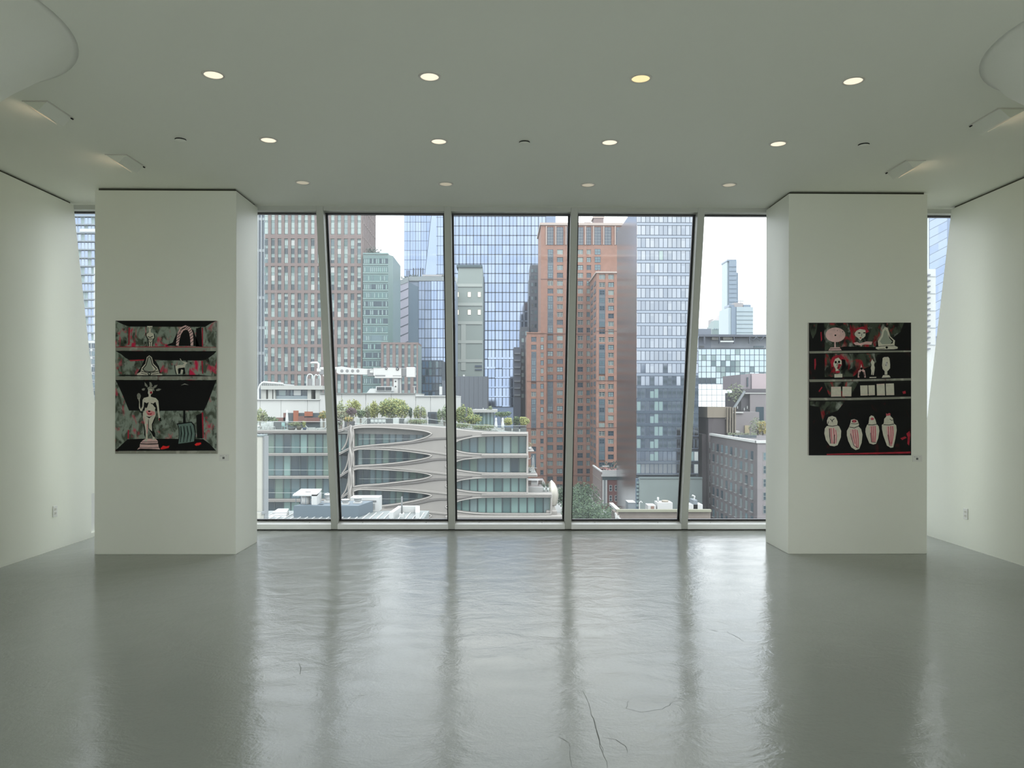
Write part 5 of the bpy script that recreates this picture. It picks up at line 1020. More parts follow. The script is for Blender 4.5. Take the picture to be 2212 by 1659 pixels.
# ---------------------------------------------------------------- slivers beyond the piers
def slits():
    Y = 250.0; t = building('balcony_glass_tower', 185, Y, 'pale blue glass tower with grey slabs in the slit beside the left pier')
    ML = mat('pale_floor_slab', ex(150, 162, 172), 0.6); rg = random.Random(14)
    block('core', 130, 206, 430, 735, Y + 0.8, 20, mat('pale_blue_core', ex(176, 196, 216), 0.3), t, base=GZ)
    for k in range(16):
        v = 522 - 3 * 18.8 + k * 18.0
        if v > 735: break
        block('floor_slab', 150, 204 if v > 575 else 210, v, v + 2.4, Y - 0.6, 1.5, ML, t)
        for i in range(7):
            a, b, c, d = R(152 + i * 7.4, 152 + (i + 1) * 7.4, v + 2.4, v + 18, Y); inst('pane', wmesh(b - a, d - c, pick(rg, [(SKYG[1], 3), (SKYG[0], 2), (G_lite, 2)]), mat('pale_mullion', ex(196, 208, 220), 0.5), 1, 1, 0.1), ((a + b) / 2, Y + 0.2, (c + d) / 2), t)
    block('white_band', 172, 206, 494, 501, Y - 0.4, 1, mat('white_band', ex(232, 236, 238), 0.6), t); block('white_pier', 202.5, 206, 577, 735, Y - 0.4, 1, mat('white_band', ex(232, 236, 238), 0.6), t)
    Y2 = 225.0; t2 = building('white_flats', 195, Y2, 'white apartment block with dark square windows, low in the slit left of the left pier')
    block('wall', 120, 212, 736, 900, Y2 + 0.3, 20, mat('white_render', ex(234, 238, 236), 0.8), t2, base=GZ)
    for k in range(9):
        for i in range(3):
            a, b, c, d = R(176 + i * 10.5, 185 + i * 10.5, 741 + k * 17, 752.5 + k * 17, Y2); inst('window', wmesh(b - a, d - c, rg.choice((G_dark, G_mid)), ML, 2, 1, 0.12), ((a + b) / 2, Y2 + 0.15, (c + d) / 2), t2)
            a, b, c, d = R(178 + i * 10.5, 183 + i * 10.5, 754.5 + k * 17, 756.5 + k * 17, Y2); obj('vent_grille', MB().box(a, b, Y2 + 0.15, Y2 + 0.35, c, d), M_mull, t2)
    Y = 330.0; t = building('slanted_glass_tower', 2025, Y, 'light blue glass tower with slanted floor lines in the slit right of the right pier')
    ML2 = mat('grey_floor_joint', ex(140, 156, 176), 0.5)
    block('core', 2008, 2100, 430, 900, Y + 0.4, 40, mat('blue_tower_core', ex(150, 170, 200), 0.4), t, base=GZ)
    a, b, c, d = R(1998, 2009, 430, 620, Y); obj('pale_edge', MB().box(a, b, Y + 0.2, Y + 30, GZ, d), mat('pale_edge_glass', ex(226, 236, 240), 0.3), t)
    rg = random.Random(15)
    for k in range(17):
        for i in range(2):
            v = 425 + k * 18.2; s = 10
            u0, u1 = (2008, 2027) if i == 0 else (2027, 2046); d0 = -s * i; d1 = -s * (i + 1)
            q = [W(u0, v + 18 + d0, Y), W(u1, v + 18 + d1, Y), W(u1, v + d1, Y), W(u0, v + d0, Y)]; jog = rg.uniform(-0.05, 0.05)
            recalc(obj('pane', MB().hexa(q, [p + Vector((0, 0.3, 0)) for p in q]), rg.choice(SKYG), t))
        q = [W(2008, v, Y - 0.1), W(2046, v - 20, Y - 0.1)]; recalc(obj('floor_joint', MB().hexa([q[0], q[1], q[1] + Vector((0, 0, 0.35)), q[0] + Vector((0, 0, 0.35))], [p + Vector((0, 0.2, 0)) for p in (q[0], q[1], q[1] + Vector((0, 0, 0.35)), q[0] + Vector((0, 0, 0.35)))]), ML2, t))
    Y2 = 280.0; t2 = building('white_balcony_block', 2013, Y2, 'white block with short grey balconies, low in the slit right of the right pier')
    block('wall', 1960, 2021, 581, 900, Y2, 20, mat('white_render', ex(234, 238, 236), 0.8), t2, base=GZ)
    for k in range(14): block('balcony', 2003, 2010.5, 592 + k * 12.3, 595 + k * 12.3, Y2 - 1.2, 1.2, mat('grey_balcony', ex(136, 142, 150), 0.6), t2)
    for k in range(5): block('floor_line', 2009, 2021, 596 + k * 37, 597.5 + k * 37, Y2 - 0.2, 0.2, mat('pale_band', ex(205, 214, 220), 0.5), t2)
slits()

# ---------------------------------------------------------------- the block behind the viewer, which the glass towers mirror
def block_behind():
    Y = -46.0; t = building('mirrored_street_block', 3000, Y, 'pale street block behind the viewer, mirrored in the glass towers')
    m = mat('pale_street_brick', (0.46, 0.50, 0.56, 1), 0.9); g = G_lite
    for i, (x0, x1, zt) in enumerate(((46, 78, 12), (78.5, 120, 16), (120.5, 190, 11), (190.5, 300, 14))):
        w_ = obj('house', MB().box(x0, x1, Y - 20, Y, GZ, zt), m, t)
        for k in range(int((zt + 26) / 3.6)): obj('window_row', MB().box(x0 + 1, x1 - 1, Y - 0.1, Y + 0.08, zt - 3.4 - k * 3.6, zt - 1.6 - k * 3.6), g, t)
    t.location = (150, Y, GZ)
    for c in t.children: c.location = ORG['mirrored_street_block'] - Vector(t.location)
block_behind()
# ================================================================== CURVED TERRACE BUILDING IN THE FOREGROUND OF THE VIEW
def smooth_loop(pts, n=6, closed=True):
    out = []; k = len(pts)
    for i in range(k if closed else k - 1):
        p0, p1, p2, p3 = (pts[(i + d) % k] if closed else pts[min(max(i + d, 0), k - 1)] for d in (-1, 0, 1, 2))
        for j in range(n):
            t = j / n; a = []
            for c in range(2):
                a.append(0.5 * (2 * p1[c] + (p2[c] - p0[c]) * t + (2 * p0[c] - 5 * p1[c] + 4 * p2[c] - p3[c]) * t * t + (3 * p1[c] - p0[c] - 3 * p2[c] + p3[c]) * t ** 3))
            out.append(tuple(a))
    if not closed: out.append(pts[-1])
    return out
YW = 110.0
WB = building('curved_terrace_building', 860, YW, 'curved metal and glass apartment building with lens shaped windows and a planted roof terrace')
WB['category'] = 'building'
M_met = mat('brushed_warm_steel', ex(180, 175, 168), 0.42, 0.25, noise=(0.35, 0.05)); M_rim = mat('polished_steel_edge', ex(196, 191, 184), 0.3, 0.3); M_shade = mat('dark_steel_joint', ex(120, 116, 112), 0.5)
def PX(px, py, Y=YW): p = W(px, py, Y); return (p.x, p.z)

# lens windows: (left run) pointing right, (right run) pointing left
LL = [
 ([(763, 926), (771, 924.5), (781, 923.5), (815, 923.3), (853, 925), (880, 927), (902, 929), (922, 932.5), (933, 937)], [(925, 942.5), (914, 947), (895, 952), (877, 955), (840, 959), (805, 962), (780, 964.5), (763, 967)]),
 ([(763, 974.5), (770, 971.5), (781, 970), (815, 970.6), (853, 972.6), (880, 975), (902, 978), (922, 981), (933, 984.5)], [(924, 989), (902, 994), (877, 998), (853, 1001), (815, 1004.5), (781, 1006), (763, 1008)]),
 ([(763, 1016), (770, 1013.5), (781, 1012.6), (815, 1013.8), (853, 1016), (880, 1018), (902, 1020), (922, 1023.5), (933, 1027.5)], [(924, 1032), (902, 1037), (877, 1040), (853, 1043), (815, 1047), (781, 1049), (763, 1052)]),
 ([(763, 1062), (770, 1059), (781, 1057.5), (815, 1058.5), (853, 1060), (880, 1062), (902, 1064), (922, 1067), (933, 1070.5)], [(924, 1075), (902, 1081), (877, 1086), (853, 1090), (820, 1094), (781, 1098), (763, 1101)]),
 ([(763, 1112), (781, 1107), (815, 1105), (853, 1104.5), (880, 1105), (902, 1107.5), (922, 1110.5), (933, 1114)], [(924, 1119), (902, 1126), (877, 1131), (840, 1135), (800, 1139), (763, 1141)])]
LR = [
 ([(1138.7, 940), (1077, 941), (1031, 943), (1012, 946), (997, 949.5), (983.5, 955), (970, 960)], [(962, 964), (970, 969), (983.5, 973.5), (1009, 979), (1043, 981.3), (1090, 981.5), (1138.7, 981.5)]),
 ([(1138.7, 988), (1085, 988), (1043, 988.6), (1004, 992), (987, 996.5), (972, 1002)], [(962, 1007), (970, 1011.5), (985, 1015), (1009, 1019), (1043, 1022.6), (1090, 1023), (1138.7, 1023)]),
 ([(1138.7, 1031.5), (1085, 1031.5), (1043, 1032), (1004, 1035.5), (983.5, 1041), (971, 1046)], [(962, 1050), (970, 1054), (983.5, 1057.5), (1009, 1062), (1043, 1065), (1090, 1065.3), (1138.7, 1065.3)]),
 ([(1190.6, 1073.5), (1120, 1073.5), (1043, 1074.5), (1004, 1079), (983.5, 1085), (971, 1090)], [(962, 1095), (970, 1099), (983.5, 1103.5), (1009, 1107.5), (1043, 1110.3), (1100, 1111), (1190.6, 1111)])]
def lens_loop(top, bot, left):
    s = smooth_loop(top, 5, False); b = smooth_loop([top[-1]] + bot, 5, False)
    return s + b[1:]
outline = smooth_loop([(756, 926), (765, 921), (790, 918), (849, 917), (896, 919), (931, 922), (968, 925), (983, 927.7), (1020, 932), (1054, 934.4), (1100, 935), (1139.2, 935)], 5, False) + \
          [(1139.2, 1066.5), (1191, 1066.5), (1191, 1150), (750, 1150)]
def skin():
    cu = bpy.data.curves.new('skin', 'CURVE'); cu.dimensions = '2D'; cu.fill_mode = 'BOTH'; cu.extrude = 0.35; cu.bevel_depth = 0.12; cu.bevel_resolution = 2
    loops = [outline] + [lens_loop(a, b, True) for a, b in LL] + [lens_loop(a, b, False) for a, b in LR]
    o0 = PX(860, 1000)
    for lp in loops:
        sp = cu.splines.new('POLY'); pts = [PX(*p) for p in lp]; sp.points.add(len(pts) - 1); sp.use_cyclic_u = True
        for q, (x, z) in zip(sp.points, pts): q.co = (x - o0[0], z - o0[1], 0, 1)
    co = bpy.data.objects.new('tmp', cu); COL.objects.link(co); dg = bpy.context.evaluated_depsgraph_get(); me = bpy.data.meshes.new_from_object(co.evaluated_get(dg))
    bpy.data.objects.remove(co)
    R90 = Matrix.Rotation(math.radians(90), 4, 'X'); me.transform(R90); me.transform(Matrix.Translation(Vector((o0[0], YW + 0.5, o0[1])) - ORG[WB.name]))
    me.materials.clear(); me.materials.append(M_met); me.name = 'skin'
    o = bpy.data.objects.new('metal_skin', me); COL.objects.link(o); o.parent = WB; ORG[o.name] = ORG[WB.name]
    return o
skin_o = skin()
# polished lips round the lenses and the flowing ridge lines between them
for i, (a, b) in enumerate(LL + LR):
    lp = lens_loop(a, b, i < 5); L3 = [Vector((PX(*p)[0], YW - 0.02, PX(*p)[1])) for p in lp]
    obj('lens_rim', MB().tube(L3 + ([L3[0]] if i < 5 else []), 0.10, 7), M_rim, WB)
rid = [[(805, 966), (853, 960), (895, 955.5), (933, 949), (983, 946), (1020, 940.5)], [(790, 1010), (853, 1004.5), (902, 999), (940, 993), (985, 991.5), (1020, 987)], [(790, 1054), (853, 1047), (902, 1042), (940, 1036), (985, 1034.5), (1020, 1030.5)], [(830, 1097), (877, 1091), (902, 1087), (940, 1079.5), (985, 1078), (1020, 1073)],
       [(781, 967), (830, 966.5), (880, 970), (935, 977), (985, 984), (1043, 986)], [(781, 1010), (830, 1010), (880, 1014), (935, 1020.5), (985, 1026), (1043, 1028)], [(781, 1054), (830, 1054.5), (880, 1057.5), (935, 1063), (985, 1068.5), (1043, 1070)], [(781, 1102), (830, 1101.5), (880, 1102.5), (935, 1107), (985, 1112), (1043, 1114.5)]]
for i, r in enumerate(rid):
    q = smooth_loop(r, 5, False); pts = [Vector((PX(*p)[0], YW + 0.0, PX(*p)[1])) for p in q]; n = len(pts)
    obj('ridge_line', MB().tube(pts, [0.06 + 0.14 * math.sin(math.pi * k / (n - 1)) for k in range(n)], 6), M_shade if i < 4 else M_rim, WB)
# glazing behind the lenses, one pane after another
rg = random.Random(77)
Lx = [763, 772.6, 783.5, 798, 811, 825.7, 841, 854.6, 870, 883.5, 900, 914, 936]
Rx = [958, 983.5, 997, 1014.4, 1031.6, 1050, 1067, 1085.4, 1103, 1120.5, 1139]
R4x = Rx + [1156, 1173.6, 1191]
tabL = [(G_dark, 3), (G_teal, 4), (G_mid, 3), (G_green, 2), (G_lite, 2)]; tabR = [(G_green, 3), (G_teal, 3), (G_dark, 2), (G_lite, 2), (G_mid, 2)]; tabT = [(G_turq, 6), (G_lite, 2), (G_teal, 2)]
def panes(xs, top, bot, tab, Y):
    y0 = min(p[1] for p in top) - 2.5; y1 = max(p[1] for p in bot) + 2.5
    for i, (a, b) in enumerate(zip(xs, xs[1:])):
        x0, x1, z0, z1 = R(a, b, y0, y1, Y); inst('window_pane', wmesh(x1 - x0, z1 - z0, pick(rg, tab), mat('dark_teal_mullion', ex(58, 84, 88), 0.4), 1, 1, 0.10), ((x0 + x1) / 2, Y, (z0 + z1) / 2), WB)
for i, (a, b) in enumerate(LL): panes(Lx, a, b, tabL, YW + 1.5)
for i, (a, b) in enumerate(LR): panes(R4x if i == 3 else Rx, a, b, (tabR, tabR, tabT, tabT)[i], YW + 1.5)
M_rail = mat('pale_rail', ex(210, 218, 216), 0.4); M_bal = glass_mat('balustrade_glass', tint=(0.92, 0.95, 0.94, 1), ior=1.12)
def inner_rail(px0, px1, v): obj('inner_rail', MB().tube([Vector((PX(px0, v)[0], YW + 1.2, PX(px0, v)[1])), Vector((PX(px1, v)[0], YW + 1.2, PX(px1, v)[1]))], 0.035, 5), M_rail, WB)
for v in (949, 992, 1036, 1080): inner_rail(772, 905, v)
# left wing: straight glazed storeys between doubled slab edges that bend up into the pinch
LWx = [566, 577.5, 593, 612, 628, 648, 664, 681, 697, 711, 724, 737, 748, 757]
tabW = [(G_teal, 4), (G_green, 3), (G_turq, 2), (G_dark, 3), (G_mid, 2)]
for k, (v0, v1) in enumerate(((938, 980), (984, 1029.5), (1033, 1079), (1084, 1128))):
    for a, b in zip(LWx, LWx[1:]):
        x0, x1, z0, z1 = R(a, b, v0, v1, YW + 1.6); inst('window_pane', wmesh(x1 - x0, z1 - z0, pick(rg, tabW), mat('dark_teal_mullion', ex(58, 84, 88), 0.4), 1, 1, 0.08), ((x0 + x1) / 2, YW + 1.6, (z0 + z1) / 2), WB)
    obj('balcony_rail', MB().tube([Vector((*PX(566, v1 - 11),)).to_3d() and Vector((PX(566, v1 - 14)[0], YW + 0.4, PX(566, v1 - 14)[1])), Vector((PX(722, v1 - 13)[0], YW + 0.4, PX(722, v1 - 13)[1]))], 0.03, 5), M_rail, WB)
def slab_line(v, rise, thick):
    q = smooth_loop([(545, v), (600, v), (640, v), (700, v - 0.3), (722, v - 0.5), (736, v - rise * 0.25), (748, v - rise * 0.7), (757, v - rise)], 5, False)
    up = [Vector((PX(*p)[0], YW, PX(*p)[1])) for p in q]; t = thick / F_PX * YW
    mb = MB(); ring0 = None
    for a, b in zip(up, up[1:]):
        mb.hexa([a, b, b - Vector((0, 0, t)), a - Vector((0, 0, t))], [p + Vector((0, 1.4, 0)) for p in (a, b, b - Vector((0, 0, t)), a - Vector((0, 0, t)))])
    o = obj('slab_edge', mb, M_rim, WB); recalc(o)
for v, rise in ((929.5, 10), (979.5, 14), (1029, 17), (1079, 20)):
    slab_line(v, rise, 2.2); slab_line(v + 3.4, rise, 1.5)
    q = MB().box(PX(545, v + 2)[0], PX(735, v + 2)[0], YW + 0.12, YW + 1.5, PX(545, v + 4)[1], PX(545, v + 0.5)[1]); obj('slab_core', q, M_shade, WB)
pin = smooth_loop([(760, 919), (758.5, 930), (760.5, 945), (757.5, 960), (757, 972), (760, 985), (760.5, 1000), (757.5, 1012), (757, 1018), (759.5, 1032), (760, 1048), (757, 1062), (758, 1080), (759, 1110)], 5, False)
obj('pinch_column', MB().tube([Vector((PX(*p)[0], YW - 0.1, PX(*p)[1])) for p in pin], [0.10 + 0.13 * abs(math.sin(i * 0.19)) for i in range(len(pin))], 8), M_rim, WB)
for v in (940, 992, 1040, 1090):
    q = smooth_loop([(757, v - 22), (753, v - 12), (751, v + 4), (746, v + 20), (738, v + 32)], 5, False); obj('corner_fin', MB().tube([Vector((PX(*p)[0], YW + 0.2, PX(*p)[1])) for p in q], 0.12, 6), M_met, WB)
# body, roof decks, right-hand terraces
DZ1 = W(860, 921, YW).z; DZ0 = W(640, 931, YW).z; DZ2 = W(1080, 936, YW).z - 0.1
xA, xB, xC, xD, xE = (W(u, 930, YW).x for u in (540, 760, 972, 1139, 1189))
obj('body', MB().box(xA, xD, YW + 1.9, YW + 30, GZ, DZ2 - 0.4), mat('teal_interior', ex(70, 92, 96), 0.7), WB)
obj('roof_deck', MB().box(xA, xB, YW + 0.3, YW + 17.8, DZ0 - 0.4, DZ0), mat('pale_deck', ex(150, 150, 145), 0.8), WB)
recalc(obj('roof_deck', MB().prism([(xB, DZ0 - 0.4), (xD, DZ2 - 0.4), (xD, DZ2), (xC, DZ1 - 0.25), (xC - 6, DZ1), (xB, DZ1)], YW + 0.9, YW + 17.8), MATS['pale_deck'], WB))
obj('corner_glass', MB().box(xD - 0.12, xD, YW + 1.2, YW + 14, W(1100, 1066, YW).z, DZ2 - 0.4), G_green, WB); obj('corner_glass', MB().box(xE - 0.12, xE, YW + 1.2, YW + 14, W(1100, 1112, YW).z, W(1100, 1073, YW).z), G_green, WB)
def ledge(nm, px0, px1, v, t, y0, y1, m=M_rim):
    a = W(px0, v, YW); b = W(px1, v, YW); th = t / F_PX * YW
    o = obj(nm, MB().box(a.x, b.x, YW + y0, YW + y1, a.z - th, a.z), m, WB); return bevel(o, 0.12, 2)
for v, pr in ((935.5, 1139.5), (982, 1141), (1024, 1161), (1066.5, 1192)):
    ledge('terrace_edge', 1040, pr, v, 2.4, -0.35, 1.6); ledge('terrace_edge', 1040, pr, v + 3.2, 2.0, -0.25, 1.6)
ledge('balcony_slab', 1137, 1155, 974.5, 3.5, 2, 12); ledge('terrace_floor', 1137, 1190, 1066.6, 1.5, 0.0, 22, mat('pale_terrace_floor', ex(172, 166, 163), 0.8)); ledge('terrace_floor', 1137, 1160, 1024, 1.5, 0.0, 12, MATS['pale_terrace_floor']); ledge('terrace_edge', 962, 1214, 1112.5, 7, -0.5, 2.0, M_met); ledge('terrace_edge', 1180, 1204, 1104, 10, 0.5, 6.0, M_met)
# rounded steel bay at the right end
a, b, c, d = R(1191, 1205.5, 1040, 1096, YW + 4)
bay = MB(); ycs = YW + 9
prof = [(0.05, d - 0.0), (0.45, d - 0.5), (0.8, d - 1.3), (0.95, d - 2.2), (0.85, d - 3.0), (0.7, c + 0.2), (0.6, c)]
bay.lathe([(r * 1.15, z) for r, z in prof][::-1], (a + 0.15, ycs - 3, 0), 28); obj('rounded_bay', bay, mat('satin_steel', ex(222, 216, 202), 0.35, 0.4), WB)
# balustrades
def balus(pts, Y, h_px, par=WB):
    top = [W(u, v, Y) for u, v in pts]; hz = h_px / F_PX * Y; mb = MB()
    for p, q in zip(top, top[1:]): mb.hexa([p, q, q - Vector((0, 0, hz)), p - Vector((0, 0, hz))], [r + Vector((0, 0.03, 0)) for r in (p, q, q - Vector((0, 0, hz)), p - Vector((0, 0, hz)))])
    o = obj('glass_balustrade', mb, M_bal, par); recalc(o); obj('top_rail', MB().tube(top, 0.03, 5), M_rail, par)
    return top
balus([(548, 910.5), (640, 910.5), (735, 911)], YW + 0.8, 19)
balus([(770, 903.5), (830, 903.8), (880, 904), (924, 905)], YW + 1.2, 15); balus([(924, 905), (968, 910.5), (983, 913.5), (1020, 917.5), (1068, 920), (1137, 920)], YW + 1.2, 14.5)
obj('rail_post', MB().box(W(923.3, 910, YW + 1.2).x, W(924.8, 910, YW + 1.2).x, YW + 1.15, YW + 1.3, W(924, 918, YW).z, W(924, 901, YW).z), MATS['white_trim_paint'], WB)
balus([(1138, 1053), (1189, 1053)], YW + 2.0, 13); balus([(1138, 1011), (1160, 1011)], YW + 1.5, 13)

# ---------------------------------------------------------------- penthouse behind the terrace
def penthouse():
    Y = 128.0; t = building('white_penthouse', 760, Y, 'long white windowless penthouse wall behind the planted roof terrace'); MW = mat('white_wall_panel', ex(228, 230, 226), 0.75, noise=(0.2, 0.02)); MJ = mat('panel_joint', ex(196, 200, 198), 0.8)
    zb = DZ2 - 0.4
    xs = [(548, 562), (562, 607), (607, 664), (664, 690), (690, 738), (738, 790), (790, 845), (845, 898), (898, 930), (930, 986)]
    for a, b in xs:
        v = 863.5 if b <= 690 else 850 if b <= 898 else 856
        x0, x1, z0, z1 = R(a, b, v, 925, Y); obj('wall_panel', MB().box(x0 + 0.03, x1 - 0.03, Y, Y + 14, zb, z1), MW, t)
    block('joint_backing', 548, 985, 866, 925, Y + 0.08, 13, MJ, t, base=zb)
    for a, b, v in ((690, 898, 849), (898, 986, 854.5), (548, 691, 862)): block('coping', a, b, v, v + 1.8, Y - 0.3, 14.5, mat('white_coping', ex(240, 242, 238), 0.6) if v > 850 else mat('grey_coping_strip', ex(160, 164, 160), 0.7), t)
    # glazed pavilion on top, left
    t2 = building('roof_pavilion', 625, Y + 1, 'pale concrete roof pavilion with wide windows above the white wall, left pane'); Yp = Y + 2; MC = mat('pale_concrete', ex(206, 208, 202), 0.8)
    block('roof_slab', 563, 697, 833, 841.5, Yp - 0.6, 10, MC, t2); block('back_wall', 563, 690, 841, 864, Yp + 4, 1, mat('mid_grey_wall', ex(150, 160, 162), 0.7), t2)
    for a, b in ((564, 574.5), (579, 588), (590.5, 594.5), (664, 672), (681.5, 684), (684, 691)): block('pier', a, b, 841, 863, Yp, 2, MC, t2)
    for a, b, m in ((595, 601, G_mid), (601, 618, G_lite), (618, 626, G_dark), (626, 633, G_mid), (633, 651, G_white), (651, 664, G_dark)): 
        x0, x1, z0, z1 = R(a, b, 842, 855, Yp + 0.6); inst('window', wmesh(x1 - x0, z1 - z0, m, M_mull, 1, 1, 0.08), ((x0 + x1) / 2, Yp + 0.6, (z0 + z1) / 2), t2)
    block('low_glazing', 595, 664, 855, 863, Yp + 0.5, 0.3, mat('blue_grey_glass_panel', ex(158, 176, 182), 0.3), t2); block('shadow_slot', 563, 664, 841, 842.5, Yp + 0.3, 0.5, M_mull, t2)
    for k in range(13):
        o = block('canopy_slat', 564.5 + k * 4.0, 566.8 + k * 4.0, 825 + k * 0.35, 832.5, Yp, 6, mat('white_slat', ex(238, 242, 240), 0.6), t2)
    obj('canopy_arm', MB().tube([W(558, 862, Yp - 0.4), W(558, 842, Yp - 0.4), W(562, 831, Yp - 0.4), W(569, 825.5, Yp - 0.4), W(612, 829, Yp - 0.4)], 0.16, 6), mat('white_slat', ex(238, 242, 240), 0.6), t2)
    for px, lb in ((670, 'left'), (686, 'right')):
        a = W(px, 833, Yp + 4); hp = thing('ladder_hoop', a, 'white hooped ladder head on the pavilion roof, %s one of the pair' % lb, 'ladder', 'hooped ladder heads on the pavilion roof')
        q = smooth_loop([(px - 7, 833), (px - 7, 816), (px - 4, 809.5), (px, 808.5 if px < 680 else 811), (px + 4, 810), (px + 6, 816), (px + 6, 833)], 4, False); obj('hoop', MB().tube([W(u, v, Yp + 4) for u, v in q], 0.09, 6), MATS['white_slat'], hp)
        obj('mesh_guard', MB().box(W(px - 5, 830, Yp + 4).x, W(px + 4, 830, Yp + 4).x, Yp + 4.1, Yp + 4.15, a.z, W(px, 818, Yp + 4).z), mat('grey_mesh', ex(160, 160, 160), 0.7), hp)
    # grey-clad lean-to, windows, roof hatch on the right half
    t3 = building('glass_roof_hatch', 815, Y + 6, 'white sloped roof hatch with a black two pane window under the roof crane'); MWh = mat('white_slat', ex(238, 242, 240), 0.6); Yh = Y + 5
    q = [W(791, 850, Yh), W(799.5, 839.5, Yh), W(845, 839.5, Yh), W(845, 850, Yh)]
    recalc(obj('hood', MB().hexa(q, [p + Vector((0, 4, 0)) for p in q]), MWh, t3)); block('frame', 812, 847, 834.5, 844.5, Yh - 0.3, 3, MWh, t3)
    for a, b in ((814, 831), (832.5, 845.5)): block('window', a, b, 836, 843, Yh - 0.4, 0.2, G_black, t3)
    # dark doorway and garden room
    d = thing('garden_door', W(935, 914, Y - 2.5), 'dark blue grey door box in the white wall behind the right hand shrubs', 'door'); a, b, c, e = R(925, 946, 890, 915, Y - 1.4); obj('door_box', MB().box(a, b, Y - 2.2, Y - 0.2, zb, e), mat('dark_blue_box', ex(66, 80, 92), 0.6), d); obj('door_leaf', MB().box(a + 0.5, a + 1.3, Y - 2.28, Y - 2.2, zb, e - 0.3), mat('black_door', ex(40, 50, 58), 0.5), d)
    t4 = building('roof_garden_room', 1045, 140.0, 'flat roofed glass garden room behind the shrubs in the middle pane'); Yg = 138.0
    block('roof', 1020, 1074, 885, 891, Yg - 1, 9, MC, t4); block('glass_wall', 1026, 1066, 891, 925, Yg, 6, mat('garden_room_glass', ex(118, 146, 140), 0.2), t4, base=DZ2 - 0.3)
    for u in (1028, 1034, 1044, 1053, 1061): block('curtain', u, u + 4, 891, 925, Yg - 0.1, 0.1, G_lite, t4, base=DZ2 - 0.3)
    for u, v in ((1043, 881), (1027, 883)): block('roof_lamp', u, u + 1.5, v, 885, Yg + 1, 0.3, MWh, t4)
    for u, s in ((1058, 1.0), (1060, 0.7)): 
        f = MB().leaves(W(u, 883, Yg + 1), (0.5 * s, 0.4, 0.5 * s), 40, 0.2, random.Random(u)); tag(obj('roof_plant', f, mat('terrace_leaves', ex(140, 154, 118), 0.8), t4), kind='stuff')
penthouse()

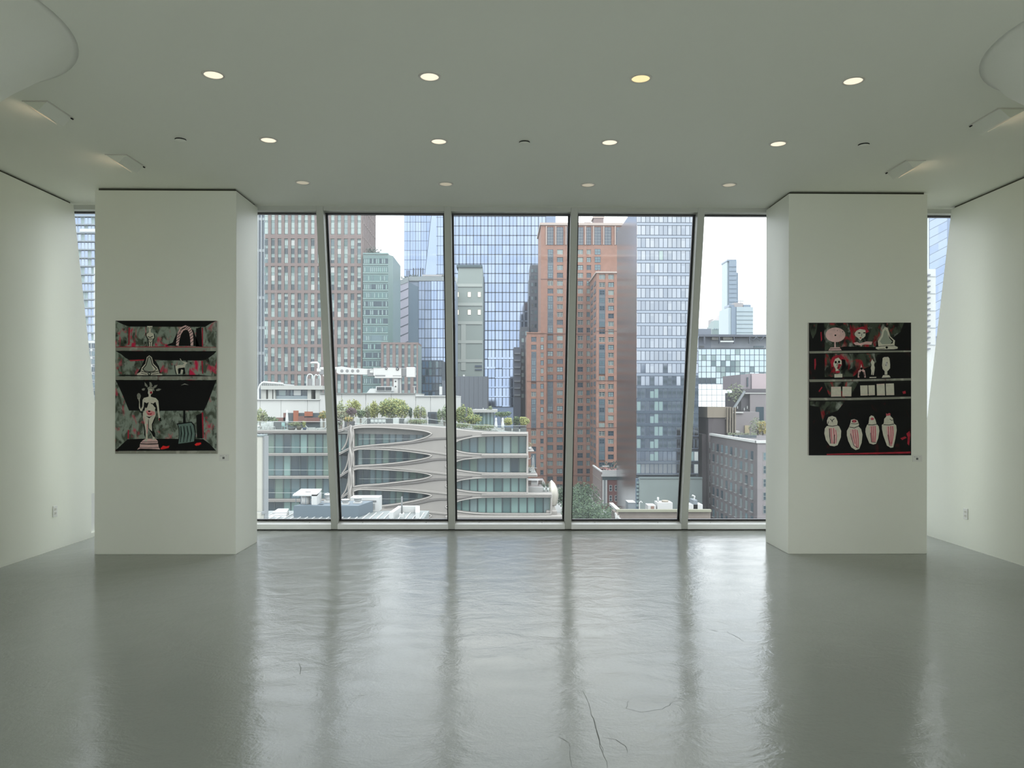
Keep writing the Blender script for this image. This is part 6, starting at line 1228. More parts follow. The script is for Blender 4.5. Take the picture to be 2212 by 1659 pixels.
# ---------------------------------------------------------------- facade maintenance crane
def crane():
    Y = 138.0; base = W(858, 850, Y); t = thing('roof_maintenance_crane', base, 'white roof maintenance crane with a holed boom and square counterweight', 'crane'); MWc = mat('white_crane_paint', ex(240, 240, 236), 0.45); MGc = mat('grey_crane_steel', ex(150, 152, 152), 0.5); MBk = mat('black_hole', ex(34, 36, 38), 0.7)
    def bx(nm, a, b, c, d, y0, y1, m=MWc, bv=0.06, par=t): x0, x1, z0, z1 = R(a, b, c, d, Y); o = obj(nm, MB().box(x0, x1, Y + y0, Y + y1, z0, z1), m, par); return bevel(o, bv, 2) if bv else o
    m_ = bx('mast', 851, 866, 817, 850, -0.5, 0.7); 
    for v in (824, 835): p = W(854.5, v, Y - 0.5); obj('mast_hole', MB().cyl((p.x, Y - 0.53, p.z), (p.x, Y - 0.45, p.z), 0.14), MBk, m_)
    bx('mast_side', 860.5, 865, 818, 850, -0.56, -0.5, MGc, 0)
    q = [(728, 793), (738, 791.5), (760, 795), (800, 797), (800, 808), (797, 809.5), (733, 808), (728, 805)]
    bo = obj('boom', MB().prism([PX(u, v, Y) for u, v in q], Y - 0.4, Y + 0.4), MWc, t); recalc(bo)
    for u, s in ((739.5, 1), (751, 1), (762.5, 1), (774, 1)):
        p = W(u, 801.5, Y); obj('boom_hole', MB().cyl((p.x, Y - 0.43, p.z), (p.x, Y - 0.3, p.z), 0.28, n=20), MGc, bo); obj('hole_rim', MB().lathe([(0.25, -0.02), (0.31, -0.02), (0.31, 0.02), (0.25, 0.02)], (0, 0, 0), 20), MWc, bo)
        o = bo.children[-1]; o.data.transform(Matrix.Rotation(math.radians(90), 4, 'X')); o.data.transform(Matrix.Translation(Vector((p.x, Y - 0.42, p.z)))); 
    bd = bx('body', 808, 868, 795, 812, -0.8, 0.8); bx('body_base', 811, 868.5, 811.5, 817, -0.9, 0.9); bx('name_strip', 812, 834, 810.5, 813.5, -0.93, -0.9, MGc, 0); bx('name_strip', 850, 868, 811.5, 812.5, -0.93, -0.9, MGc, 0); bx('boom_sleeve', 795, 808, 798, 813, -0.6, 0.6, MGc)
    bx('sleeve_panel', 800, 808, 797, 806, -0.7, 0.7)
    for u, v, r in ((860, 797.5, 0.26), (836, 796.5, 0.2)): p = W(u, v, Y); obj('pulley', MB().cyl((p.x, Y - 0.95, p.z), (p.x, Y - 0.75, p.z), r, n=18), MBk, t); obj('pulley_hub', MB().cyl((p.x, Y - 0.98, p.z), (p.x, Y - 0.95, p.z), r * 0.45, n=12), MWc, t)
    obj('hand_rail', MB().tube([W(797, 800, Y - 0.8), W(808, 795.5, Y - 0.8), W(845, 793.5, Y - 0.8), W(870, 796, Y - 0.8)], 0.035, 5), MGc, t)
    bx('rear_arm', 866, 880, 795, 813, -0.4, 0.4, MGc); cw = bx('counterweight', 879, 897, 793.5, 815, -0.9, 0.9)
    # jib at the left end, reaching down past the mullion
    jb = MB(); jb.tube([W(729, 797, Y), W(718, 797, Y), W(706, 799, Y), W(698, 803, Y)], [0.35, 0.3, 0.28, 0.25], 8); jb.tube([W(690, 800, Y), W(688, 794, Y), W(688, 786, Y), W(685, 783.5, Y), W(676, 783.5, Y), W(671, 784.5, Y)], 0.2, 8)
    obj('jib', jb, MWc, t); bx('jib_joint', 685, 694, 796, 803, -0.3, 0.3); bx('jib_head', 690, 703, 794, 809, -0.25, 0.25, MGc); bx('jib_plate', 692, 702, 793.5, 799, -0.3, 0.3)
    bx('hook_block', 667, 671, 781, 786, -0.15, 0.15, MGc, 0.02); bx('hanger', 698, 702, 803, 813, -0.2, 0.2)
    p = W(895, 850, Y - 3); an = thing('roof_antenna', p, 'slender white antenna dish mast right of the roof crane', 'antenna'); obj('mast', MB().tube([p, W(895, 835, Y - 3)], 0.07, 6), MWc, an); obj('dish', MB().lathe([(0.02, 0), (0.35, 0.3), (0.36, 0.34)], W(895, 838, Y - 3), 16, cap=False), MWc, an)
crane()

# ---------------------------------------------------------------- roof terrace: trees, umbrellas, furniture
LV = {'lime': mat('lime_leaves', ex(176, 184, 112), 0.7), 'yellow': mat('yellow_green_leaves', ex(182, 186, 106), 0.7), 'green': mat('mid_green_leaves', ex(122, 146, 92), 0.7), 'dark': mat('deep_green_leaves', ex(70, 96, 72), 0.7), 'pale': mat('silver_green_leaves', ex(166, 180, 150), 0.7),
      'plum': mat('plum_leaves', ex(120, 100, 104), 0.7), 'rust': mat('rust_leaves', ex(168, 104, 78), 0.7), 'straw': mat('straw_grass', ex(160, 154, 118), 0.8), 'gold': mat('golden_flowers', ex(204, 172, 92), 0.7)}
BK = mat('pale_bark', ex(170, 162, 150), 0.9)
def deck(px):
    return DZ0 if px < 760 else DZ1 if px < 945 else (DZ1 + (DZ2 - DZ1) * min(1, (px - 945) / 80))
def shrub(name, px, vt, vb, wpx, Y, cols, label, n=220, sz=0.16, cat='shrub', trunk=True, group=None, upright=False):
    c = W(px, (vt + vb) / 2, Y); hw = wpx * 0.64 / F_PX * Y; sz *= 0.95; n = int(n * 3.0); zt = W(px, vt, Y).z; z0 = deck(px); zb = max(z0, W(px, vb, Y).z); hh = (zt - zb) / 2
    t = thing(name, (c.x, Y, z0), label, cat, group); rg = random.Random(int(px * 3 + vt)); f = MB(); nm = len(cols)
    if upright:
        for q in range(11):
            u = rg.uniform(-0.8, 0.8); top = zt - abs(u) * hh * 0.8 - rg.random() * hh * 0.25; f.leaves((c.x + u * hw, Y + rg.uniform(-.5, .5), (top + zb) / 2), (hw * 0.24, 0.35, (top - zb) / 2), n // 5, sz, rg, 0, nm, 0.0)
    else:
        f.leaves((c.x, Y, zb + hh), (hw * 0.85, hw * 0.8, hh * 0.92), n // 2, sz, rg, 0, nm)
        for q in range(5): f.leaves((c.x + rg.uniform(-.6, .6) * hw, Y + rg.uniform(-.4, .2) * hw, zb + hh * rg.uniform(0.6, 1.55)), (hw * 0.42, hw * 0.4, hh * 0.38), n // 8, sz, rg, 0, nm)
    tag(obj('foliage', f, [LV[c_] for c_ in cols], t), kind='stuff')
    if trunk:
        s = MB()
        for q in (-0.25, 0.0, 0.3): s.tube([(c.x + q * 0.3, Y, z0), (c.x + q * hw * 0.5, Y, z0 + (zb + hh - z0) * 0.6), (c.x + q * hw, Y, zb + hh * 1.3)], [0.07, 0.05, 0.02], 5)
        obj('stem', s, BK, t)
    return t
T = 'trees and shrubs on the roof terrace'
shrub('terrace_shrub', 737, 884, 908, 24, 117, ['pale', 'straw'], 'pale silvery bush in front of the thin lime tree', 260, 0.14, group=T)
shrub('terrace_tree', 563, 876, 915, 26, 118, ['pale', 'lime'], 'pale green feathery tree at the left end of the roof terrace', 260, 0.15, 'tree', group=T, upright=True)
shrub('terrace_tree', 737, 860, 907, 30, 119, ['lime', 'pale'], 'thin lime tree just right of the first mullion', 200, 0.15, 'tree', group=T, upright=True)
shrub('terrace_tree', 761, 859, 906, 32, 120, ['yellow', 'lime'], 'bright yellow green tree standing behind the plum shrub', 330, 0.17, 'tree', group=T)
shrub('terrace_tree', 808, 858, 904, 16, 121, ['lime', 'yellow'], 'narrow upright lime birch left of the big yellow green tree', 240, 0.16, 'tree', group=T, upright=True)
shrub('terrace_tree', 795, 868, 905, 20, 122, ['pale', 'lime'], 'sparse silvery birch between the plum shrub and the lime birch', 130, 0.14, 'tree', group=T, upright=True)
shrub('terrace_tree', 845, 857, 907, 56, 121, ['lime', 'yellow', 'green'], 'big broad yellow green tree in the middle of the roof terrace', 900, 0.18, 'tree', group=T)
shrub('terrace_tree', 869, 868, 906, 34, 119, ['yellow', 'green', 'lime'], 'yellow leaved tree at the right shoulder of the big broad tree', 380, 0.17, 'tree', group=T)
shrub('terrace_tree', 907, 868, 905, 22, 120, ['lime', 'pale'], 'slender pale lime tree in front of the blank white wall', 260, 0.15, 'tree', group=T, upright=True)
shrub('terrace_tree', 960, 870, 912, 26, 119, ['pale', 'green'], 'silvery green tree left of the second mullion', 260, 0.15, 'tree', group=T, upright=True)
shrub('terrace_tree', 1002, 866, 914, 32, 120, ['green', 'lime'], 'tall feathery green tree right of the second mullion', 380, 0.16, 'tree', group=T, upright=True)
shrub('terrace_shrub', 1024, 893, 918, 34, 119, ['yellow', 'green'], 'rounded yellow green shrub at the foot of the feathery tree', 420, 0.15, group=T)
shrub('terrace_shrub', 991, 884, 912, 20, 121, ['pale', 'green'], 'greyish shrub against the dark plant box', 180, 0.15, group=T)
shrub('terrace_shrub', 760, 879, 899, 20, 116, ['plum'], 'plum leaved shrub in front of the bright tree', 240, 0.14, group=T)
shrub('terrace_shrub', 779, 884, 905, 14, 118, ['dark', 'green'], 'deep green shrub right of the plum shrub', 180, 0.14, group=T)
shrub('terrace_conifer', 887, 879, 905, 7, 118, ['dark'], 'thin dark green conifer right of the yellow trees', 130, 0.13, 'tree', group=T)
shrub('terrace_shrub', 752, 899, 912, 20, 114, ['gold', 'green'], 'low golden flowering shrub above the pinch of the facade', 170, 0.12, group=T)
shrub('terrace_shrub', 733, 900, 922, 12, 113, ['pale', 'plum'], 'grey leaved shrub beside the first mullion', 130, 0.12, group=T)
shrub('terrace_shrub', 699, 886, 908, 18, 118, ['green', 'gold'], 'green and gold shrub left of the first mullion', 200, 0.14, group=T)
shrub('terrace_shrub', 585, 900, 912, 30, 119, ['green', 'dark'], 'low dark shrub beside the white bar table', 160, 0.14, group=T, trunk=False)
shrub('terrace_shrub', 638, 910, 922, 24, 113, ['green', 'straw'], 'grassy tuft behind the round fire bowl', 150, 0.11, group=T, trunk=False)
shrub('terrace_shrub', 657, 908, 926, 7, 112.6, ['yellow', 'lime'], 'slim yellow green shrub beside the lounge chair', 100, 0.09, group=T, trunk=False)
shrub('terrace_grass', 902, 905, 917, 40, 113.5, ['straw', 'green'], 'strip of straw coloured grasses beside the pale egg planter', 340, 0.11, group=T, trunk=False)
shrub('terrace_grass', 1045, 915, 932, 44, 113.0, ['straw', 'green'], 'strip of straw coloured grasses left of the closed umbrellas', 300, 0.11, group=T, trunk=False)
shrub('terrace_grass', 1000, 912, 926, 40, 113.2, ['straw', 'green'], 'strip of dull grasses behind the curved balustrade', 260, 0.11, group=T, trunk=False)
shrub('potted_bush', 1098, 900, 921, 20, 117, ['lime', 'yellow'], 'round lime bush right of the closed umbrellas', 300, 0.13, group=T, trunk=False)
shrub('potted_bush', 1116, 898, 921, 16, 118, ['dark', 'green'], 'deep green bush between the two lime bushes', 260, 0.13, group=T, trunk=False)
shrub('potted_bush', 1133, 899, 921, 19, 117, ['lime', 'yellow'], 'round lime bush at the right end of the roof', 300, 0.13, group=T, trunk=False)
shrub('far_terrace_shrub', 1085, 888, 902, 34, 124, ['dark', 'green'], 'far dark shrubs beyond the closed umbrellas', 200, 0.14, group=T)
MWt = mat('white_outdoor_furniture', ex(240, 242, 240), 0.5); MDk = mat('dark_grey_planter', ex(104, 108, 110), 0.7)
def planter(px0, px1, v0, v1, Y, lb, m=MDk):
    a, b, c, d = R(px0, px1, v0, v1, Y); z0 = deck((px0 + px1) / 2); t = thing('planter_box', ((a + b) / 2, Y, z0), lb, 'planter', 'planters on the roof terrace'); o = obj('box', MB().box(a, b, Y, Y + 1.0, z0, max(d, z0 + 0.5)), m, t); bevel(o, 0.03, 1)
    obj('soil', MB().box(a + 0.06, b - 0.06, Y + 0.06, Y + 0.94, max(d, z0 + .5) - 0.02, max(d, z0 + 0.5) + 0.03), mat('dark_soil', ex(70, 62, 56), 0.9), t)
planter(591, 618, 911, 925, 117, 'long grey planter behind the turquoise chair'); planter(1090, 1105, 924, 934, 115.5, 'dark planter, first of three under the lime bushes'); planter(1108, 1121, 924, 934, 115.5, 'dark planter, middle of three under the lime bushes'); planter(1124, 1137, 924, 934, 115.5, 'dark planter, last of three under the lime bushes')
planter(793, 872, 905, 916, 117.5, 'long dark planter behind the four white chairs'); planter(744, 764, 910, 920, 115.5, 'grey planter behind the pinch of the facade')
# rust screens and dark lean-to at the left
a, b, c, d = R(617, 690, 892, 912, 122); t = thing('garden_screen', ((a + b) / 2, 122, DZ0), 'rust red garden screens with dark slate panels against the white wall', 'screen')
obj('slate_panel', MB().box(a, b, 122.3, 122.6, DZ0, d), mat('slate_panel', ex(86, 98, 104), 0.7), t)
MR = mat('rust_panel', ex(176, 104, 74), 0.8); MR2 = mat('dull_rust_panel', ex(140, 98, 88), 0.8)
for p0, p1, v0, v1, m in ((633.5, 644, 887, 912, MR), (657.5, 675, 889, 899, MR), (597, 617, 902, 912, MR2), (612, 617, 892, 912, MR2), (644, 657, 899, 912, MR2), (657, 690, 902, 912, MR2)):
    a, b, c, d = R(p0, p1, v0, v1, 121.8); obj('rust_panel', MB().box(a, b, 121.8, 122.1, max(c, DZ0), d), m, t)
def umbrella(px, vt, vb, Y, lb):
    z0 = deck(px); p = W(px, vt, Y); t = thing('closed_umbrella', (p.x, Y, z0), lb, 'umbrella', 'closed white umbrellas on the roof terrace'); zt = p.z
    obj('pole', MB().tube([(p.x, Y, z0), (p.x, Y, zt)], 0.035, 6), MWt, t); h = zt - z0
    obj('folded_canopy', MB().lathe([(0.05, z0 + h * 0.30), (0.19, z0 + h * 0.34), (0.24, z0 + h * 0.45), (0.17, z0 + h * 0.7), (0.13, z0 + h * 0.84), (0.17, z0 + h * 0.9), (0.05, z0 + h * 0.99)], (p.x, Y, 0), 12), MWt, t); obj('base', MB().lathe([(0.3, z0), (0.3, z0 + 0.08), (0.05, z0 + 0.12)], (p.x, Y, 0), 14), MWt, t)
umbrella(620, 885, 925, 113.5, 'closed white umbrella on the left roof deck beside the rust screens'); umbrella(1071.5, 902, 931, 113, 'closed white umbrella, left of the pair by the lime bushes'); umbrella(1086, 902, 931, 113, 'closed white umbrella, right of the pair by the lime bushes')
def chair(px, vb, Y, lb, m=MWt, sc=1.0, rot=0.0, group='white chairs on the roof terrace'):
    z0 = deck(px); p = W(px, vb, Y); t = thing('outdoor_chair', (p.x, Y, z0), lb, 'chair', group); t.rotation_euler = (0, 0, rot); s = sc
    def o_(nm, mb): o = bpy.data.objects.new(nm, mb.mesh(nm, [m])); COL.objects.link(o); o.parent = t; return o
    bevel(o_('seat', MB().box(-0.24 * s, 0.24 * s, -0.24 * s, 0.24 * s, 0.42 * s, 0.46 * s)), 0.02, 1)
    bevel(o_('backrest', MB().box(-0.25 * s, 0.25 * s, 0.20 * s, 0.25 * s, 0.5 * s, 0.88 * s)), 0.06 * s, 2)
    for sx in (-1, 1):
        for sy in (-1, 1): o_('leg', MB().tube([(sx * 0.21 * s, sy * 0.21 * s, 0.42 * s), (sx * 0.25 * s, sy * 0.25 * s, 0)], 0.02 * s, 5))
for i, px in enumerate((805.5, 813.5, 821.5, 829.5)): chair(px, 917, 113.2, 'white shell chair on the right roof deck, %s of four from the left' % ('first', 'second', 'third', 'last')[i], sc=1.05, rot=2.9 + i * 0.1)
def table(px0, px1, v, Y, lb, m=MWt, hgt=None):
    a = W(px0, v, Y); b = W(px1, v, Y); z0 = deck((px0 + px1) / 2); t = thing('outdoor_table', ((a.x + b.x) / 2, Y, z0), lb, 'table'); zt = z0 + (hgt or 0.75)
    obj('top', MB().box(a.x, b.x, Y - 0.4, Y + 0.4, zt - 0.05, zt), m, t)
    for x in (a.x + 0.06, b.x - 0.06):
        for y in (Y - 0.35, Y + 0.35): obj('leg', MB().tube([(x, y, z0), (x, y, zt - 0.05)], 0.025, 5), m, t)
table(564, 590, 912, 112.8, 'white bar table at the left end of the roof deck', hgt=1.15)
for i, px in enumerate((567, 575, 582, 588)): chair(px, 925, 112.2, 'white bar stool at the bar table, %s from the left' % ('first', 'second', 'third', 'last')[i], sc=1.25, rot=0.3 * i)
chair(615, 924, 112.6, 'turquoise chair under the closed umbrella on the left deck', mat('turquoise_plastic', ex(176, 218, 216), 0.5), 1.3, 2.6)
def lounger(px, Y, rot, lb):
    z0 = deck(px); p = W(px, 920, Y); t = thing('sun_lounger', (p.x, Y, z0), lb, 'sun lounger', 'white loungers on the roof terrace'); t.rotation_euler = (0, 0, rot)
    def o_(nm, mb): o = bpy.data.objects.new(nm, mb.mesh(nm, [MWt])); COL.objects.link(o); o.parent = t
    o_('seat', MB().box(-0.3, 0.9, -0.3, 0.3, 0.28, 0.34)); o_('backrest', MB().hexa([(-0.3, -0.3, 0.30), (-0.3, 0.3, 0.30), (-0.85, 0.3, 0.95), (-0.85, -0.3, 0.95)], [(-0.24, -0.3, 0.34), (-0.24, 0.3, 0.34), (-0.79, 0.3, 0.99), (-0.79, -0.3, 0.99)]))
    for x in (-0.2, 0.8):
        for y in (-0.25, 0.25): o_('leg', MB().tube([(x, y, 0), (x, y, 0.28)], 0.03, 5))
lounger(698, 112.6, math.pi, 'white sun lounger beside the first mullion'); lounger(668, 114.0, 0.2, 'white lounger with a square back beside the blue pot'); lounger(780, 113.0, math.pi, 'white lounger right of the pinch of the facade'); lounger(1080, 112.4, 0.0, 'white lounger under the closed umbrella pair')
def pot(name, px, v0, v1, wpx, Y, lb, m, prof=None):
    z0 = deck(px); p = W(px, v1, Y); h = (v1 - v0) / F_PX * Y; r = wpx / 2 / F_PX * Y; t = thing(name, (p.x, Y, z0), lb, 'planter' if 'pot' in name else 'bowl' if 'bowl' in name else 'box'); pr = prof or [(0.6, 0), (0.95, 0.45), (1.0, 0.8), (0.9, 1.0), (0.8, 1.0), (0.75, 0.9)]
    obj('body', MB().lathe([(r * a, z0 + h * b) for a, b in pr], (p.x, Y, 0), 18), m, t)
    if 'egg' not in name: obj('fill', MB().lathe([(0.0, z0 + h * 0.91), (r * 0.76, z0 + h * 0.9)], (p.x, Y, 0), 14, cap=False), mat('dark_soil', ex(70, 62, 56), 0.9), t)
pot('round_fire_bowl', 630, 920, 926, 16, 112.4, 'low dark round fire bowl on the left roof deck', mat('dark_metal_bowl', ex(78, 78, 76), 0.6)); pot('blue_pot', 658, 921, 927, 8, 112.2, 'dark blue pot under the slim yellow green shrub', mat('navy_glaze', ex(64, 84, 116), 0.4)); pot('olive_pot', 646, 917, 926, 11, 112.8, 'olive brown pot beside the round fire bowl', mat('olive_glaze', ex(112, 106, 88), 0.6))
pot('egg_planter', 876.5, 901, 916, 9, 113.4, 'pale grey egg shaped pot right of the white cube', mat('pale_stone', ex(192, 192, 190), 0.6), [(0.5, 0), (0.9, 0.3), (1.0, 0.55), (0.75, 0.85), (0.3, 1.0)])
a, b, c, d = R(849, 861, 904, 916.5, 113.3); t = thing('white_cube', ((a + b) / 2, 113.3, DZ1), 'plain white cube stand on the right roof deck', 'box'); bevel(obj('body', MB().box(a, b, 113.3, 114.0, DZ1, d), MWt, t), 0.04, 2); obj('lid', MB().box(a - 0.02, b + 0.02, 113.28, 114.02, d, d + 0.04), MWt, t)
p = W(559, 922, 112.5); t = thing('globe_lamp', (p.x, 112.5, DZ0), 'small white globe lamp at the left end of the roof deck', 'lamp'); obj('globe', MB().lathe([(0.0, DZ0 + 0.75), (0.14, DZ0 + 0.7), (0.2, DZ0 + 0.56), (0.14, DZ0 + 0.42), (0.03, DZ0 + 0.37)], (p.x, 112.5, 0), 16), MWt, t); obj('post', MB().tube([(p.x, 112.5, DZ0), (p.x, 112.5, DZ0 + 0.4)], 0.03, 6), MWt, t)
# things on the lower right-hand terraces
zt3 = W(1160, 1066.6, YW).z
def at3(px, Y): return W(px, 1050, Y).x
x = at3(1157, 116); t = thing('terrace_table', (x, 122, zt3), 'white dining table on the lower right terrace', 'table'); obj('top', MB().box(x - 0.9, x + 0.9, 121.4, 122.6, zt3 + 0.7, zt3 + 0.76), MWt, t); obj('pedestal', MB().box(x - 0.5, x + 0.5, 121.8, 122.2, zt3, zt3 + 0.7), MWt, t)
for i, dx in enumerate((-0.8, 0.9)):
    t = thing('terrace_chair', (x + dx, 120.6, zt3), 'dark brown armchair at the lower terrace table, %s one' % ('left', 'right')[i], 'chair', 'armchairs on the lower right terrace'); m = mat('brown_wicker', ex(112, 98, 92), 0.8)
    obj('seat', MB().box(x + dx - 0.3, x + dx + 0.3, 120.3, 120.9, zt3 + 0.2, zt3 + 0.42), m, t); obj('backrest', MB().box(x + dx - 0.3, x + dx + 0.3, 120.25, 120.35, zt3 + 0.42, zt3 + 0.85), m, t)
    for q in (-0.25, 0.25): obj('leg', MB().tube([(x + dx + q, 120.4, zt3), (x + dx + q, 120.4, zt3 + 0.2)], 0.03, 5), m, t); obj('leg', MB().tube([(x + dx + q, 120.8, zt3), (x + dx + q, 120.8, zt3 + 0.2)], 0.03, 5), m, t)
for i, px in enumerate((1176, 1183.5)):
    x = at3(px, 112.5); t = thing('round_terrace_pot', (x, 112.8, zt3), 'white tapered pot with a dark leaning plant on the lower right terrace, %s one' % ('left', 'right')[i], 'planter', 'pots on the lower right terrace'); obj('pot', MB().lathe([(0.14, zt3), (0.2, zt3 + 0.5), (0.17, zt3 + 0.5)], (x, 112.8, 0), 14), MWt, t)
    f = MB()
    for q in range(14): a = random.Random(q + i * 20); f.face([(x, 112.8, zt3 + 0.5), (x + a.uniform(-.9, .3), 112.8 + a.uniform(-.4, .4), zt3 + a.uniform(1.1, 1.9)), (x + 0.08, 112.8, zt3 + 0.55)])
    tag(obj('leaves', f, LV['dark'], t), kind='stuff')
t = thing('sculpture', (at3(1148, 112.5), 112.6, W(1150, 1024, YW).z), 'white metal frame sculpture on the narrow middle terrace', 'sculpture'); q = MB(); x, _, z = t.location
q.tube([(x - 0.5, 112.6, z + 2.6), (x - 0.4, 112.6, z + 1.9), (x + 0.3, 112.6, z + 2.5), (x + 0.4, 112.6, z)], 0.05, 5); q.tube([(x + 0.15, 112.6, z + 2.2), (x + 0.1, 112.6, z)], 0.05, 5); q.tube([(x - 0.5, 112.6, z + 2.0), (x - 0.2, 112.6, z + 2.0)], 0.06, 5); obj('frame', q, MWt, t); obj('base', MB().box(x - 0.1, x + 0.6, 112.4, 112.8, z, z + 0.12), MWt, t)
for px, v, zz, lb in ((1146, 1018, W(1150, 1024, YW).z, 'straw coloured potted grass on the narrow middle terrace'), (1143, 966, W(1143, 974.5, YW).z, 'straw coloured potted grass on the upper right balcony')):
    x = W(px, v, 113).x; t = thing('potted_grass', (x, 113, zz), lb, 'plant'); f = MB().leaves((x, 113, zz + 0.75), (0.6, 0.4, 0.4), 110, 0.10, random.Random(px)); tag(obj('foliage', f, [LV['straw'], LV['gold']], t), kind='stuff'); obj('pot', MB().lathe([(0.2, zz), (0.28, zz + 0.4), (0.24, zz + 0.4)], (x, 113, 0), 12), MWt, t)

# ---------------------------------------------------------------- lower roof just below the window, with its plant
def low_roof():
    zr = -8.3; t = building('low_plant_roof', 700, 62.0, 'flat pale ribbed roof just below the window at lower left'); MRo = mat('pale_ribbed_roof', ex(150, 158, 156), 0.6); MU = mat('white_roof_unit', ex(222, 226, 224), 0.5); MS = mat('slate_blue_plinth', ex(106, 124, 136), 0.6)
    x0, x1 = W(520, 1110, 62).x, W(908, 1110, 62).x
    obj('deck', MB().box(x0, x1, 55, 69.5, zr - 0.5, zr), MRo, t); obj('wall', MB().box(x0, x1, 55, 69.5, GZ, zr - 0.5), mat('grey_mauve_wall', ex(166, 160, 162), 0.9), t)
    for k in range(24): X = x0 + (k + 0.5) * (x1 - x0) / 24; obj('roof_rib', MB().box(X - 0.04, X + 0.04, 57, 68, zr, zr + 0.07), MU, t)
    # parapet pen at right
    def wall(nm, pts, h, th, m): 
        P = [Vector((H(u, v, zr).x, H(u, v, zr).y, zr)) for u, v in pts]
        for a, b in zip(P, P[1:]):
            d = (b - a).normalized(); s = Vector((-d.y, d.x, 0)) * th; recalc(obj(nm, MB().hexa([a - s, b - s, b + s, a + s], [p + Vector((0, 0, h)) for p in (a - s, b - s, b + s, a + s)]), m, t))
    wall('parapet', [(845, 1121), (865, 1106), (902, 1106), (902, 1121)], 0.55, 0.18, MU)
    p = H(868, 1117, zr); m_ = thing('roof_pipe_mast', p, 'tall thin grey pipe mast with a white foot on the low roof', 'mast'); obj('mast', MB().tube([p, p + Vector((0, 0, 1.75))], 0.07, 8), mat('grey_pipe', ex(124, 128, 128), 0.5), m_); obj('foot', MB().box(p.x - 0.2, p.x + 0.2, p.y - 0.2, p.y + 0.2, zr, zr + 0.3), MU, m_)
    # slate plinth with fans
    a = H(634, 1118, zr); b = H(774, 1118, zr); Yp = a.y; pl = thing('plant_plinth', ((a.x + b.x) / 2, Yp, zr), 'long slate blue plinth carrying white fans on the low roof', 'roof plant'); hz = 1.0
    q = [(a.x, Yp), (b.x, Yp), (b.x + 0.7, Yp + 3.2), (a.x + 0.9, Yp + 3.2)]
    recalc(obj('plinth', MB().hexa([(x, y, zr) for x, y in q], [(x, y, zr + hz) for x, y in q]), MS, pl)); zt = zr + hz
    def fan(px, v0, w_, lb, dy=1.0, hh=0.9):
        Y = Yp + dy; p = W(px, v0, Y); r = w_ / 2 / F_PX * Y; f = thing('roof_fan', (p.x, Y, zt), lb, 'roof fan', 'round white fans on the slate plinth'); h = p.z - zt
        obj('curb', MB().box(p.x - r * 0.9, p.x + r * 0.9, Y - r * 0.9, Y + r * 0.9, zt, zt + h * 0.25), MU, f); obj('drum', MB().lathe([(r * 0.55, zt + h * 0.25), (r * 0.8, zt + h * 0.4), (r * 0.85, zt + h * 0.8), (r, zt + h * 0.82), (r, zt + h * 0.93), (r * 0.7, zt + h)], (p.x, Y, 0), 20), MU, f); obj('motor_cap', MB().lathe([(r * 0.3, zt + h), (r * 0.3, zt + h * 1.08), (0.02, zt + h * 1.1)], (p.x, Y, 0), 12), mat('grey_cap', ex(170, 176, 178), 0.5), f)
    fan(746, 1078, 18, 'round white roof fan just right of the first mullion'); fan(773, 1074, 19, 'round white roof fan beside the louvred unit', 1.8); fan(708, 1066, 15, 'tall white stacked roof fan left of the first mullion', 2.2); fan(694, 1090, 11, 'small square based white fan beside the white hood', 0.8)
    x0, x1, z0, z1 = R(640, 688, 1080, 1086, Yp + 1.2); hd = thing('exhaust_hood', ((x0 + x1) / 2, Yp + 1.6, zt), 'big white exhaust hood with a round hole and drum on the slate plinth', 'roof plant')
    recalc(obj('hood', MB().hexa([(x0 - 0.15, Yp + 0.6, zt + 0.75), (x1, Yp + 0.6, zt + 0.75), (x1, Yp + 2.4, zt + 1.05), (x0 + 0.1, Yp + 2.4, zt + 1.05)], [(x0 - 0.15, Yp + 0.6, zt + 0.87), (x1, Yp + 0.6, zt + 0.87), (x1, Yp + 2.4, zt + 1.17), (x0 + 0.1, Yp + 2.4, zt + 1.17)]), MU, hd)); obj('leg_panel', MB().box(x1 - 0.45, x1, Yp + 0.6, Yp + 2.3, zt, zt + 0.9), MU, hd)
    xm = (x0 + x1) / 2 - 0.15; obj('drum', MB().lathe([(0.42, zt), (0.36, zt + 0.3), (0.4, zt + 0.75)], (xm, Yp + 1.3, 0), 18), MU, hd); obj('hole', MB().lathe([(0.0, zt + 1.04), (0.3, zt + 1.03)], (xm + 0.15, Yp + 1.6, 0), 18, cap=False), mat('grey_cap', ex(170, 176, 178), 0.5), hd)
    for k in range(4): obj('post', MB().tube([(x0 + 0.1 + k * 0.42, Yp + 0.7, zt), (x0 + 0.1 + k * 0.42, Yp + 0.7, zt + 0.78)], 0.03, 5), MS, hd)
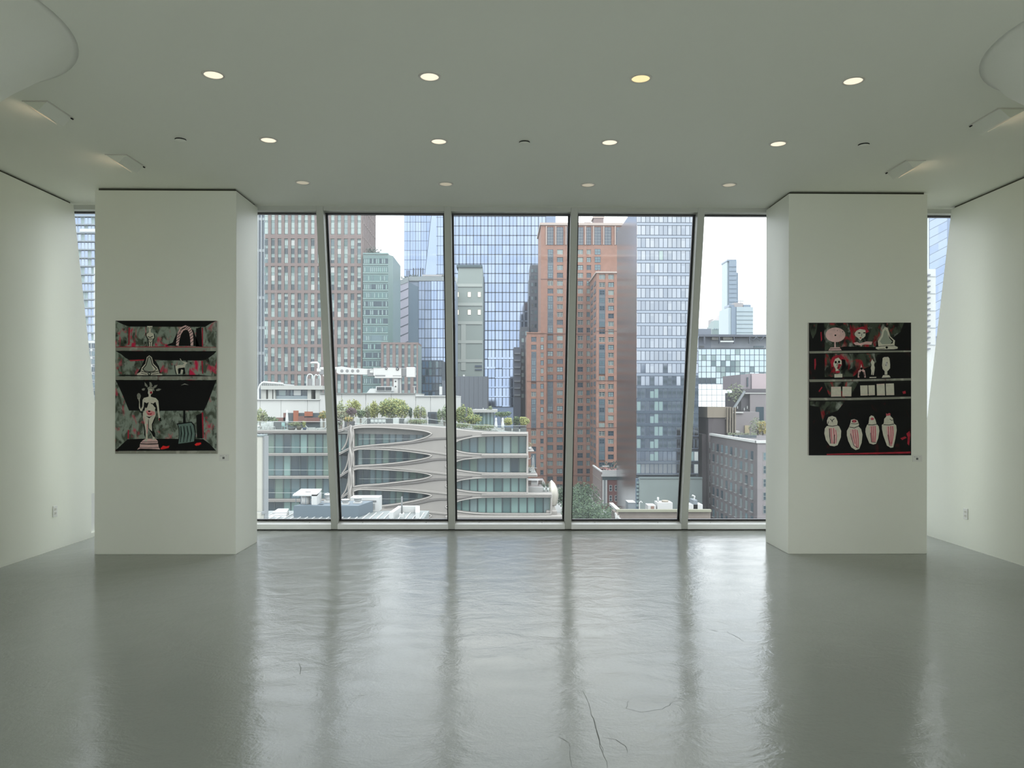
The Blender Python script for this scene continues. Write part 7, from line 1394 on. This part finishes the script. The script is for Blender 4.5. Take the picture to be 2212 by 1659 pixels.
    # louvred unit
    x0, x1, z0, z1 = R(757, 819, 1074.5, 1100, Yp + 3.6); u = thing('louvred_unit', ((x0 + x1) / 2, Yp + 3.6, zr), 'white box air unit with a slot and a grille, right of the round fans', 'roof plant'); obj('body', MB().box(x0, x1, Yp + 3.6, Yp + 5.2, zr, z1), MU, u); obj('slot', MB().box(x0 + 0.9, x1 - 0.25, Yp + 3.56, Yp + 3.6, z1 - 0.42, z1 - 0.27), mat('grey_slot', ex(128, 132, 132), 0.6), u)
    for k in range(6): obj('louvre', MB().box(x0 + 0.95, x1 - 0.35, Yp + 3.55, Yp + 3.6, z0 + 0.02 + k * 0.09, z0 + 0.06 + k * 0.09), mat('grey_louvre', ex(196, 202, 202), 0.5), u)
    # folded skylight hoods
    for k, (u0, v0, u1, v1) in enumerate(((588, 1101, 619, 1107), (590, 1107, 618, 1112), (577, 1113, 617, 1116))):
        a = W(u0, v0, Yp + 1 - k * 0.3); b = W(u1, v1, Yp + 1 - k * 0.3); s = thing('skylight_hood', ((a.x + b.x) / 2, Yp + 1 - k * 0.3, zr), 'white sloped skylight hood on the low roof, %s of three' % ('top', 'middle', 'bottom')[k], 'skylight', 'skylight hoods on the low roof')
        y = Yp + 1 - k * 0.3; recalc(obj('hood', MB().hexa([(a.x, y, zr), (b.x, y, zr), (b.x, y + 0.7, zr), (a.x, y + 0.7, zr)], [(a.x, y, b.z), (b.x, y, b.z), (b.x, y + 0.7, a.z), (a.x + 0.3, y + 0.7, a.z)]), MU, s)); obj('edge', MB().box(a.x, b.x, y - 0.03, y, b.z - 0.08, b.z - 0.02), mat('grey_louvre', ex(196, 202, 202), 0.5), s)
    # pale wall of the nearer building at the left pier
    a, b, c, d = R(520, 564.5, 943, 1097, 52); n = building('pale_party_wall', 555, 52.0, 'pale cream party wall of the nearer building at the left pier'); obj('wall', MB().box(a, b, 52, 53.2, GZ, d), mat('cream_render', ex(212, 212, 200), 0.85), n); obj('coping', MB().box(a, b + 0.05, 51.95, 53.25, d, d + 0.1), mat('grey_coping', ex(134, 150, 150), 0.7), n); obj('corner_bead', MB().box(b, b + 0.12, 52.3, 53.2, GZ, d), mat('grey_cap', ex(170, 176, 178), 0.5), n)
    block('ledge', 540, 567, 1106, 1112, 51.8, 1, mat('grey_cap', ex(170, 176, 178), 0.5), n); block('step_block', 540, 562, 1108, 1130, 51.5, 1, mat('cream_render', ex(212, 212, 200), 0.85), n)
low_roof()
